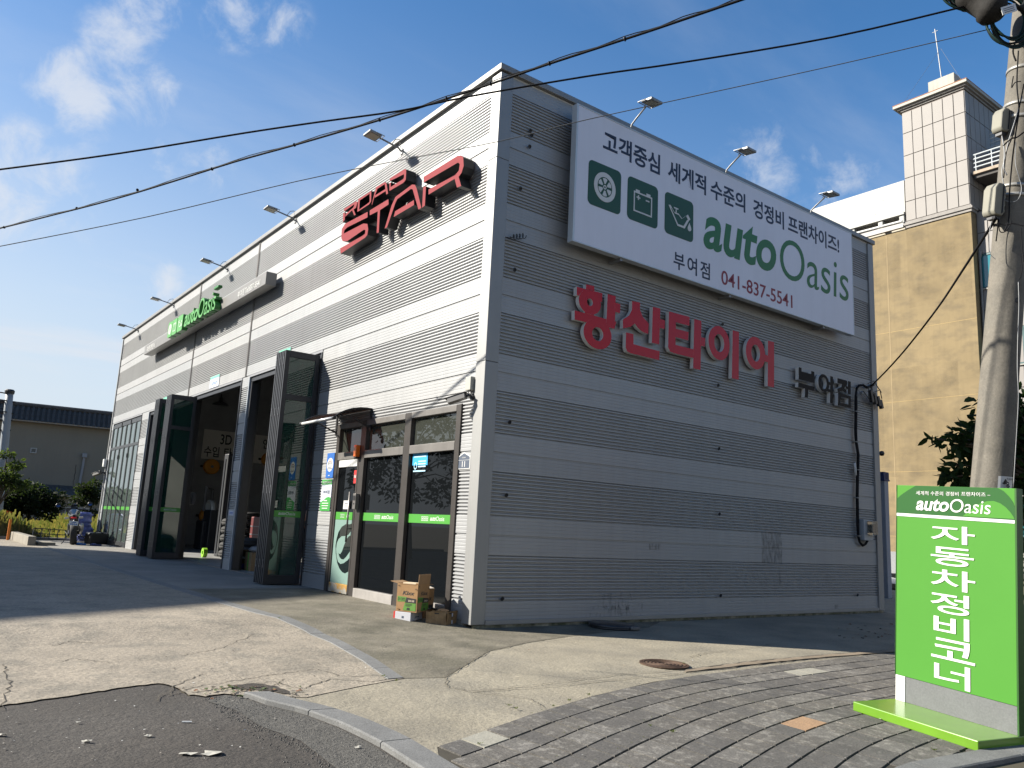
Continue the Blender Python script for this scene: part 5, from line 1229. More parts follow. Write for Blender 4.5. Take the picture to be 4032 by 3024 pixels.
# slack wires running down the pole
wl = thing('pole_wiring', pole(4.5), 'tangle of thin black and grey wires tied down the concrete pole', 'wires')
def wz(seq, d=7.98): return smooth([far(q, d) for q in seq])
runs = [([(4010,200),(4004,330),(4012,430),(4000,520),(3985,640),(3975,760),(3972,860),(3955,910)], .008, CAB), ([(4032,330),(4010,440),(3985,540),(3962,600),(3952,700)], .007, CAB),
        ([(4025,380),(3995,480),(3970,560),(3958,620),(3945,680),(3960,760)], .006, GALV), ([(4000,560),(3998,640),(4010,690),(4022,740),(4012,780),(3990,795),(3960,790),(3950,770)], .004, GALV),
        ([(3945,535),(3950,560),(3955,600),(3953,660),(3965,690)], .007, GALV), ([(3985,870),(3970,900),(3950,915),(3935,905),(3932,850)], .006, CAB), ([(3930,855),(3928,900),(3922,950)], .007, CAB),
        ([(4032,520),(4005,540),(3985,545),(3965,560),(3950,575)], .009, CAB), ([(3912,850),(3905,870),(3898,900),(3895,950),(3900,1000),(3920,1020)], .0035, GALV),
        ([(4020,900),(4025,980),(4032,1030)], .006, CAB), ([(4018,1000),(4024,1060),(4015,1100)], .005, CAB), ([(4010,1110),(4012,1200),(4008,1320),(4006,1450),(4010,1560),(4003,1700),(3990,1920)], .005, GALV),
        ([(4013,1110),(4008,1300),(4012,1490),(4005,1600),(3998,1750)], .004, CAB), ([(3925,1020*1-140),(3960,885),(3990,880),(4030,890)], .007, CAB), ([(3990,300),(3985,330),(3984,345),(3997,325),(4020,320)], .006, CAB),
        ([(4032,100),(3990,190),(4000,240)], .010, CAB)]
for s_, r_, m_ in runs: 
    mb = MB(); mb.tube(wz(s_), r_*.75, 6); build('wire', mb, m_, wl, True)
# black splice closure and green cable coils at the top right
o = thing('splice_closure', far((3860,40), 7.6), 'big dark cable splice closure hanging at the top right corner', 'cable closure')
cA = far((3800,-30), 7.7); cB = far((3925,50), 7.7); ax = cB-cA
mb = MB(); mb.lathe([(.05,-.25),(.115,-.22),(.13,-.1),(.12,0),(.135,.03),(.135,.10),(.12,.13),(.12,.26),(.14,.28),(.14,.34),(.11,.38),(.06,.42)], cA, ax/np.linalg.norm(ax), 20); build('closure_body', mb, mat('closure_grey', (.03,.028,.026), .85, spec=.2, amt=.3, ns=12, bump=.4, bs=40), o, True)
GRC = [mat('green_cable', (.008,.035,.027), .6, spec=.25), mat('dark_cable', (.012,.014,.014), .65, spec=.2)]
o = thing('cable_coil', far((3975,110), 7.9), 'hanging loops of dark green cable at the top of the pole', 'cable coil')
cc = far((3972,85), 7.85)
for k in range(9):
    mb = MB(); R_ = .135+.011*k; sq_ = 1.25; pts = []
    for t in np.linspace(0, 2*math.pi, 41): pts.append(cc+rt*R_*1.0*math.cos(t)+np.array([0,0,1])*R_*sq_*math.sin(t)+toc*(.015*math.sin(3*t+k)+.012*(k % 3)))
    mb.tube(pts, .0085, 6, cap=False); build('loop', mb, GRC[k % 2], o, True)
cc2 = far((3815,-45), 7.75)
o = thing('upper_cable_coil', cc2, 'dark cable loops left of the splice closure at the top edge', 'cable coil')
for k in range(6):
    mb = MB(); R_ = .19+.012*k; pts = [cc2+rt*R_*math.cos(t)*1.1+np.array([0,0,1])*R_*math.sin(t)+toc*(.02*math.sin(2*t+k)) for t in np.linspace(0, 2*math.pi, 41)]
    mb.tube(pts, .0085, 6, cap=False); build('loop', mb, GRC[(k+1) % 2], o, True)
lb = far((3972,38), 7.65); o = thing('cable_tag', lb, 'small white label plate above the cable coil', 'label plate')
P = Plane(lb, rt*.9+np.array([0,0,.35]), np.array([0,0,1])-rt*.2); mb = MB(); mb.pbox(P, -.07, .07, -.035, .04, 0, .005); build('plate', mb, WPLAS, o)
mb = MB(); 
for v in (-.018,.0,.018): mb.pbox(P, -.05, .05, v-.003, v+.003, .0055, .0065)
build('print', mb, GRP, o)
mb = MB()
for k in range(5):
    a_ = far((3995+9*k, 25+6*k), 7.8+.02*k); b_ = far((4060,-60+40*k), 7.9); mb.tube(smooth([a_, (a_+b_)/2+np.array([0,0,.05*k-.1]), b_], 5), .02, 6)
build('top_wires', mb, GRC[1], wl, True)

# ------------------------------------------------------------------ overhead lines
k_ = 4032/2212
def line3(px, planP, planQ, end=None, ext0=None):
    """points where the sight lines meet the vertical plane through two plan points"""
    P0 = np.array([*planP, 0.]); P1 = np.array([*planQ, 0.]); nn = np.cross(P1-P0, [0,0,1.])
    out = []
    for p in px: d = ray((p[0]*k_, p[1]*k_)); t = nn@(P0-CAM)/(nn@d); out.append(CAM+t*d)
    return out
w1 = line3([(-60,505),(0,493),(120,463),(240,432),(370,393),(505,350),(630,315),(750,280),(860,247),(965,213),(1070,178),(1180,140),(1290,104),(1400,68),(1500,34),(1600,0),(1700,-34)], (-4.81,7.33), (-.63,-4.26))
w1 = [w1[0]+(w1[0]-w1[1])*6+np.array([0,0,.6])]+w1
w1 += [w1[-1]+(w1[-1]-w1[-2])*9]
o = wire('bundled_overhead_cable', 'thick black bundled cable crossing the sky and the shop corner', smooth(w1, 4), .0125, 'cable')
mb = MB(); ms = [p+np.array([0,0,.020+.010*math.sin(i*1.3)]) for i, p in enumerate(smooth(w1, 4))]; mb.tube(ms, .005, 5); build('messenger_wire', mb, CAB, o, True)
mb = MB()
for (x, y) in ((9,491),(166,450),(297,410.5),(458,365),(636,313),(820,259),(965,213.3),(1060,181),(1187,137),(1350,84)):
    c = line3([(x, y)], (-4.81,7.33), (-.63,-4.26))[0]; mb.torus(c, (w1[8]-w1[7]), .016, .007, 12, 6)
build('cable_tie', mb, BLK, o)
pend = far((3830,20), 7.7)
w2 = line3([(-60,372),(0,366),(260,331),(530,287),(700,262),(860,240),(970,217),(1083,196),(1280,163),(1480,134),(1800,80),(2100,10)], (-5.9,1.5), (pend[0], pend[1]))
w2 = [w2[0]+(w2[0]-w2[1])*5+np.array([0,0,.5])]+w2
wire('upper_overhead_cable', 'thin black cable from the pole top across the sky above the bundle', smooth(w2, 4), .0095, 'cable')
pe3 = far((3906,112), 7.8)
w3 = line3([(-60,543),(0,532),(320,468),(640,392),(860,347),(1080,305),(1240,265),(1420,225),(1800,142),(2142,62)], (-5.9,1.2), (pe3[0], pe3[1]))
w3 = [w3[0]+(w3[0]-w3[1])*5+np.array([0,0,.5])]+w3
wire('thin_overhead_wire', 'very thin pale wire crossing below the black cables', smooth(w3, 4), .0042, 'wire', mat('grey_wire', (.12,.12,.12), .8, spec=.1))
ds = far((3922,860), 7.95); de = ony((3430,1520), -.12)
dp = [ds]
for t, p in ((.25,(3790,1065)),(.5,(3690,1215)),(.75,(3570,1370)),(.9,(3490,1460))):
    d = ray(p); hd = math.hypot(*(ds-CAM)[:2])*(1-t)+math.hypot(*(de-CAM)[:2])*t; dp.append(far(p, hd))
dp.append(de)
wire('service_cable', 'thick black service cable from the pole box down to the gable edge', smooth(dp, 6), .013, 'cable')
# small steel pole at the left
sa = far((38,1545), 33); sb_ = far((-8,2050), 33); sb_[2] = min(sb_[2], -.2)
o = thing('slim_pole', (sb_[0], sb_[1], -.3), 'slim grey leaning pole in front of the tiled house at the left edge', 'pole')
mb = MB(); mb.tube([sb_+(sa-sb_)*t for t in np.linspace(-.15,1,12)], [.17-.05*t for t in np.linspace(0,1,12)], 14); build('shaft', mb, mat('slim_pole_grey', (.30,.33,.36), .6, amt=.1), o, True)
mb = MB(); mb.lathe([(.15,-.05),(.16,.05),(.12,.10)], sa, (0,0,1), 14); build('cap', mb, BLK, o)
for z in (-.35,-.75,-1.0,-1.35): mb = MB(); mb.tube([sa+np.array([-.25,0,z]), sa+np.array([.22,0,z+.03])], .035, 6); build('fitting', mb, BLK, o)
for k, (v, dv) in enumerate(((1540,-18),(1568,-12),(1612,4))):
    q = far((30, v+10), 33); e = far((-120, v+dv-30), 30)
    wire('pole_line', ['top line leaving the slim pole at the left edge','middle line leaving the slim pole at the left edge','lowest line leaving the slim pole at the left edge'][k], [q, (q+e)/2+np.array([0,0,-.12]), e], .022, 'wire', grp='lines of the slim pole')
# ------------------------------------------------------------------ tall building behind on the right
X1, Y1, X2 = 26.9, 5.40, 27.32
YEL = mat('ochre_render', (.265,.20,.105), .9, amt=.12, ns=.6, fine=.03, col2=(.195,.15,.085), n3=1.6, streak=.10, vec=(1,.8,1.6), thr=(.45,.68))
TILE = mat('pale_stone_tile', (.255,.235,.218), .6, amt=.05, ns=2, fine=.03)
GROUT = mat('tile_joint', (.20,.17,.15), .9)
MOULD = mat('grey_moulding', (.27,.25,.23), .7, amt=.15, ns=3, streak=.3)
TEAL = mat('teal_window_glass', (.035,.21,.25), .08, amt=.08, ns=.5, spec=.8)
TEALF = mat('teal_frame', (.02,.085,.09), .4)
tw = thing('tall_building', (30, 5, -1), 'tall building with blank ochre wall and pale tiled tower behind the shop', 'building')
def T(name, boxes, m, par=tw, bev=0.):
    mb = MB()
    for b in boxes: mb.box(*b)
    return build(name, mb, m, par, bevel=bev)
T('ochre_wall', [(X1, Y1, -1.3, 34, 26, 14.50)], YEL)
JO = mat('render_joint', (.31,.235,.13), .9)
T('render_joint', [(X1-.004, 8.85, -1, X1-.001, 8.90, 14.4)], JO)
T('render_joint', [(X1-.003, Y1, z, X1-.0005, 20, z+.018) for z in (1.6, 4.2, 7.1, 10.1)], mat('render_crack', (.40,.29,.13), .9))
RUN = stainmat('rain_streak', (.12,.09,.05), .35, .75, 1.6, .22)
for (ya, yb_, za, zb_) in ((5.5, 8.0, 11.0, 14.4), (8.3, 12.5, 12.0, 14.3), (6.2, 9.5, 4.0, 8.5)): mb = MB(); mb.add([(X1-.006, yb_, za), (X1-.006, ya, za), (X1-.006, ya, zb_), (X1-.006, yb_, zb_)], [(0,1,2,3)]); build('rain_streak', mb, RUN, tw)
T('moulding', [(X1-.05, Y1-.05, 14.505, X2+.02, 8.03, 14.62), (X1-.10, Y1-.10, 14.622, X2+.02, 8.05, 14.72), (X1-.04, Y1-.04, 14.722, X2, 8.03, 14.80)], MOULD)
T('gutter', [(X1-.14, 8.06, 14.56, X1-.005, 22, 14.66), (X1-.10, 8.06, 14.662, X1-.005, 22, 14.78)], mat('gutter_grey', (.42,.40,.38), .6, streak=.2))
mb = MB(); mb.tube([(X1-.12, 8.1, 14.84), (X1-.12, 10.6, 14.88), (X1-.12, 10.65, 14.4)], .05, 8); build('gutter_pipe', mb, WPLAS, tw)
# tower core and its tiles
T('tower_core', [(X1+.03, Y1+.03, 14.81, 31.5, 7.97, 19.86)], GROUT)
tmesh = None
def tiles(P, us, vs_, name='wall_tile', m=TILE, w1=.035):
    for i in range(len(us)-1):
        for j in range(len(vs_)-1):
            mb = MB(); g_ = .016; mb.pbox(P, us[i]+g_, us[i+1]-g_, vs_[j]+g_, vs_[j+1]-g_, 0, w1+rng.uniform(-.003,.003)); build(name, mb, m, tw)
rows = [14.82, 15.70, 16.76, 17.79, 18.83, 19.80]
TP = Plane((X1+.03, 0, 0), (0,-1,0), (0,0,1)); tiles(TP, [-7.99, -7.56, -7.13, -6.70, -6.27, -5.84, -5.41], rows)
TQ = Plane((0, Y1+.03, 0), (1,0,0), (0,0,1)); tiles(TQ, [X1+.01, 27.3, 27.75, 28.21, 28.67, 29.14, 29.6, 30.05, 30.5, 31.0], rows)
CORN = mat('cornice_paint', (.36,.345,.30), .6, amt=.08, ns=2, streak=.15)
T('cornice', [(X1-.02, Y1-.02, 19.87, 31.4, 8.02, 19.95), (X1-.10, Y1-.10, 19.952, 31.5, 8.12, 20.03)], MOULD)
T('cornice', [(X1-.20, Y1-.20, 20.032, 31.6, 8.28, 20.16)], CORN, bev=.01)
T('rust_edge', [(X1-.205, Y1-.205, 20.162, 31.6, 8.285, 20.19)], mat('rust', (.35,.13,.04), .8, amt=.4, ns=5))
T('roof_box', [(X1+.15, Y1+.42, 20.192, 30, 6.88, 20.85)], mat('old_white_render', (.45,.44,.39), .85, amt=.1, ns=2, streak=.2))
mb = MB(); aT = onx((3681,115), X1+.5); aB = (X1+.5, 6.46, 20.8); mb.tube([aB, aT], .022, 6); mb.tube([aT+np.array([-.0,-.12,-.12]), aT+np.array([0,.12,-.12])], .012, 5)
for dy in (1.6, -1.0): mb.tube([(X1+.5, 6.44, 22.4), (X1+.1, 6.46+dy, 20.2)], .006, 4)
build('antenna', mb, GALV, tw)
# big roof sign board and the dark openings below it
SIGNW = mat('faded_white_signboard', (.42,.42,.395), .6, amt=.05, ns=.6, streak=.06)
T('roof_signboard', [(X1+.05, 8.04, 15.28, X1+.35, 22, 16.73)], SIGNW)
mb = MB(); Ps = Plane((X1+.05,0,0), (0,-1,0), (0,0,1)); GH = mat('faded_letter_ghost', (.385,.385,.365), .6)
for ch_, q_ in (('빙', (-11.35, -10.25, 15.45, 16.35)), ('롯', (-9.7, -8.6, 15.5, 16.55))): mb = MB(); text(ch_, Ps, *q_, .001, .004, .01, 0, mb); build('faded_lettering', mb, GH, tw)
T('sign_ledge', [(X1-.08, 8.04, 15.16, X1+.35, 22, 15.275)], SIGNW)
T('roof_band', [(X1+.30, 8.04, 14.51, X1+.6, 22, 15.155)], mat('cream_band', (.50,.46,.38), .8))
for y in (8.06, 9.0, 10.3, 12): T('sign_post', [(X1-.02, y, 14.785, X1+.29, y+.22, 15.155)], SIGNW, bev=.03)
T('band_window', [(X1+.27, 8.30, 14.80, X1+.295, 8.62, 15.10), (X1+.27, 8.75, 14.80, X1+.295, 8.92, 15.10), (X1+.27, 9.28, 14.80, X1+.295, 10.2, 15.10), (X1+.27, 10.6, 14.8, X1+.295, 11.6, 15.1)], mat('dark_glass', (.02,.018,.016), .1))
# right wing with teal windows
T('wing_wall', [(X2+.04, -14, -1.3, 34, Y1-.001, 14.6)], GROUT)
WP = Plane((X2+.04, 0, 0), (0,-1,0), (0,0,1))
wins = [(12.78, 11.35), (9.62, 8.16), (6.40, 4.95), (3.20, 1.75)]
us = [-5.38, -4.98, -4.50, -4.02, -3.54, -3.06, -2.58]
bands = [14.55]+[z for w_ in wins for z in w_]+[.2]
for b in range(0, len(bands), 2):
    zt_, zb_ = bands[b], bands[b+1]; mid = (zt_+zb_)/2; tiles(WP, us, [zb_, mid, zt_][::1])
for (zt_, zb_) in wins:
    T('window_frame', [(X2+.005, 2.5, zb_+.0, X2+.06, 5.38, zb_+.07), (X2+.005, 2.5, zt_-.07, X2+.06, 5.38, zt_)]+[(X2+.004, y, zb_+.07, X2+.06, y+.06, zt_-.07) for y in (5.3, 4.25, 3.95, 2.6)], TEALF)
    T('window_pane', [(X2+.035, 4.312, zb_+.071, X2+.045, 5.298, zt_-.071)], TEAL)
    T('window_pane', [(X2+.035, 2.66, zb_+.071, X2+.045, 3.948, zt_-.071)], TEAL)
    T('window_pier', [(X2+.0, 4.011, zb_+.071, X2+.05, 4.249, zt_-.071)], TILE)
    T('window_sill', [(X2-.06, 2.5, zb_-.05, X2+.06, 5.385, zb_-.002)], CORN)
mb = MB(); mb.tube([(X2-.05, Y1-.08, 0), (X2-.05, Y1-.08, 12.9)], .05, 8); mb.tube([(X2-.02, Y1-.02-.12, 12.9), (X2-.05, Y1-.08, 12.6)], .05, 8); build('downpipe', mb, ALU, tw)
# balcony with rails on the tower's right
T('balcony', [(X2-.25, 3.9, 16.10, 28.6, Y1-.06, 16.22)], mat('rusty_concrete', (.45,.36,.27), .8, amt=.2, ns=4, streak=.3))
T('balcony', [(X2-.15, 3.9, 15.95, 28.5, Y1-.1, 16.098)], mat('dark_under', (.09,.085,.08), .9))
RAIL = mat('white_rail', (.62,.66,.68), .4)
mb = MB()
for z in (16.40, 16.58, 16.76, 16.94): mb.tube([(X2-.2, Y1-.1, z), (X2-.2, 3.9, z)], .028, 6)
for y in (5.2, 4.6): mb.tube([(X2-.2, y, 16.2), (X2-.2, y, 16.95)], .02, 6)
build('balcony_rail', mb, RAIL, tw); mb = MB()
for z in (17.9, 18.1, 18.3, 18.5): mb.tube([(28.9, Y1-.1, z), (28.9, 3.9, z)], .022, 6)
build('balcony_rail', mb, RAIL, tw)
T('stair_landing', [(28.8, 3.9, 17.55, 30, Y1-.06, 17.68)], MOULD)
T('wing_recess', [(28.6, 2.5, 14.62, 33, Y1-.01, 17.5)], TILE)
mb = MB(); mb.tube([(28.3, 5.0, 15.75), (28.3, 3.9, 15.75)], .18, 10); build('vent_duct', mb, GALV, tw)
# low gate post and dark opening near the car
o = thing('white_gate_post', (25, 8.5, -1), 'small white pillar with a dark grille beside the white car', 'pillar')
P1_ = far((3503,2275), 32.5); mb = MB(); mb.obox((P1_[0], P1_[1], .05), (.22,-.30,0), (.12,.09,0), (0,0,.95)); mb.lathe([(.22,0),(.18,.12),(.05,.17)], (P1_[0]-.1, P1_[1]+.15, 1.0), (0,0,1), 12); build('pillar_body', mb, WHITE, o)
mb = MB(); mb.obox((P1_[0]-.13, P1_[1]-.1, .10), (.11,-.15,0), (.03,.02,0), (0,0,.14)); build('grille', mb, BLK, o)
tag(build('low_wall', MB().box(24.5, 2.5, -1.3, 25.2, 7.8, .35), mat('low_wall_brown', (.22,.19,.13), .9, amt=.2, ns=2)), 'low brownish wall behind the white car', 'wall')
tag(build('dark_planter_wall', (lambda m: (m.box(11.0, .5, -1.4, 14.5, .9, -.32), m)[-1])(MB()), mat('planter_dark', (.07,.07,.065), .9, amt=.2, ns=3)), 'dark low wall in the shade between the gable and the white car', 'wall')
q = ong((3505,2440)); tag(build('wheel_stop', MB().merge((lambda m: (m.obox((10.6, -.55, -.50), (.5,.1,0), (-.03,.12,0), (0,0,.06)), m)[-1])(MB())), STEP, bevel=.02), 'low concrete wheel stop in the shade beyond the gable', 'wheel stop')

# ------------------------------------------------------------------ tiled house at the left
HW = mat('dull_olive_render', (.27,.245,.19), .9, amt=.06, ns=.8, fine=.03, streak=.05)
RT = mat('dark_roof_tile', (.085,.078,.072), .85, amt=.3, ns=3, fine=.1, bump=.3, bs=14)
RTL = mat('weathered_roof_tile', (.30,.26,.20), .6, amt=.3, ns=5)
ho = thing('tiled_house', (0, 42, -.3), 'two storey drab house with dark tiled roofs beyond the grass', 'house')
hA = np.array([-1.93,41.94,0]); hB = np.array([3.37,41.27,0]); hd_ = (hB-hA)/np.linalg.norm(hB-hA)
HP = Plane(hA, hd_, (0,0,1))          # n faces the camera
def hbox(u0, u1, v0, v1, w0, w1, name, m, par=ho, bev=0): mb = MB(); mb.pbox(HP, u0, u1, v0, v1, w0, w1); return build(name, mb, m, par, bevel=bev)
hbox(-1.5, 12, -.4, 5.50, -9, 0, 'wall', HW)
hbox(-1.6, 12.1, 5.505, 5.56, -9, .45, 'eave_board', mat('eave_board', (.40,.36,.30), .8))
# upper roof: steep slope of ribbed tile columns
def slope_tiles(u0, u1, pitch, v0, w0, v1, w1, name, m, r_, rows_, tilt=0., m2=None):
    base = np.array([0, v0, w0]); top = np.array([0, v1, w1]); mb = MB()
    mb.add([HP.pt(u0, v0, w0-.03), HP.pt(u1, v0, w0-.03), HP.pt(u1, v1, w1-.03), HP.pt(u0, v1, w1-.03)], [(0,1,2,3)]); rf = build(name, mb, m, ho)
    cols = []; u = u0; me = None
    while u < u1-pitch*.5:
        if me is None:
            mb = MB(); V = []; F = []; seg = 5
            for k in range(rows_):
                for e in (0, 1):
                    t = (k+e)/rows_; vv = v0+(v1-v0)*t; ww = w0+(w1-w0)*t+(.035 if e == 0 else 0)
                    for i in range(seg+1):
                        a = math.pi*i/seg; V.append(HP.pt(u+tilt*t-r_*math.cos(a), vv, ww+r_*.9*math.sin(a))-HP.pt(u,0,0))
                o = 2*k*(seg+1)
                for i in range(seg): F.append((o+i, o+i+1, o+seg+2+i, o+seg+1+i))
                F.append(tuple(o+i for i in range(seg+1)))
            mb.add(V, F); ob = build('roof_tile', mb, m, rf); ob.location = Vector(HP.pt(u,0,0)); me = ob.data; obs = ob
        else:
            ob = obs.copy(); COL.objects.link(ob); ob.parent = rf; ob.location = Vector(HP.pt(u,0,0))
        cols.append(ob); u += pitch
    return rf, cols
slope_tiles(-1.6, 12, .245, 5.565, .42, 6.36, -.15, 'upper_roof', RT, .075, 3)
mb = MB(); mb.tube([HP.pt(-1.6, 6.45, -.2), HP.pt(12, 6.42, -.2)], .13, 8); build('ridge', mb, RT, ho)
# lower lean-to
hbox(-1.5, 12, -.4, 1.66, .001, 2.2, 'lower_wall', HW)
hbox(-1.6, 12, 1.665, 1.74, .0, 2.55, 'eave_board', mat('eave_board2', (.34,.32,.27), .8))
rf, cols = slope_tiles(-1.3, 9.5, .21, 1.75, 2.5, 2.28, .05, 'lower_roof', RT, .075, 4, tilt=-.42)
mb = MB()
for i in range(9): 
    u = .55+i*.21; mb.lathe([(.001,.0),(.062,.01),(.062,.12),(.05,.16)], HP.pt(u, 1.80, 2.56), HP.n*.8+np.array([0,0,.3]), 8)
build('tile_end', mb, RTL, rf)
def frame_win(u0, u1, v0, v1, w_, par=ho, bars=0, lab=None):
    mb = MB(); t = .05; 
    for r4 in ((u0-t,u1+t,v1,v1+t),(u0-t,u1+t,v0-t,v0),(u0-t,u0,v0,v1),(u1,u1+t,v0,v1)): mb.pbox(HP, *r4, w_+.0, w_+.05)
    f = build('window', mb, mat('window_white', (.45,.45,.42), .5), par)
    mb = MB(); mb.pbox(HP, u0, u1, v0, v1, w_+.003, w_+.012); build('pane', mb, mat('dim_pane', (.06,.065,.07), .15), f)
    if bars:
        mb = MB(); n_ = int((u1-u0)/.16)
        for i in range(n_+1): u = u0+(u1-u0)*i/n_; mb.pbox(HP, u-.015, u+.015, v0-.1, v1+.06, w_+.10, w_+.13)
        mb.pbox(HP, u0-.1, u1+.1, (v0+v1)/2-.02, (v0+v1)/2+.02, w_+.131, w_+.15); build('window_bars', mb, mat('grey_bars', (.22,.24,.26), .5), f)
    return f
def hu(p, w_=0.): return HP.hit(p, w_)
u_, v_ = hu((132,1774)); frame_win(u_-.10, u_+.10, v_-.09, v_+.09, .0)
u_, v_ = hu((284,1972), 2.2); frame_win(u_-.12, u_+.12, v_-.08, v_+.08, 2.2)
u_, v_ = hu((262,2000), 2.2); u2, v2_ = hu((350,2050), 2.2); frame_win(u_, u_+1.0, v2_, v_, 2.2); frame_win(u_+1.12, u_+3.2, v2_-.05, v_, 2.2, bars=1)
u_, v_ = hu((142,2025), 2.2); frame_win(u_, u_+.55, v_-.15, v_+.1, 2.2, bars=1)
a = hu((332,1800)); b = hu((312,1912)); mb = MB(); mb.tube([HP.pt(a[0], a[1], .10), HP.pt(a[0]-.05, b[1]-.02, .10)], .065, 10); mb.pbox(HP, a[0]-.12, a[0]+.12, a[1]-.02, a[1]+.20, .02, .22); build('downpipe', mb, mat('pipe_grey', (.30,.31,.32), .5), ho)
mb = MB(); pts = [hu(q) for q in ((300,1830),(296,1845),(297,1860),(292,1875),(293,1885),(288,1895),(289,1910))]; mb.tube([HP.pt(q[0], q[1], .002) for q in pts], .018, 4); build('wall_crack', mb, mat('crack_grey', (.09,.08,.06), .9), ho)

# ------------------------------------------------------------------ building across the street (behind the camera's left), reflected in the glass and throwing the long shade
ap = thing('apartment_block', (-30, 25, 0), 'beige block across the street, outside the picture on the left', 'building')
cA2 = np.array([-21.3,24.6,0]); gdir = np.array([.893,.45,0]); pdir = np.array([-.45,.893,0])
BEIG = mat('beige_render', (.38,.33,.23), .85, amt=.05, ns=.5)
c0 = cA2-gdir*11+pdir*5.8; mb = MB(); mb.obox((c0[0], c0[1], 9.9), gdir*11, pdir*5.8, (0,0,10.1)); build('walls', mb, BEIG, ap)
mb = MB()
for fl in range(6):
    for k in range(8): c = cA2-gdir*(1.5+k*2.6)-pdir*.02; mb.obox((c[0], c[1], 2+fl*3.0), gdir*.8, pdir*.05, (0,0,.7))
    for k in range(4): c = cA2+gdir*.02+pdir*(1.5+k*2.8); mb.obox((c[0], c[1], 2+fl*3.0), gdir*.05, pdir*.8, (0,0,.7))
build('window', mb, mat('block_glass', (.03,.04,.05), .1), ap)
# unseen houses added behind the camera: block low sky, bounce light onto the gable
BOUNCE_GREY = mat('pale_grey_bounce', (.46,.46,.46), .85, amt=.2, ns=2)
for k, (x0_, x1_, y_, h_, lab) in enumerate(((-34, -12, -30, 9.5, 'unseen pale grey house added to block and bounce light, left of two behind the camera'), (-9, 26, -27, 12.5, 'unseen pale grey house added to block and bounce light, right of two behind the camera'))):
    o = thing('added_unseen_house', (x0_, y_, -1), lab, 'building'); mb = MB(); mb.box(x0_, y_-10, -2.5, x1_, y_, h_); build('walls', mb, BOUNCE_GREY, o)
    mb = MB(); n_ = int((x1_-x0_)/3)
    for i in range(n_):
        for fl in range(3): mb.box(x0_+1+i*3, y_-.02, 1.2+fl*3.1, x0_+2.6+i*3, y_+.03, 2.6+fl*3.1)
    build('window', mb, bpy.data.materials['block_glass'], o)

# ------------------------------------------------------------------ trees, shrubs, grass
LEAF = foliage('leaf_dark_green', (.030,.058,.018), amt=.5, ns=2.5)
LEAF2 = foliage('leaf_mid_green', (.06,.085,.03), amt=.4, ns=2)
LEAF3 = foliage('leaf_olive', (.022,.034,.014), amt=.5, ns=2)
BARK = mat('bark', (.10,.075,.05), .9, amt=.3, ns=8)
def leaves(cents, n, size, seed, aspect=.45, droop=.3):
    """leaf-shaped folded quads scattered through clumps (c, radius)"""
    r_ = np.random.RandomState(seed); V = []; F = []; wts = np.array([c[3]**2 for c in cents]); wts = wts/wts.sum()
    idx = r_.choice(len(cents), n, p=wts)
    for q in idx:
        c = cents[q]; d = r_.normal(size=3); d /= np.linalg.norm(d); rad = c[3]*(r_.rand()**.45); p = np.array(c[:3])+d*rad*np.array([1,1,.75])
        a = d*np.array([1,1,.3])+r_.normal(size=3)*.6; a[2] -= droop; a /= np.linalg.norm(a); b = np.cross(a, r_.normal(size=3)); b /= np.linalg.norm(b)
        s_ = size*(.7+.6*r_.rand()); nn = np.cross(a, b); o = len(V)
        V += [p, p+a*s_*.35+b*s_*aspect*.5+nn*s_*.06, p+a*s_*.75+b*s_*aspect*.38+nn*s_*.05, p+a*s_, p+a*s_*.75-b*s_*aspect*.38+nn*s_*.05, p+a*s_*.35-b*s_*aspect*.5+nn*s_*.06]
        F += [(o, o+1, o+2, o+3), (o, o+3, o+4, o+5)]
    mb = MB(); mb.v = [tuple(map(float, v)) for v in V]; mb.f = F; mb.m = [0]*len(F); return mb
def tree(name, lab, base, trunk_pts, r0, clumps, nl, size, m, seed, cat='tree', group=None, limbs=True):
    o = thing(name, base, lab, cat, group); mb = MB(); tp = [np.array(p, float) for p in trunk_pts]
    mb.tube(tp, [r0*(1-.75*i/(len(tp)-1)) for i in range(len(tp))], 8); build('trunk', mb, BARK, o, True)
    if limbs:
        for c in clumps[:22]:
            s_ = tp[-1] if c[2] > tp[-1][2] else tp[max(1, len(tp)//2)]; e = np.array(c[:3]); mid = (s_+e)/2+np.array([0,0,.12*np.linalg.norm(e-s_)])
            mb = MB(); mb.tube([s_, mid, e], [r0*.28, r0*.16, r0*.06], 5); build('limb', mb, BARK, o, True)
    build('crown', leaves(clumps, nl, size, seed), m, o); return o
# cherry-like tree behind the pole
tb_ = far((4120,2050), 12.2)
def fc(u, v, hd, r_): c = far((u, v), hd); return (c[0], c[1], c[2], r_)
cl = [fc(3690,1730,11.6,.13), fc(3740,1745,11.7,.20), fc(3790,1725,11.8,.22), fc(3830,1700,11.9,.22), fc(3845,1735,12,.28), fc(3780,1705,11.6,.12), fc(3860,1600,12,.13), fc(3848,1572,11.9,.07),
      fc(3765,1830,11.8,.15), fc(3800,1835,11.8,.20), fc(3845,1815,12,.22), fc(3755,1880,11.8,.14), fc(3795,1895,11.8,.18), fc(3835,1890,12,.25), fc(3870,1850,12.1,.3), fc(3870,1750,12.1,.3), fc(3665,1722,11.6,.08), fc(3745,1880,11.7,.10),
      fc(3960,1700,12.2,.5), fc(4000,1780,12.3,.55), fc(4030,1680,12.3,.5), fc(4010,1600,12,.25), fc(4025,1560,11.9,.16), fc(4000,1880,12.3,.5), fc(4060,1800,12.4,.6), fc(4090,1650,12.4,.5), fc(4020,1950,12.2,.45), fc(4120,1900,12.6,.8), fc(4150,1700,12.6,.7), fc(4090,2050,12.5,.6), fc(4040,2180,12.5,.4), fc(4045,2300,12.5,.35)]
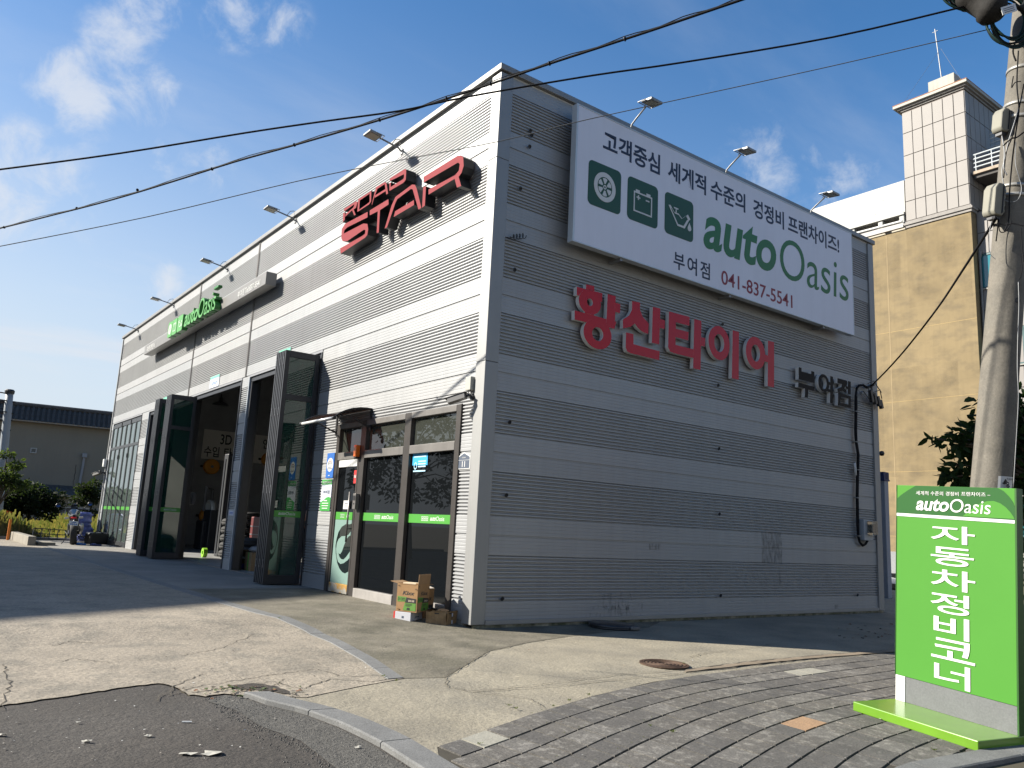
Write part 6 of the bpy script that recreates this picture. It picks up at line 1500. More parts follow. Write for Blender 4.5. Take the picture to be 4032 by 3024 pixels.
tree('street_tree', 'leafy dark tree with drooping leaves behind the concrete pole', (tb_[0], tb_[1], -.9), [(tb_[0]+.3, tb_[1]-.3, -.9), (tb_[0]+.25, tb_[1]-.25, 0), (tb_[0]+.1, tb_[1]-.1, 1.0), (tb_[0], tb_[1], 2.0)], .11, cl, 3400, .14, LEAF, 11)
# left small tree by the slim pole and dark shrubs before the house
def clump(c, spread, n, r_, seed, zs=.6):
    q = np.random.RandomState(seed); return [(c[0]+q.uniform(-1,1)*spread, c[1]+q.uniform(-1,1)*spread*.6, c[2]+q.uniform(-1,1)*spread*zs, r_*(.6+.6*q.rand())) for _ in range(n)]
c1 = far((12,1850), 31); cl1 = clump(c1, .45, 9, .26, 1, 1.3)+[fc(28,1790,31,.2), fc(50,1840,31,.22), fc(35,1880,31,.3), fc(90,1905,31,.2), fc(62,1905,31,.3)]
tree('small_tree', 'pale green small tree at the left edge below the slim pole', (c1[0], c1[1], -.3), [(c1[0], c1[1], -.3), (c1[0], c1[1], 1.0), (c1[0]+.05, c1[1], 2.2)], .09, cl1, 1300, .13, LEAF2, 12)
c2_ = far((120,1985), 37); cl2 = clump(c2_, .95, 20, .42, 2, .5)+clump(far((165,1970), 37), .6, 8, .35, 3, .6)+clump(far((20,1960), 37), .9, 10, .45, 4, .5)
tree('dark_shrub', 'broad dark shrub in front of the tiled house, left of the motorcycle', (c2_[0], c2_[1], -.3), [(c2_[0], c2_[1], -.3), (c2_[0], c2_[1], .5), (c2_[0], c2_[1], 1.0)], .09, cl2, 6500, .14, LEAF3, 13, 'shrub')
c3_ = far((360,1990), 36); cl3 = clump(c3_, .45, 14, .3, 5, 1.6)+[fc(350,1925,36,.25), fc(375,1900,36,.2)]
tree('garden_tree', 'narrow dark tree against the tiled house beside the shop corner', (c3_[0], c3_[1], -.3), [(c3_[0], c3_[1], -.3), (c3_[0], c3_[1], .6), (c3_[0], c3_[1], 1.6)], .07, cl3, 2600, .13, LEAF3, 14)
# tree across the street seen in the shop window reflections
tc_ = (-7.9, 15.2)
clr = clump((tc_[0], tc_[1], 3.6), 1.7, 36, .55, 8, .9)
tree('roadside_tree', 'leafy roadside tree across the driveway, outside the picture on the left', (*tc_, 0), [(*tc_, -.1), (tc_[0]+.1, tc_[1], 1.2), (tc_[0], tc_[1]+.1, 2.6), (tc_[0]+.1, tc_[1], 3.6)], .12, clr, 3600, .17, LEAF, 15)
# tall grass
GRS = [foliage('grass_yellow_green', (.175,.16,.075), amt=.35, ns=1.2), foliage('grass_green', (.10,.12,.045), amt=.35, ns=1.2), foliage('grass_straw', (.25,.20,.085), amt=.3, ns=2)]
r_ = np.random.RandomState(4); V = []; F = []; Mi = []
for i in range(30000):
    t = r_.rand()**1.6; y = 23.0+15*t; x0_, x1_ = -5.5+.07*(y-20)-1.5, 1.2+.12*(y-20); x = x0_+(x1_-x0_)*r_.rand()
    dq = np.array([x, y, 0])-CAM
    if y > 23.6 and 2016+FPX*(dq@AR)/(dq@AF) < 84: continue
    h = (.38+.42*r_.rand())*(1+.35*math.sin(x*1.7)+.25*math.sin(y*1.3+x)); b = np.array([x, y, -.30]); a = r_.rand()*6.28; l_ = r_.uniform(.05,.30)
    tip = b+np.array([math.cos(a)*l_, math.sin(a)*l_*.5, h]); mid = b+np.array([math.cos(a)*l_*.25, 0, h*.6]); wv = .016+.014*r_.rand(); o = len(V)
    V += [b+np.array([-wv,0,0]), b+np.array([wv,0,0]), mid+np.array([wv*.9,0,0]), mid-np.array([wv*.9,0,0]), tip]; F += [(o,o+1,o+2,o+3), (o+3,o+2,o+4)]
    mm = 0 if r_.rand() < .55 else (1 if r_.rand() < .6 else 2); Mi += [mm, mm]
    if i % 3 == 0:
        o = len(V); q = tip; V += [q+np.array([-.03,0,-.10]), q+np.array([.03,0,-.10]), q+np.array([.02,0,.06]), q+np.array([-.02,0,.06])]; F.append((o,o+1,o+2,o+3)); Mi.append(mm)
mb = MB(); mb.v = [tuple(map(float, v)) for v in V]; mb.f = F; mb.m = Mi
tag(build('tall_grass', mb, GRS), 'tall yellow green grass filling the plot beyond the driveway', 'grass', kind='stuff')
# ------------------------------------------------------------------ small weeds and litter
r_ = np.random.RandomState(9); V = []; F = []
def tuft(x, y, n, s_):
    for _ in range(n):
        a = r_.rand()*6.28; l_ = s_*(.4+.8*r_.rand()); b = np.array([x+r_.uniform(-1,1)*s_*.5, y+r_.uniform(-1,1)*s_*.3, gz(y)+.016]); t = b+np.array([math.cos(a)*l_*.8, math.sin(a)*l_*.8, l_*.6]); n_ = np.array([-math.sin(a), math.cos(a), 0])*l_*.14; o = len(V)
        m_ = (b+t)/2+np.array([0,0,l_*.1]); V.extend([b, m_+n_, t, m_-n_]); F.append((o,o+1,o+2,o+3))
for p in ((1885,2942),(2560,2868),(2648,2893),(2030,2800),(2180,2790),(2320,2745),(2240,2768),(1105,2765),(900,2712),(2005,2788),(2690,2620),(1510,2672),(1100,2440),(1560,2690),(430,2150),(3680,2965),(3790,2985)): 
    q = ong(p); tuft(q[0], q[1], 14, .022)
q = ong((425,2145)); tuft(q[0], q[1], 40, .16)
for _ in range(60):
    x = r_.uniform(-2.4,2.4); tuft(x, yedge(x)-.206*r_.randint(0,6), 3, .012)
mb = MB(); mb.v = [tuple(map(float, v)) for v in V]; mb.f = F; mb.m = [0]*len(F)
tag(build('joint_weeds', mb, foliage('weed_green', (.12,.15,.03), amt=.4, ns=5)), 'little weeds and moss in the paving joints', 'weeds', kind='stuff')
V = []; F = []; Mi = []
def chip(x, y, s_, m_, z=.014):
    n_ = r_.randint(4, 7); a0 = r_.rand()*6.28; o = len(V); asp = r_.uniform(.35,.9)
    for k in range(n_): a = 2*math.pi*k/n_; R_ = s_*(.6+.5*r_.rand()); px_, py_ = R_*math.cos(a), R_*asp*math.sin(a); V.append((x+px_*math.cos(a0)-py_*math.sin(a0), y+px_*math.sin(a0)+py_*math.cos(a0), gz(y)+z+r_.rand()*s_*.5))
    F.append(tuple(range(o, o+n_))); Mi.append(m_)
for _ in range(90): p = (r_.normal(960,110), r_.normal(2728,11)); q = ong(p); chip(q[0], q[1], .018, r_.choice([1,2,2,3]), .016)
for _ in range(75): p = (r_.uniform(0,1100), r_.uniform(2720,3010)); q = ong(p); chip(q[0], q[1], r_.uniform(.003,.010), r_.choice([0,0,4]), .008)
for _ in range(55): p = (r_.uniform(1900,3500), r_.uniform(2520,3000)); q = ong(p); chip(q[0], q[1], r_.uniform(.004,.011), r_.choice([0,1,3]), .022)
for _ in range(26): p = (r_.uniform(3300,3520), r_.uniform(2460,2520)); q = ong(p); chip(q[0], q[1], .035, r_.choice([1,3]), .012)
for _ in range(50): p = (r_.uniform(200,1500), r_.uniform(2560,2700)); q = ong(p); chip(q[0], q[1], r_.uniform(.004,.012), r_.choice([3,3,0]), .014)
mb = MB(); mb.v = [tuple(map(float, v)) for v in V]; mb.f = F; mb.m = Mi
tag(build('ground_litter', mb, [mat('paper_bits', (.55,.54,.50), .7), mat('dry_leaf', (.20,.08,.03), .7), mat('green_bits', (.06,.09,.02), .7), mat('dark_grit', (.06,.045,.03), .9), mat('pale_stone_chip', (.35,.32,.28), .9)]), 'scattered dry leaves, grit and scraps on the ground', 'litter', kind='stuff')
PAPER = mat('trodden_paper', (.46,.44,.38), .8, amt=.3, ns=20)
for k, (u, v, s_, lab) in enumerate([(738,2975,.055,'crumpled pale scrap on the asphalt, left of two near the bottom'), (838,2972,.080,'longer pale scrap on the asphalt, right of two near the bottom'), (338,2926,.03,'small pale scrap at the left of the asphalt'),
                      (583,2904,.028,'yellowish scrap in the middle of the asphalt'), (2,2901,.04,'yellow scrap at the left edge of the asphalt'), (1410,2950,.022,'yellow dry leaf on the coarse asphalt by the kerb'), (305,2900-48,.02,'white fleck group on the upper asphalt')]):
    q = ong((u, v)); mb = MB(); n_ = 9; rr2 = random.Random(k); P_ = []
    for i in range(n_): a = 2*math.pi*i/n_; R_ = s_*(.5+.6*rr2.random()); P_.append((q[0]+R_*math.cos(a)*.85, q[1]+R_*math.sin(a)*.6-.3*R_*math.cos(a), gz(q[1])+.006+rr2.random()*.012))
    mb.add(P_+[(q[0], q[1], gz(q[1])+.016)], [(i, (i+1) % n_, n_) for i in range(n_)]); tag(build('paper_scrap', mb, PAPER), lab, 'scrap', 'scraps on the asphalt')
for u, v, w_, lab in ((735,2849,.05,'white cigarette butt on the asphalt'),):
    q = ong((u, v)); mb = MB(); mb.tube([(q[0]-.025, q[1]+.012, gz(q[1])+.010), (q[0]+.025, q[1]-.012, gz(q[1])+.010)], .0045, 8); tag(build('cigarette_butt', mb, WHITE), lab, 'cigarette butt')
# gravelly asphalt patch beside the kerb
V = []; F = []; Mi = []
for _ in range(5200):
    x, y = r_.uniform(-3.72,-3.12), r_.uniform(-5.2,-2.3)
    kx_ = float(np.interp(-y, [2.36,2.62,2.86,3.25,3.62,5.3], [-3.48,-3.41,-3.28,-3.18,-3.14,-3.12]))
    if x > kx_-.005 or x < kx_-.42*(1 if r_.rand() < .85 else 1.6): continue
    s_ = r_.uniform(.002,.0065); z = gz(y)+.003; o = len(V); c = np.array([x,y,z])
    V += [c+np.array([s_*1.1,0,0]), c+np.array([-.3*s_,s_,0]), c+np.array([-.8*s_,-.8*s_,0]), c+np.array([0,0,s_*.9])]; F += [(0+o,1+o,3+o),(1+o,2+o,3+o),(2+o,0+o,3+o)]; Mi += [r_.choice([0,0,1])]*3
mb = MB(); mb.v = [tuple(map(float, v)) for v in V]; mb.f = F; mb.m = Mi
tag(build('gravel', mb, [mat('gravel_dark', (.10,.095,.085), .8), mat('gravel_pale', (.22,.205,.18), .8)]), 'loose gravel on the crumbling asphalt edge along the kerb', 'gravel', kind='stuff')
# ------------------------------------------------------------------ cars
TYRE = mat('tyre_rubber', (.018,.018,.019), .8); RIM = mat('alloy_rim', (.45,.45,.46), .3, .8)
def wheel(par, c, ax, R=.33, wd=.21):
    mb = MB(); mb.lathe([(R*.62,-wd/2),(R*.93,-wd/2),(R,-wd*.3),(R,wd*.3),(R*.93,wd/2),(R*.62,wd/2),(R*.62,-wd/2)], c, ax, 28); w_ = build('wheel', mb, TYRE, par, True)
    mb = MB(); mb.lathe([(R*.62,wd*.30),(R*.57,wd*.34),(R*.52,wd*.2),(.02,wd*.18),(.001,wd*.3)], c, ax, 28); P = Plane(c, np.cross(ax, [0,0,1]), (0,0,1)); s_ = 1 if P.n@np.array(ax) > 0 else -1
    for k in range(5):
        t = 2*math.pi*k/5; mb.prism([(.06*math.cos(t-.6), .06*math.sin(t-.6)), (R*.56*math.cos(t-.16), R*.56*math.sin(t-.16)), (R*.56*math.cos(t+.16), R*.56*math.sin(t+.16)), (.06*math.cos(t+.6), .06*math.sin(t+.6))], P, s_*wd*.2, s_*wd*.36)
    build('rim', mb, RIM, w_); return w_
def car(name, lab, loc, rz, L_, W_, prof, paint, glass, wb, R=.33, suv=False):
    """prof rows: (x, z_low, z_belt, z_roof, half_width_belt, half_width_roof)"""
    root = thing(name, (0,0,0), lab, 'car'); mb = MB(); V = []; rows_ = []
    for (x, zl, zb, zr, hb, hr) in prof:
        ring = [(x,-hb*.92,zl),(x,-hb,zl+.12),(x,-hb,(zl+zb)/2+.05),(x,-hb*.97,zb),(x,-hr,zr-.03),(x,-hr*.8,zr),(x,0,zr+.015),(x,hr*.8,zr),(x,hr,zr-.03),(x,hb*.97,zb),(x,hb,(zl+zb)/2+.05),(x,hb,zl+.12),(x,hb*.92,zl)]
        rows_.append(len(V)); V += ring
    n = 13; F = []; Mi = []
    for i in range(len(prof)-1):
        a, b = rows_[i], rows_[i+1]
        for k in range(n-1):
            F.append((a+k, b+k, b+k+1, a+k+1)); cab = prof[i][3]-prof[i][2] > .25 or prof[i+1][3]-prof[i+1][2] > .25
            side = k in (3, 8); Mi.append(1 if (cab and side) or (cab and abs((prof[i][3]-prof[i+1][3])) > .22 and k in (4,5,6,7)) else 0)
    F.append(tuple(range(n-1,-1,-1))); Mi.append(0); F.append(tuple(rows_[-1]+k for k in range(n))); Mi.append(0)
    mb.v = V; mb.f = F; mb.m = Mi; build('body', mb, [paint, glass], root, True, local=True)
    for x in wb:
        for s_ in (-1, 1):
            c = np.array([x, s_*(W_/2-.09), R]); wheel(root, c, (0, s_, 0), R)
            mb = MB(); mb.lathe([(R+.055,-.02),(R+.055,.012)], c+np.array([0, s_*.085, .02]), (0, s_, 0), 28); mb.lathe([(.001,.0),(R+.05,.0)], c+np.array([0, s_*.075, .02]), (0, s_, 0), 28); build('wheel_arch', mb, BLK, root)
    for s_ in (-1, 1):
        mb = MB(); mb.obox((L_*.19, s_*(W_/2+.09), 1.0 if not suv else 1.12), (.05,0,0), (0,.09,0), (0,0,.07)); build('mirror', mb, BLK if suv else paint, root, bevel=.015)
        mb = MB(); mb.obox((L_/2-.10, s_*W_*.36, .70 if not suv else .82), (.06,0,0), (0,.16,0), (0,0,.07)); build('headlight', mb, mat('headlight', (.6,.62,.65), .1), root, bevel=.02)
        mb = MB(); mb.obox((-L_/2+.06, s_*W_*.38, .85 if not suv else .98), (.05,0,0), (0,.13,0), (0,0,.10)); build('tail_light', mb, mat('tail_light', (.35,.01,.01), .2), root, bevel=.02)
    root.location = loc; root.rotation_euler = (0,0,rz)
    return root
CG = mat('car_glass', (.012,.014,.016), .05, spec=.8)
sed = [(-2.35,.35,.80,.86,.70,.60),(-2.2,.25,.98,1.02,.84,.70),(-1.75,.22,1.0,1.10,.90,.66),(-1.0,.2,.98,1.40,.91,.60),(-.2,.2,.96,1.46,.91,.62),(.45,.2,.95,1.40,.91,.60),(1.15,.2,.93,1.0,.90,.72),(1.8,.22,.84,.90,.88,.70),(2.2,.26,.70,.76,.80,.62),(2.38,.34,.55,.60,.66,.5)]
cwp = far((3512,2330), 31.0)
s_car = car('white_car', 'white saloon car parked in the shade beyond the gable, mostly hidden by the green board', (27.7-1.1, 0, 0), 0, 4.7, 1.85, sed, mat('white_car_paint', (.66,.67,.68), .25, coat=.6), CG, (1.42, -1.4), .33)
# its right front wheel stands where the photo shows one
an = math.atan2(AR[1], AR[0])+.10; R2 = Matrix.Rotation(an, 3, 'Z'); wp = R2 @ Vector((1.42, -.83, 0))
s_car.rotation_euler = (0,0,an); s_car.location = (cwp[0]-wp.x, cwp[1]-wp.y, -.80)
suvp = [(-2.1,.45,1.02,1.5,.82,.62),(-2.02,.3,1.08,1.66,.90,.70),(-1.3,.27,1.08,1.72,.92,.72),(-.3,.27,1.07,1.72,.92,.72),(.4,.27,1.06,1.66,.92,.70),(.95,.27,1.05,1.12,.92,.76),(1.6,.3,1.0,1.05,.90,.74),(2.0,.34,.88,.94,.84,.70),(2.1,.4,.6,.7,.76,.64)]
rc = ong((30,2152))
re_ = far((64,2100), 36.0)
red_ = car('red_car', 'red compact off-roader with a white cross badge cut off by the left edge', (re_[0]-.93, re_[1]+2.1, -.81), math.radians(90), 4.2, 1.84, suvp, mat('red_car_paint', (.50,.030,.015), .3, coat=.4), CG, (1.3,-1.28), .35, True)
Pr = Plane((-2.13, -.55, .93), (0,-1,0), (0,0,1)); mb = MB(); rrect(Pr, -.14, .14, -.15, .15, .04, .001, .03, mb); bdg = build('badge_plate', mb, BLK, red_, local=True)
mb = MB()
for a_ in (45, -45):
    t = math.radians(a_); d = np.array([math.cos(t), math.sin(t)]); nrm = np.array([-d[1], d[0]]); mb.prism([tuple(d*.12+nrm*.04), tuple(nrm*.02), tuple(-d*.12+nrm*.04), tuple(-d*.12-nrm*.04), tuple(-nrm*.02), tuple(d*.12-nrm*.04)], Pr, .031+.001*(a_ > 0), .034+.001*(a_ > 0))
build('cross_badge', mb, WHITE, bdg)
mb = MB(); mb.pbox(Plane((-2.10, 0, 1.35), (0,-1,0), (0,0,1)), -.60, .60, -.2, .2, .0, .012); build('rear_window', mb, CG, red_, local=True)
# orange marker post in the grass
q = far((40,2060), 30); o = thing('marker_post', q, 'thin orange marker post in the grass beside the red car', 'post'); mb = MB(); mb.box(q[0]-.035, q[1]-.03, -.3, q[0]+.035, q[1]+.03, q[2]+.12); build('post', mb, mat('orange_post', (.75,.22,.02), .6), o)

# ------------------------------------------------------------------ motorcycle
bk = thing('motorcycle', (0,0,0), 'black motorcycle seen from behind with blue-tinted mirrors by the grass', 'motorcycle')
GB = mat('gloss_black', (.012,.012,.013), .15, coat=.6); CHR = mat('engine_grey', (.16,.16,.165), .35, .7)
def bw(x, R, wd):
    mb = MB(); mb.lathe([(R*.72,-wd*.45),(R*.88,-wd*.5),(R*.96,-wd*.36),(R,0),(R*.96,wd*.36),(R*.88,wd*.5),(R*.72,wd*.45),(R*.72,-wd*.45)], (x,0,R), (0,1,0), 32); w_ = build('wheel', mb, TYRE, bk, True, local=True)
    mb = MB(); mb.lathe([(R*.72,-wd*.3),(R*.66,-wd*.3),(R*.66,wd*.3),(R*.72,wd*.3)], (x,0,R), (0,1,0), 28); mb.lathe([(.06,-.09),(.06,.09)], (x,0,R), (0,1,0), 14)
    for k in range(5): t = 2*math.pi*k/5; mb.obox((x+R*.36*math.cos(t), 0, R+R*.36*math.sin(t)), (R*.32*math.cos(t),0,R*.32*math.sin(t)), (-.02*math.sin(t),0,.02*math.cos(t)), (0,.03,0))
    build('rim', mb, BLK, w_)
bw(-.70, .32, .19); bw(.72, .30, .12)
def lofted(rows, name, m, seg=10):
    mb = MB(); V = []; 
    for (x, zc_, hz__, hy) in rows: V += [(x, hy*math.cos(2*math.pi*k/seg), zc_+hz__*math.sin(2*math.pi*k/seg)) for k in range(seg)]
    F = [(i*seg+k, i*seg+(k+1) % seg, (i+1)*seg+(k+1) % seg, (i+1)*seg+k) for i in range(len(rows)-1) for k in range(seg)]; F += [tuple(range(seg)), tuple((len(rows)-1)*seg+k for k in range(seg-1,-1,-1))]
    mb.add(V, F); return build(name, mb, m, bk, True, local=True)
lofted([(-1.0,.86,.03,.04),(-.85,.85,.07,.11),(-.6,.82,.09,.14),(-.25,.78,.08,.13),(-.1,.76,.05,.10)], 'seat', BLK)
lofted([(-.12,.80,.10,.10),(.05,.90,.14,.17),(.3,.93,.15,.18),(.48,.88,.10,.12)], 'tank', GB)
lofted([(.45,.85,.12,.14),(.62,.92,.14,.17),(.78,.90,.10,.13),(.86,.84,.05,.07)], 'nose_fairing', GB)
mb = MB(); mb.obox((-.02,0,.45), (.24,0,0), (0,.17,0), (0,0,.17)); mb.obox((.12,0,.62), (.12,0,.05), (0,.13,0), (-.03,0,.10)); build('engine', mb, CHR, bk, bevel=.03, local=True)
mb = MB(); 
for s_ in (-1,1): mb.tube([(-.70, s_*.13, .32), (-.25, s_*.12, .42)], .03, 6); mb.tube([(.72, s_*.09, .30), (.52, s_*.09, .95)], .026, 8); mb.tube([(-.35, s_*.10, .45), (-.8, s_*.10, .80)], .018, 6)
mb.tube([(.5,0,.95),(.1,0,.75),(-.3,0,.45)], .035, 8); build('frame', mb, BLK, bk, local=True)
mb = MB(); mb.tube([(.1,-.14,.30),(-.3,-.18,.32),(-.55,-.20,.42),(-.95,-.21,.58)], [.03,.04,.06,.062], 12); build('exhaust', mb, mat('white_muffler', (.5,.5,.5), .3, .4), bk, True, local=True)
mb = MB(); mb.tube([(.42,-.36,1.02),(.50,-.20,1.05),(.52,0,1.02),(.50,.20,1.05),(.42,.36,1.02)], .014, 8); hb = build('handlebar', mb, BLK, bk, True, local=True)
mb = MB(); 
for s_ in (-1,1): mb.tube([(.40, s_*.26, 1.03), (.36, s_*.40, 1.01)], .02, 8)
build('grip', mb, BLK, hb, local=True)
for s_ in (-1,1):
    mb = MB(); mb.tube([(.48, s_*.24, 1.05), (.50, s_*.38, 1.17)], .007, 6); mb.lathe([(.001,-.012),(.06,-.010),(.075,0),(.06,.006)], (.50, s_*.44, 1.19), (-1,0,.05), 16); st_ = build('mirror', mb, BLK, bk, True, local=True)
    mb = MB(); mb.lathe([(.001,.0075),(.058,.0075)], (.50, s_*.44, 1.19), (-1,0,.35), 16); build('mirror_glass', mb, mat('blue_mirror', (.06,.16,.50), .3, .2), st_)
mb = MB(); V = []
for j in range(4):
    for i in range(7): a = math.radians(-50+100*i/6); V.append((.62-.10*j+.10*math.cos(a)-.05, (.15-.015*j)*math.sin(a), .98+.09*j))
mb.add(V, [(j*7+i, j*7+i+1, (j+1)*7+i+1, (j+1)*7+i) for j in range(3) for i in range(6)]); build('windscreen', mb, glassy('smoky_screen', (.35,.42,.46), .25, .02, 1., 1.5, body=(.05,.07,.09)), bk, True, local=True)
mb = MB(); mb.obox((-1.0,0,.80), (.05,0,.01), (0,.08,0), (0,0,.022)); build('tail_light', mb, mat('red_tail', (.5,.01,.01), .2), bk, bevel=.01, local=True)
mb = MB()
for s_ in (-1,1): mb.obox((-.98, s_*.19, .80), (.03,0,0), (0,.055,0), (0,0,.03))
build('indicator', mb, mat('pale_lens', (.5,.47,.42), .2), bk, bevel=.012, local=True)
mb = MB(); mb.tube([(-.92,0,.80),(-1.02,0,.70)], .02, 6); mb.obox((-1.045,0,.64), (.006,0,.0), (0,.115,.02), (.0,-.012,.065)); pl = build('licence_plate', mb, mat('plate_white', (.62,.66,.70), .5), bk, local=True)
Pp2 = Plane((-1.053,0,.635), (0,-1,-.17), (0,-.17,1)); mb = MB(); text('6554', Pp2, -.09, .09, -.045, .005, .001, .003, .02, 0, mb); mb.pbox(Pp2, -.06, .06, .022, .042, .001, .003); build('plate_number', mb, BLU, pl, local=True)
mb = MB(); mb.tube([(-.15,.12,.30),(-.25,.34,.0)], .012, 6); build('kickstand', mb, BLK, bk, local=True)
bk.location = (-1.00, 20.15, .012); bk.rotation_euler = (math.radians(-6), 0, math.radians(81))
# black wire racks leaning behind the motorcycle
rk = thing('wire_rack', (-1,21.9,.1), 'black welded wire racks lying behind the motorcycle', 'rack'); mb = MB()
def grid(o, a, b, na, nb):
    o, a, b = np.array(o,float), np.array(a,float), np.array(b,float)
    for i in range(na+1): mb.tube([o+a*i/na, o+a*i/na+b], .014, 5)
    for j in range(nb+1): mb.tube([o+b*j/nb, o+b*j/nb+a], .014, 5)
grid((-1.95,21.6,.10), (.95,.1,-.03), (.05,.35,.30), 4, 2); grid((-.85,21.7,.12), (.75,.1,-.05), (-.15,.3,.22), 5, 2); build('wires', mb, BLK, rk)
# blue tarpaulin roll and black bag by the far corner
q = (-.35, 22.25); o = thing('blue_tarpaulin', (*q, 0), 'crumpled blue tarpaulin bundle standing against the far corner of the shop', 'tarpaulin')
mb = MB(); V = []; nr, ns_ = 26, 26; rr3 = np.random.RandomState(2)
for j in range(nr+1):
    t = j/nr; R0 = .26*(1+.06*math.sin(t*21)+.05*math.sin(t*47+1))*(1-.3*(t > .95))
    for k in range(ns_): a = 2*math.pi*k/ns_; R_ = R0*(1+.10*math.sin(3*a+t*9)+.08*math.sin(9*a-t*23)+.05*math.sin(31*t+2*a)+rr3.uniform(-.03,.03)); V.append((q[0]-.10+R_*math.cos(a)+.05*math.sin(t*6), q[1]+R_*math.sin(a), .05+t*.93))
mb.add(V, [(j*ns_+k, j*ns_+(k+1) % ns_, (j+1)*ns_+(k+1) % ns_, (j+1)*ns_+k) for j in range(nr) for k in range(ns_)]+[tuple(nr*ns_+k for k in range(ns_))]); build('sheet', mb, mat('blue_tarp', (.12,.15,.42), .6, amt=.3, ns=5), o, True)
o = thing('black_bag', (-.35,20.9,0), 'boxy black bag on the ground at the far corner of the shop', 'bag')
mb = MB(); mb.obox((-.28,20.6,.19), (.30,.06,0), (-.04,.22,0), (0,0,.18)); build('bag_body', mb, BLK, o, bevel=.05); mb = MB(); mb.tube(smooth([(-.5,20.42,.30),(-.3,20.38,.42),(-.1,20.42,.32)]), .015, 6); build('handle', mb, BLK, o)
mb = MB(); mb.pbox(Plane((-.50,20.365,.30), (1,.18,0), (0,0,1)), 0, .13, 0, .05, 0, .004); build('label', mb, GRP, o)
for lab, (u, v), cc_, sc in (('bright blue glove on the concrete behind the motorcycle wheel', (308,2147), (.02,.16,.55), 1.), ('dark blue cloth lying in front of the black bag', (368,2151), (.01,.03,.14), 1.1)):
    q = ong((u, v)); mb = MB(); mb.lathe([(.001,.0),(.10*sc,.01),(.09*sc,.05),(.04*sc,.075),(.001,.08)], (q[0], q[1], 0.012), (0,0,1), 12); mb.obox((q[0]+.12, q[1]-.02, .035), (.08*sc,0,0), (0,.04,0), (0,0,.025)); tag(build('cloth', mb, mat('cloth_%d' % v, cc_, .8), None, True), lab, 'cloth')

# ------------------------------------------------------------------ inside the workshop
YE = LEN-.12
ban = thing('hanging_banner', (3,YE,2.9), 'pale banner with black Korean letters on the end wall inside the workshop', 'banner')
bpn = Plane((0,YE-.03,0), (1,0,0), (0,0,1)); bu0 = bpn.hit((798,1750))[0]; bu1 = min(8.7, bpn.hit((1110,1720))[0]); bv0 = bpn.hit((870,1812))[1]; bv1 = bpn.hit((870,1696))[1]
mb = MB(); mb.pbox(bpn, bu0, bu1, bv0, bv1, -.02, 0); build('cloth', mb, mat('banner_cloth', (1.0,.95,.85), .8), ban)
h = bv1-bv0; mb = MB(); X = lambda u, v=1750: bpn.hit((u, v))[0]
text('3D', bpn, X(866), X(911), bv0+h*.54, bv0+h*.88, .002, .006, .01, 0, mb); text('수입', bpn, X(806), X(866), bv0+h*.08, bv0+h*.44, .002, .006, .012, 0, mb); text('타', bpn, X(886), X(918), bv0+h*.08, bv0+h*.44, .002, .006, .012, 0, mb)
text('인단', bpn, X(1035), X(1095), bv0+h*.54, bv0+h*.88, .002, .006, .01, 0, mb); build('lettering', mb, BLKP, ban)
ORG = mat('orange_reel', (1.0,.40,.03), .5, amt=.1, ns=5)
def reel(p, Y, lab):
    c = ony(p, Y); o = thing('hose_reel', c, lab, 'hose reel', 'orange hose reels in the workshop'); mb = MB(); mb.lathe([(.001,.0),(.24,.0),(.27,.02),(.27,.05),(.15,.06),(.15,.14),(.27,.15),(.27,.19),(.22,.19)], c, (0,-1,0), 28); build('reel_body', mb, ORG, o, True)
    mb = MB(); mb.lathe([(.05,.192),(.05,.22),(.001,.22)], c, (0,-1,0), 16); build('hub', mb, GALV, o)
    mb = MB(); mb.box(c[0]-.36, c[1]+.0, c[2]-.04, c[0]+.36, c[1]+.03, c[2]+.04); build('bracket', mb, BLK, o)
reel((829,1838), YE-.05, 'orange hose reel hanging under the banner in the middle doorway'); reel((812,2031), YE-.25, 'lower orange hose reel above the machines in the middle doorway'); reel((1055,1810), YE-.05, 'orange hose reel seen in the nearest doorway')
def machine(name, lab, p, X, w_, h_, d_, m_):
    c = onx(p, X); c[2] = .014; o = thing(name, c, lab, 'machine'); mb = MB(); mb.box(c[0]-d_/2, c[1]-w_/2, .014, c[0]+d_/2, c[1]+w_/2, h_); b_ = build('cabinet', mb, m_, o, bevel=.03); return o, c
DK = mat('machine_dark', (.03,.032,.036), .5); RDM = mat('machine_red', (.12,.012,.012), .5); LG = mat('machine_grey', (.16,.16,.165), .5)
o, c = machine('lift_column', 'tall dark lift column in the middle doorway', (885,2050), 1.6, .32, 2.75, .3, DK); mb = MB(); mb.box(c[0]-.17, c[1]-.05, .1, c[0]-.152, c[1]+.05, 2.6); build('rail', mb, DSTEEL, o)
o, c = machine('tyre_changer', 'dark tyre changer with pale arm deep in the middle doorway', (825,2150), 2.6, .7, .9, .8, DK); mb = MB(); mb.tube([(c[0],c[1]+.3,.9),(c[0],c[1]+.32,1.9),(c[0]-.3,c[1],1.95),(c[0]-.3,c[1],1.2)], .05, 8); build('arm', mb, LG, o)
mb = MB(); mb.lathe([(.001,0),(.24,0),(.24,.05),(.001,.05)], (c[0]-.1,c[1]-.05,.91), (0,0,1), 20); build('turntable', mb, RIM, o)
q = onx((828,2010), 2.4); o = thing('balancer_hood', q, 'white curved hood of a wheel balancer in the middle doorway', 'machine'); mb = MB()
mb.lathe([(.30,-.08),(.33,-.08),(.33,.08),(.30,.08),(.30,-.08)], q, (-1,0,0), 28); build('hood', mb, mat('hood_white', (.5,.5,.46), .5), o, True); mb = MB(); mb.box(q[0]-.1,q[1]-.35,.014,q[0]+.4,q[1]+.35,1.25); build('cabinet', mb, DK, o, bevel=.03)
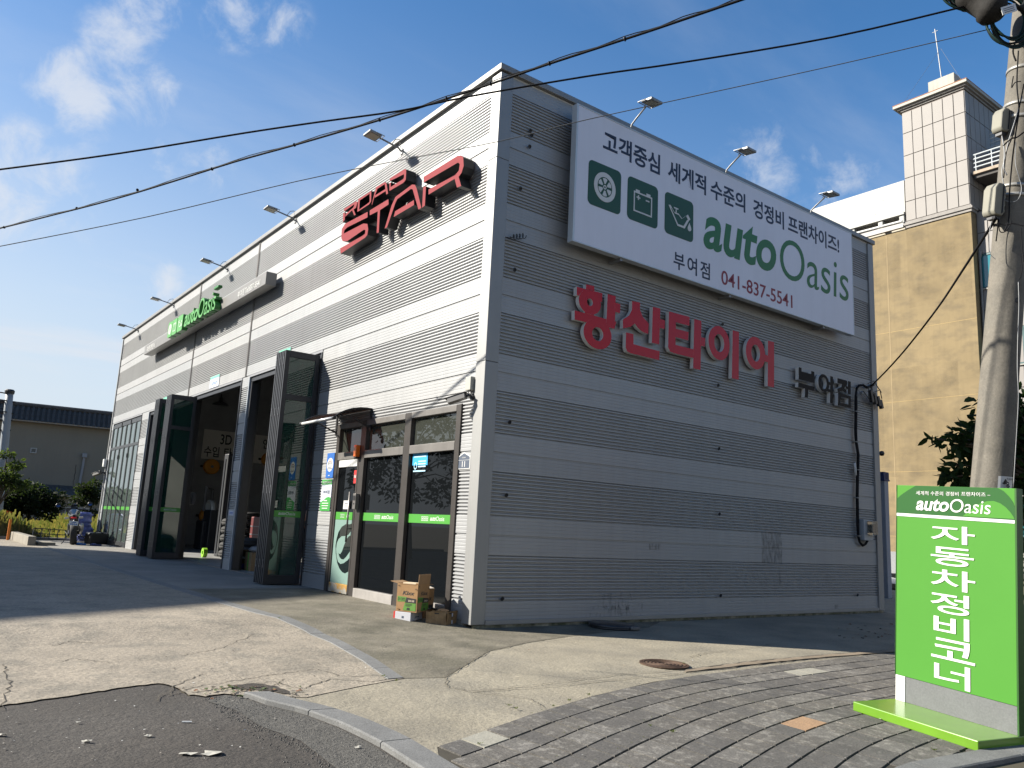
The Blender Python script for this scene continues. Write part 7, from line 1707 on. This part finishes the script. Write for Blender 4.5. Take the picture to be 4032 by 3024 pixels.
for i, (X, y, n_) in enumerate(((1.6,13.4,5),(2.4,14.6,6),(1.2,10.6,3),(3.2,7.0,6),(2.6,6.2,5),(1.9,11.9,2),(3.0,9.9,7))):
    for k in range(n_):
        mb = MB(); mb.torus((X, y, .12+k*.20), (0,0,1), .22, .10, 24, 10); tag(build('tyre', mb, TYRE, None, True), ('black tyre, '+('bottom one' if k == 0 else 'topmost one' if k == n_-1 else ['', 'second', 'third', 'fourth', 'fifth', 'sixth'][k]+' from the floor')+' of the '+['stack behind the second pier', 'stack deep behind the tallest lift column', 'short stack of three behind the ribbed pier', 'stack of six in the nearest doorway', 'stack of five in the nearest doorway', 'pair on the middle doorway floor', 'tallest stack of seven'][i]), 'tyre', 'stacked tyres in the workshop')
o, c = machine('tool_cabinet', 'dark red tool cabinet deep in the nearest doorway', (1040,2100), 2.0, .7, 1.1, .5, RDM)
mb = MB()
for z in (.25,.45,.65,.85): mb.box(c[0]-.262, c[1]-.3, z, c[0]-.252, c[1]+.3, z+.02)
build('drawer_handle', mb, GALV, o)
# lime green block on the floor of the middle doorway
q = onx((803,2190), .9); o = thing('wheel_chock', (q[0], q[1], .02), 'lime green octagonal chock on the floor of the middle doorway', 'wheel chock'); Pc_ = Plane((q[0], q[1], .14), (0,-1,0), (0,0,1)); mb = MB(); mb.ring(Pc_, (0,0), (.115,.12), (.05,.05), -.05, .05, 8); build('chock_body', mb, mat('lime_plastic', (.28,.60,.03), .5), o)
# oil drum and cartons in the nearest doorway
q0_ = onx((962,2247), .45); q = (.45, q0_[1]); o = thing('oil_pail', (*q, .02), 'dark gold oil pail with white lettering just inside the nearest doorway', 'pail')
mb = MB(); mb.lathe([(.135,0),(.15,.01),(.15,.12),(.155,.13),(.15,.14),(.15,.36),(.158,.37),(.158,.39),(.14,.392),(.001,.385)], (*q, .016), (0,0,1), 28); build('pail_body', mb, mat('dark_gold_tin', (.10,.065,.022), .3, .5), o, True)
mb = MB(); mb.lathe([(.1505,.015),(.1515,.02),(.1515,.11),(.1505,.115)], (*q, .016), (0,0,1), 28); build('purple_band', mb, mat('purple_print', (.05,.02,.22), .4), o, True)
mb = MB(); tt = np.array([CAM[0]-q[0], CAM[1]-q[1], 0]); tt /= np.linalg.norm(tt); Pt = Plane((q[0]+tt[0]*.158, q[1]+tt[1]*.158, .02), np.cross([0,0,1.], tt), (0,0,1)); text('HYUNDAI', Pt, -.10, .11, .21, .25, .0, .002, .04, 0, mb); text('XTeer', Pt, .0, .10, .16, .195, .0, .002, .02, .2, mb); build('lettering', mb, WHITE, o)
q = (.50, q0_[1]-.50); o = thing('pale_carton', (*q, .02), 'plain carton beside the oil pail just inside the nearest doorway', 'carton'); mb = MB(); mb.box(q[0]-.17, q[1]-.17, .016, q[0]+.2, q[1]+.2, .38); build('carton_body', mb, mat('dim_cardboard', (.28,.19,.10), .85, amt=.1, ns=6), o, bevel=.006)
mb = MB(); mb.box(q[0]-.1735, q[1]-.02, .018, q[0]-.1705, q[1]+.03, .375); build('green_tape', mb, GSTRIP, o)
o = thing('plastic_bag', (q[0], q[1], .4), 'grey crumpled plastic bag lying on the plain carton', 'bag'); mb = MB(); mb.lathe([(.16,.0),(.19,.03),(.14,.09),(.05,.12),(.001,.12)], (q[0]+.02, q[1]+.05, .385), (0.1,0,1), 11); build('bag_body', mb, mat('bag_grey', (.32,.33,.35), .4), o)
# wall control box and yellow strip near the pier
o = thing('control_box', (.3,12.0,1.6), 'grey wall control box beside the folded doors in the middle doorway', 'box'); q = onx((760,1965), .4); mb = MB(); mb.box(q[0]-.08, q[1]-.22, q[2]-.14, q[0], q[1]+.22, q[2]+.16); build('casing', mb, mat('dim_grey', (.10,.10,.11), .5), o, bevel=.01); mb = MB(); mb.box(q[0]-.083, q[1]-.15, q[2]+.02, q[0]-.0805, q[1]+.15, q[2]+.10); build('display', mb, LG, o)
# round work lamp under the ceiling
q = onx((868,1596), 3.5); o = thing('ceiling_lamp', q, 'round unlit pendant lamp under the workshop ceiling', 'lamp'); mb = MB(); mb.lathe([(.30,0),(.26,.05),(.08,.15),(.05,.30)], q, (0,0,1), 24); build('lamp_shade', mb, LG, o, True); mb = MB(); mb.tube([q+np.array([0,0,.3]), (q[0],q[1],6.9)], .012, 6); build('cord', mb, BLK, o)
mb = MB()
for x in (1.5, 4.5, 7.5): mb.box(x, 4.75, 6.55, x+.2, LEN-.15, 6.85)
build('roof_beam', mb, DSTEEL, shop)

# ------------------------------------------------------------------ worker half hidden behind the nearest folded doors
def skinned(name, joints, bones, par, m_, root=0, sub=2):
    me = bpy.data.meshes.new(name); me.from_pydata([j[0] for j in joints], bones, []); me.materials.append(m_); ob = bpy.data.objects.new(name, me); COL.objects.link(ob); ob.parent = par
    ob.modifiers.new('skin', 'SKIN').use_smooth_shade = True
    if not me.skin_vertices: me.skin_vertices.new()
    lay = me.skin_vertices[0].data
    for i, j in enumerate(joints): lay[i].radius = (j[1], j[1] if len(j) < 3 else j[2]); lay[i].use_root = (i == root)
    s_ = ob.modifiers.new('sub', 'SUBSURF'); s_.levels = s_.render_levels = sub
    return ob
SKIN = mat('skin', (.50,.27,.18), .5)
per = thing('worker', (0,0,0), 'person in a dark short-sleeved shirt half hidden behind the nearest folded doors', 'person')
J = [((0,0,.93),.12,.10), ((0,0,1.12),.115,.09), ((0,0,1.32),.13,.095), ((0,0,1.44),.07,.06), ((0,.0,1.52),.048,.048), ((0,.01,1.60),.075,.085), ((0,.01,1.69),.07,.085),
     ((.10,0,.90),.085,.085), ((.11,.01,.50),.06,.06), ((.12,-.02,.10),.042,.042), ((.12,.13,.04),.035,.03),
     ((-.10,0,.90),.085,.085), ((-.11,.01,.50),.06,.06), ((-.12,-.02,.10),.042,.042), ((-.12,.13,.04),.035,.03),
     ((.19,0,1.40),.055,.055), ((.27,-.03,1.14),.042,.042), ((.24,.16,.98),.032,.032), ((.22,.24,.95),.030,.018),
     ((-.19,0,1.40),.055,.055), ((-.27,-.03,1.14),.042,.042), ((-.24,.16,.98),.032,.032), ((-.22,.24,.95),.030,.018)]
Bn = [(0,1),(1,2),(2,3),(3,4),(4,5),(5,6),(0,7),(7,8),(8,9),(9,10),(0,11),(11,12),(12,13),(13,14),(3,15),(15,16),(16,17),(17,18),(3,19),(19,20),(20,21),(21,22)]
for s_ in (1, -1):
    b0 = 18 if s_ == 1 else 22
    for k, (dx, ln) in enumerate(((-.018,.07),(-.006,.08),(.006,.075),(.018,.06))):
        i0 = len(J); J += [((s_*.22+dx, .28, .945),.009), ((s_*.22+dx*1.1, .28+ln*.6, .93),.008), ((s_*.22+dx*1.1, .28+ln, .905),.007)]; Bn += [(b0, i0), (i0, i0+1), (i0+1, i0+2)]
    i0 = len(J); J += [((s_*.185, .25, .955),.010), ((s_*.17, .30, .94),.008)]; Bn += [(b0, i0), (i0, i0+1)]
skinned('body', J, Bn, per, SKIN)
NV = mat('navy_shirt', (.012,.015,.03), .8)
skinned('shirt', [((0,0,.90),.135,.115), ((0,0,1.12),.13,.105), ((0,0,1.32),.145,.11), ((0,0,1.43),.085,.075), ((.19,0,1.40),.068,.068), ((.255,-.02,1.20),.058,.058), ((-.19,0,1.40),.068,.068), ((-.255,-.02,1.20),.058,.058)], [(0,1),(1,2),(2,3),(3,4),(4,5),(3,6),(6,7)], per, NV)
skinned('trousers', [((0,0,.95),.13,.11), ((.10,0,.86),.10,.10), ((.11,.01,.50),.075,.075), ((.12,-.02,.09),.06,.06), ((-.10,0,.86),.10,.10), ((-.11,.01,.50),.075,.075), ((-.12,-.02,.09),.06,.06)], [(0,1),(1,2),(2,3),(0,4),(4,5),(5,6)], per, mat('dark_trousers', (.02,.02,.022), .85))
mb = MB(); mb.lathe([(.088,-.02),(.092,.04),(.075,.09),(.03,.115),(.001,.12)], (0,0,1.64), (0,-.12,1), 16); build('hair', mb, BLK, per, True, local=True)
mb = MB(); mb.lathe([(.001,.0),(.012,.0),(.008,.02),(.001,.03)], (0,.085,1.62), (0,1,-.2), 8)
for s_ in (-1,1): mb.lathe([(.001,-.012),(.012,0),(.001,.012)], (s_*.076,.0,1.62), (0,0,1), 6)
build('face_features', mb, SKIN, per, local=True)
q = onx((1156,2042), .35); per.location = (.62, q[1]-.30, .016); per.rotation_euler = (0,0,math.radians(35))
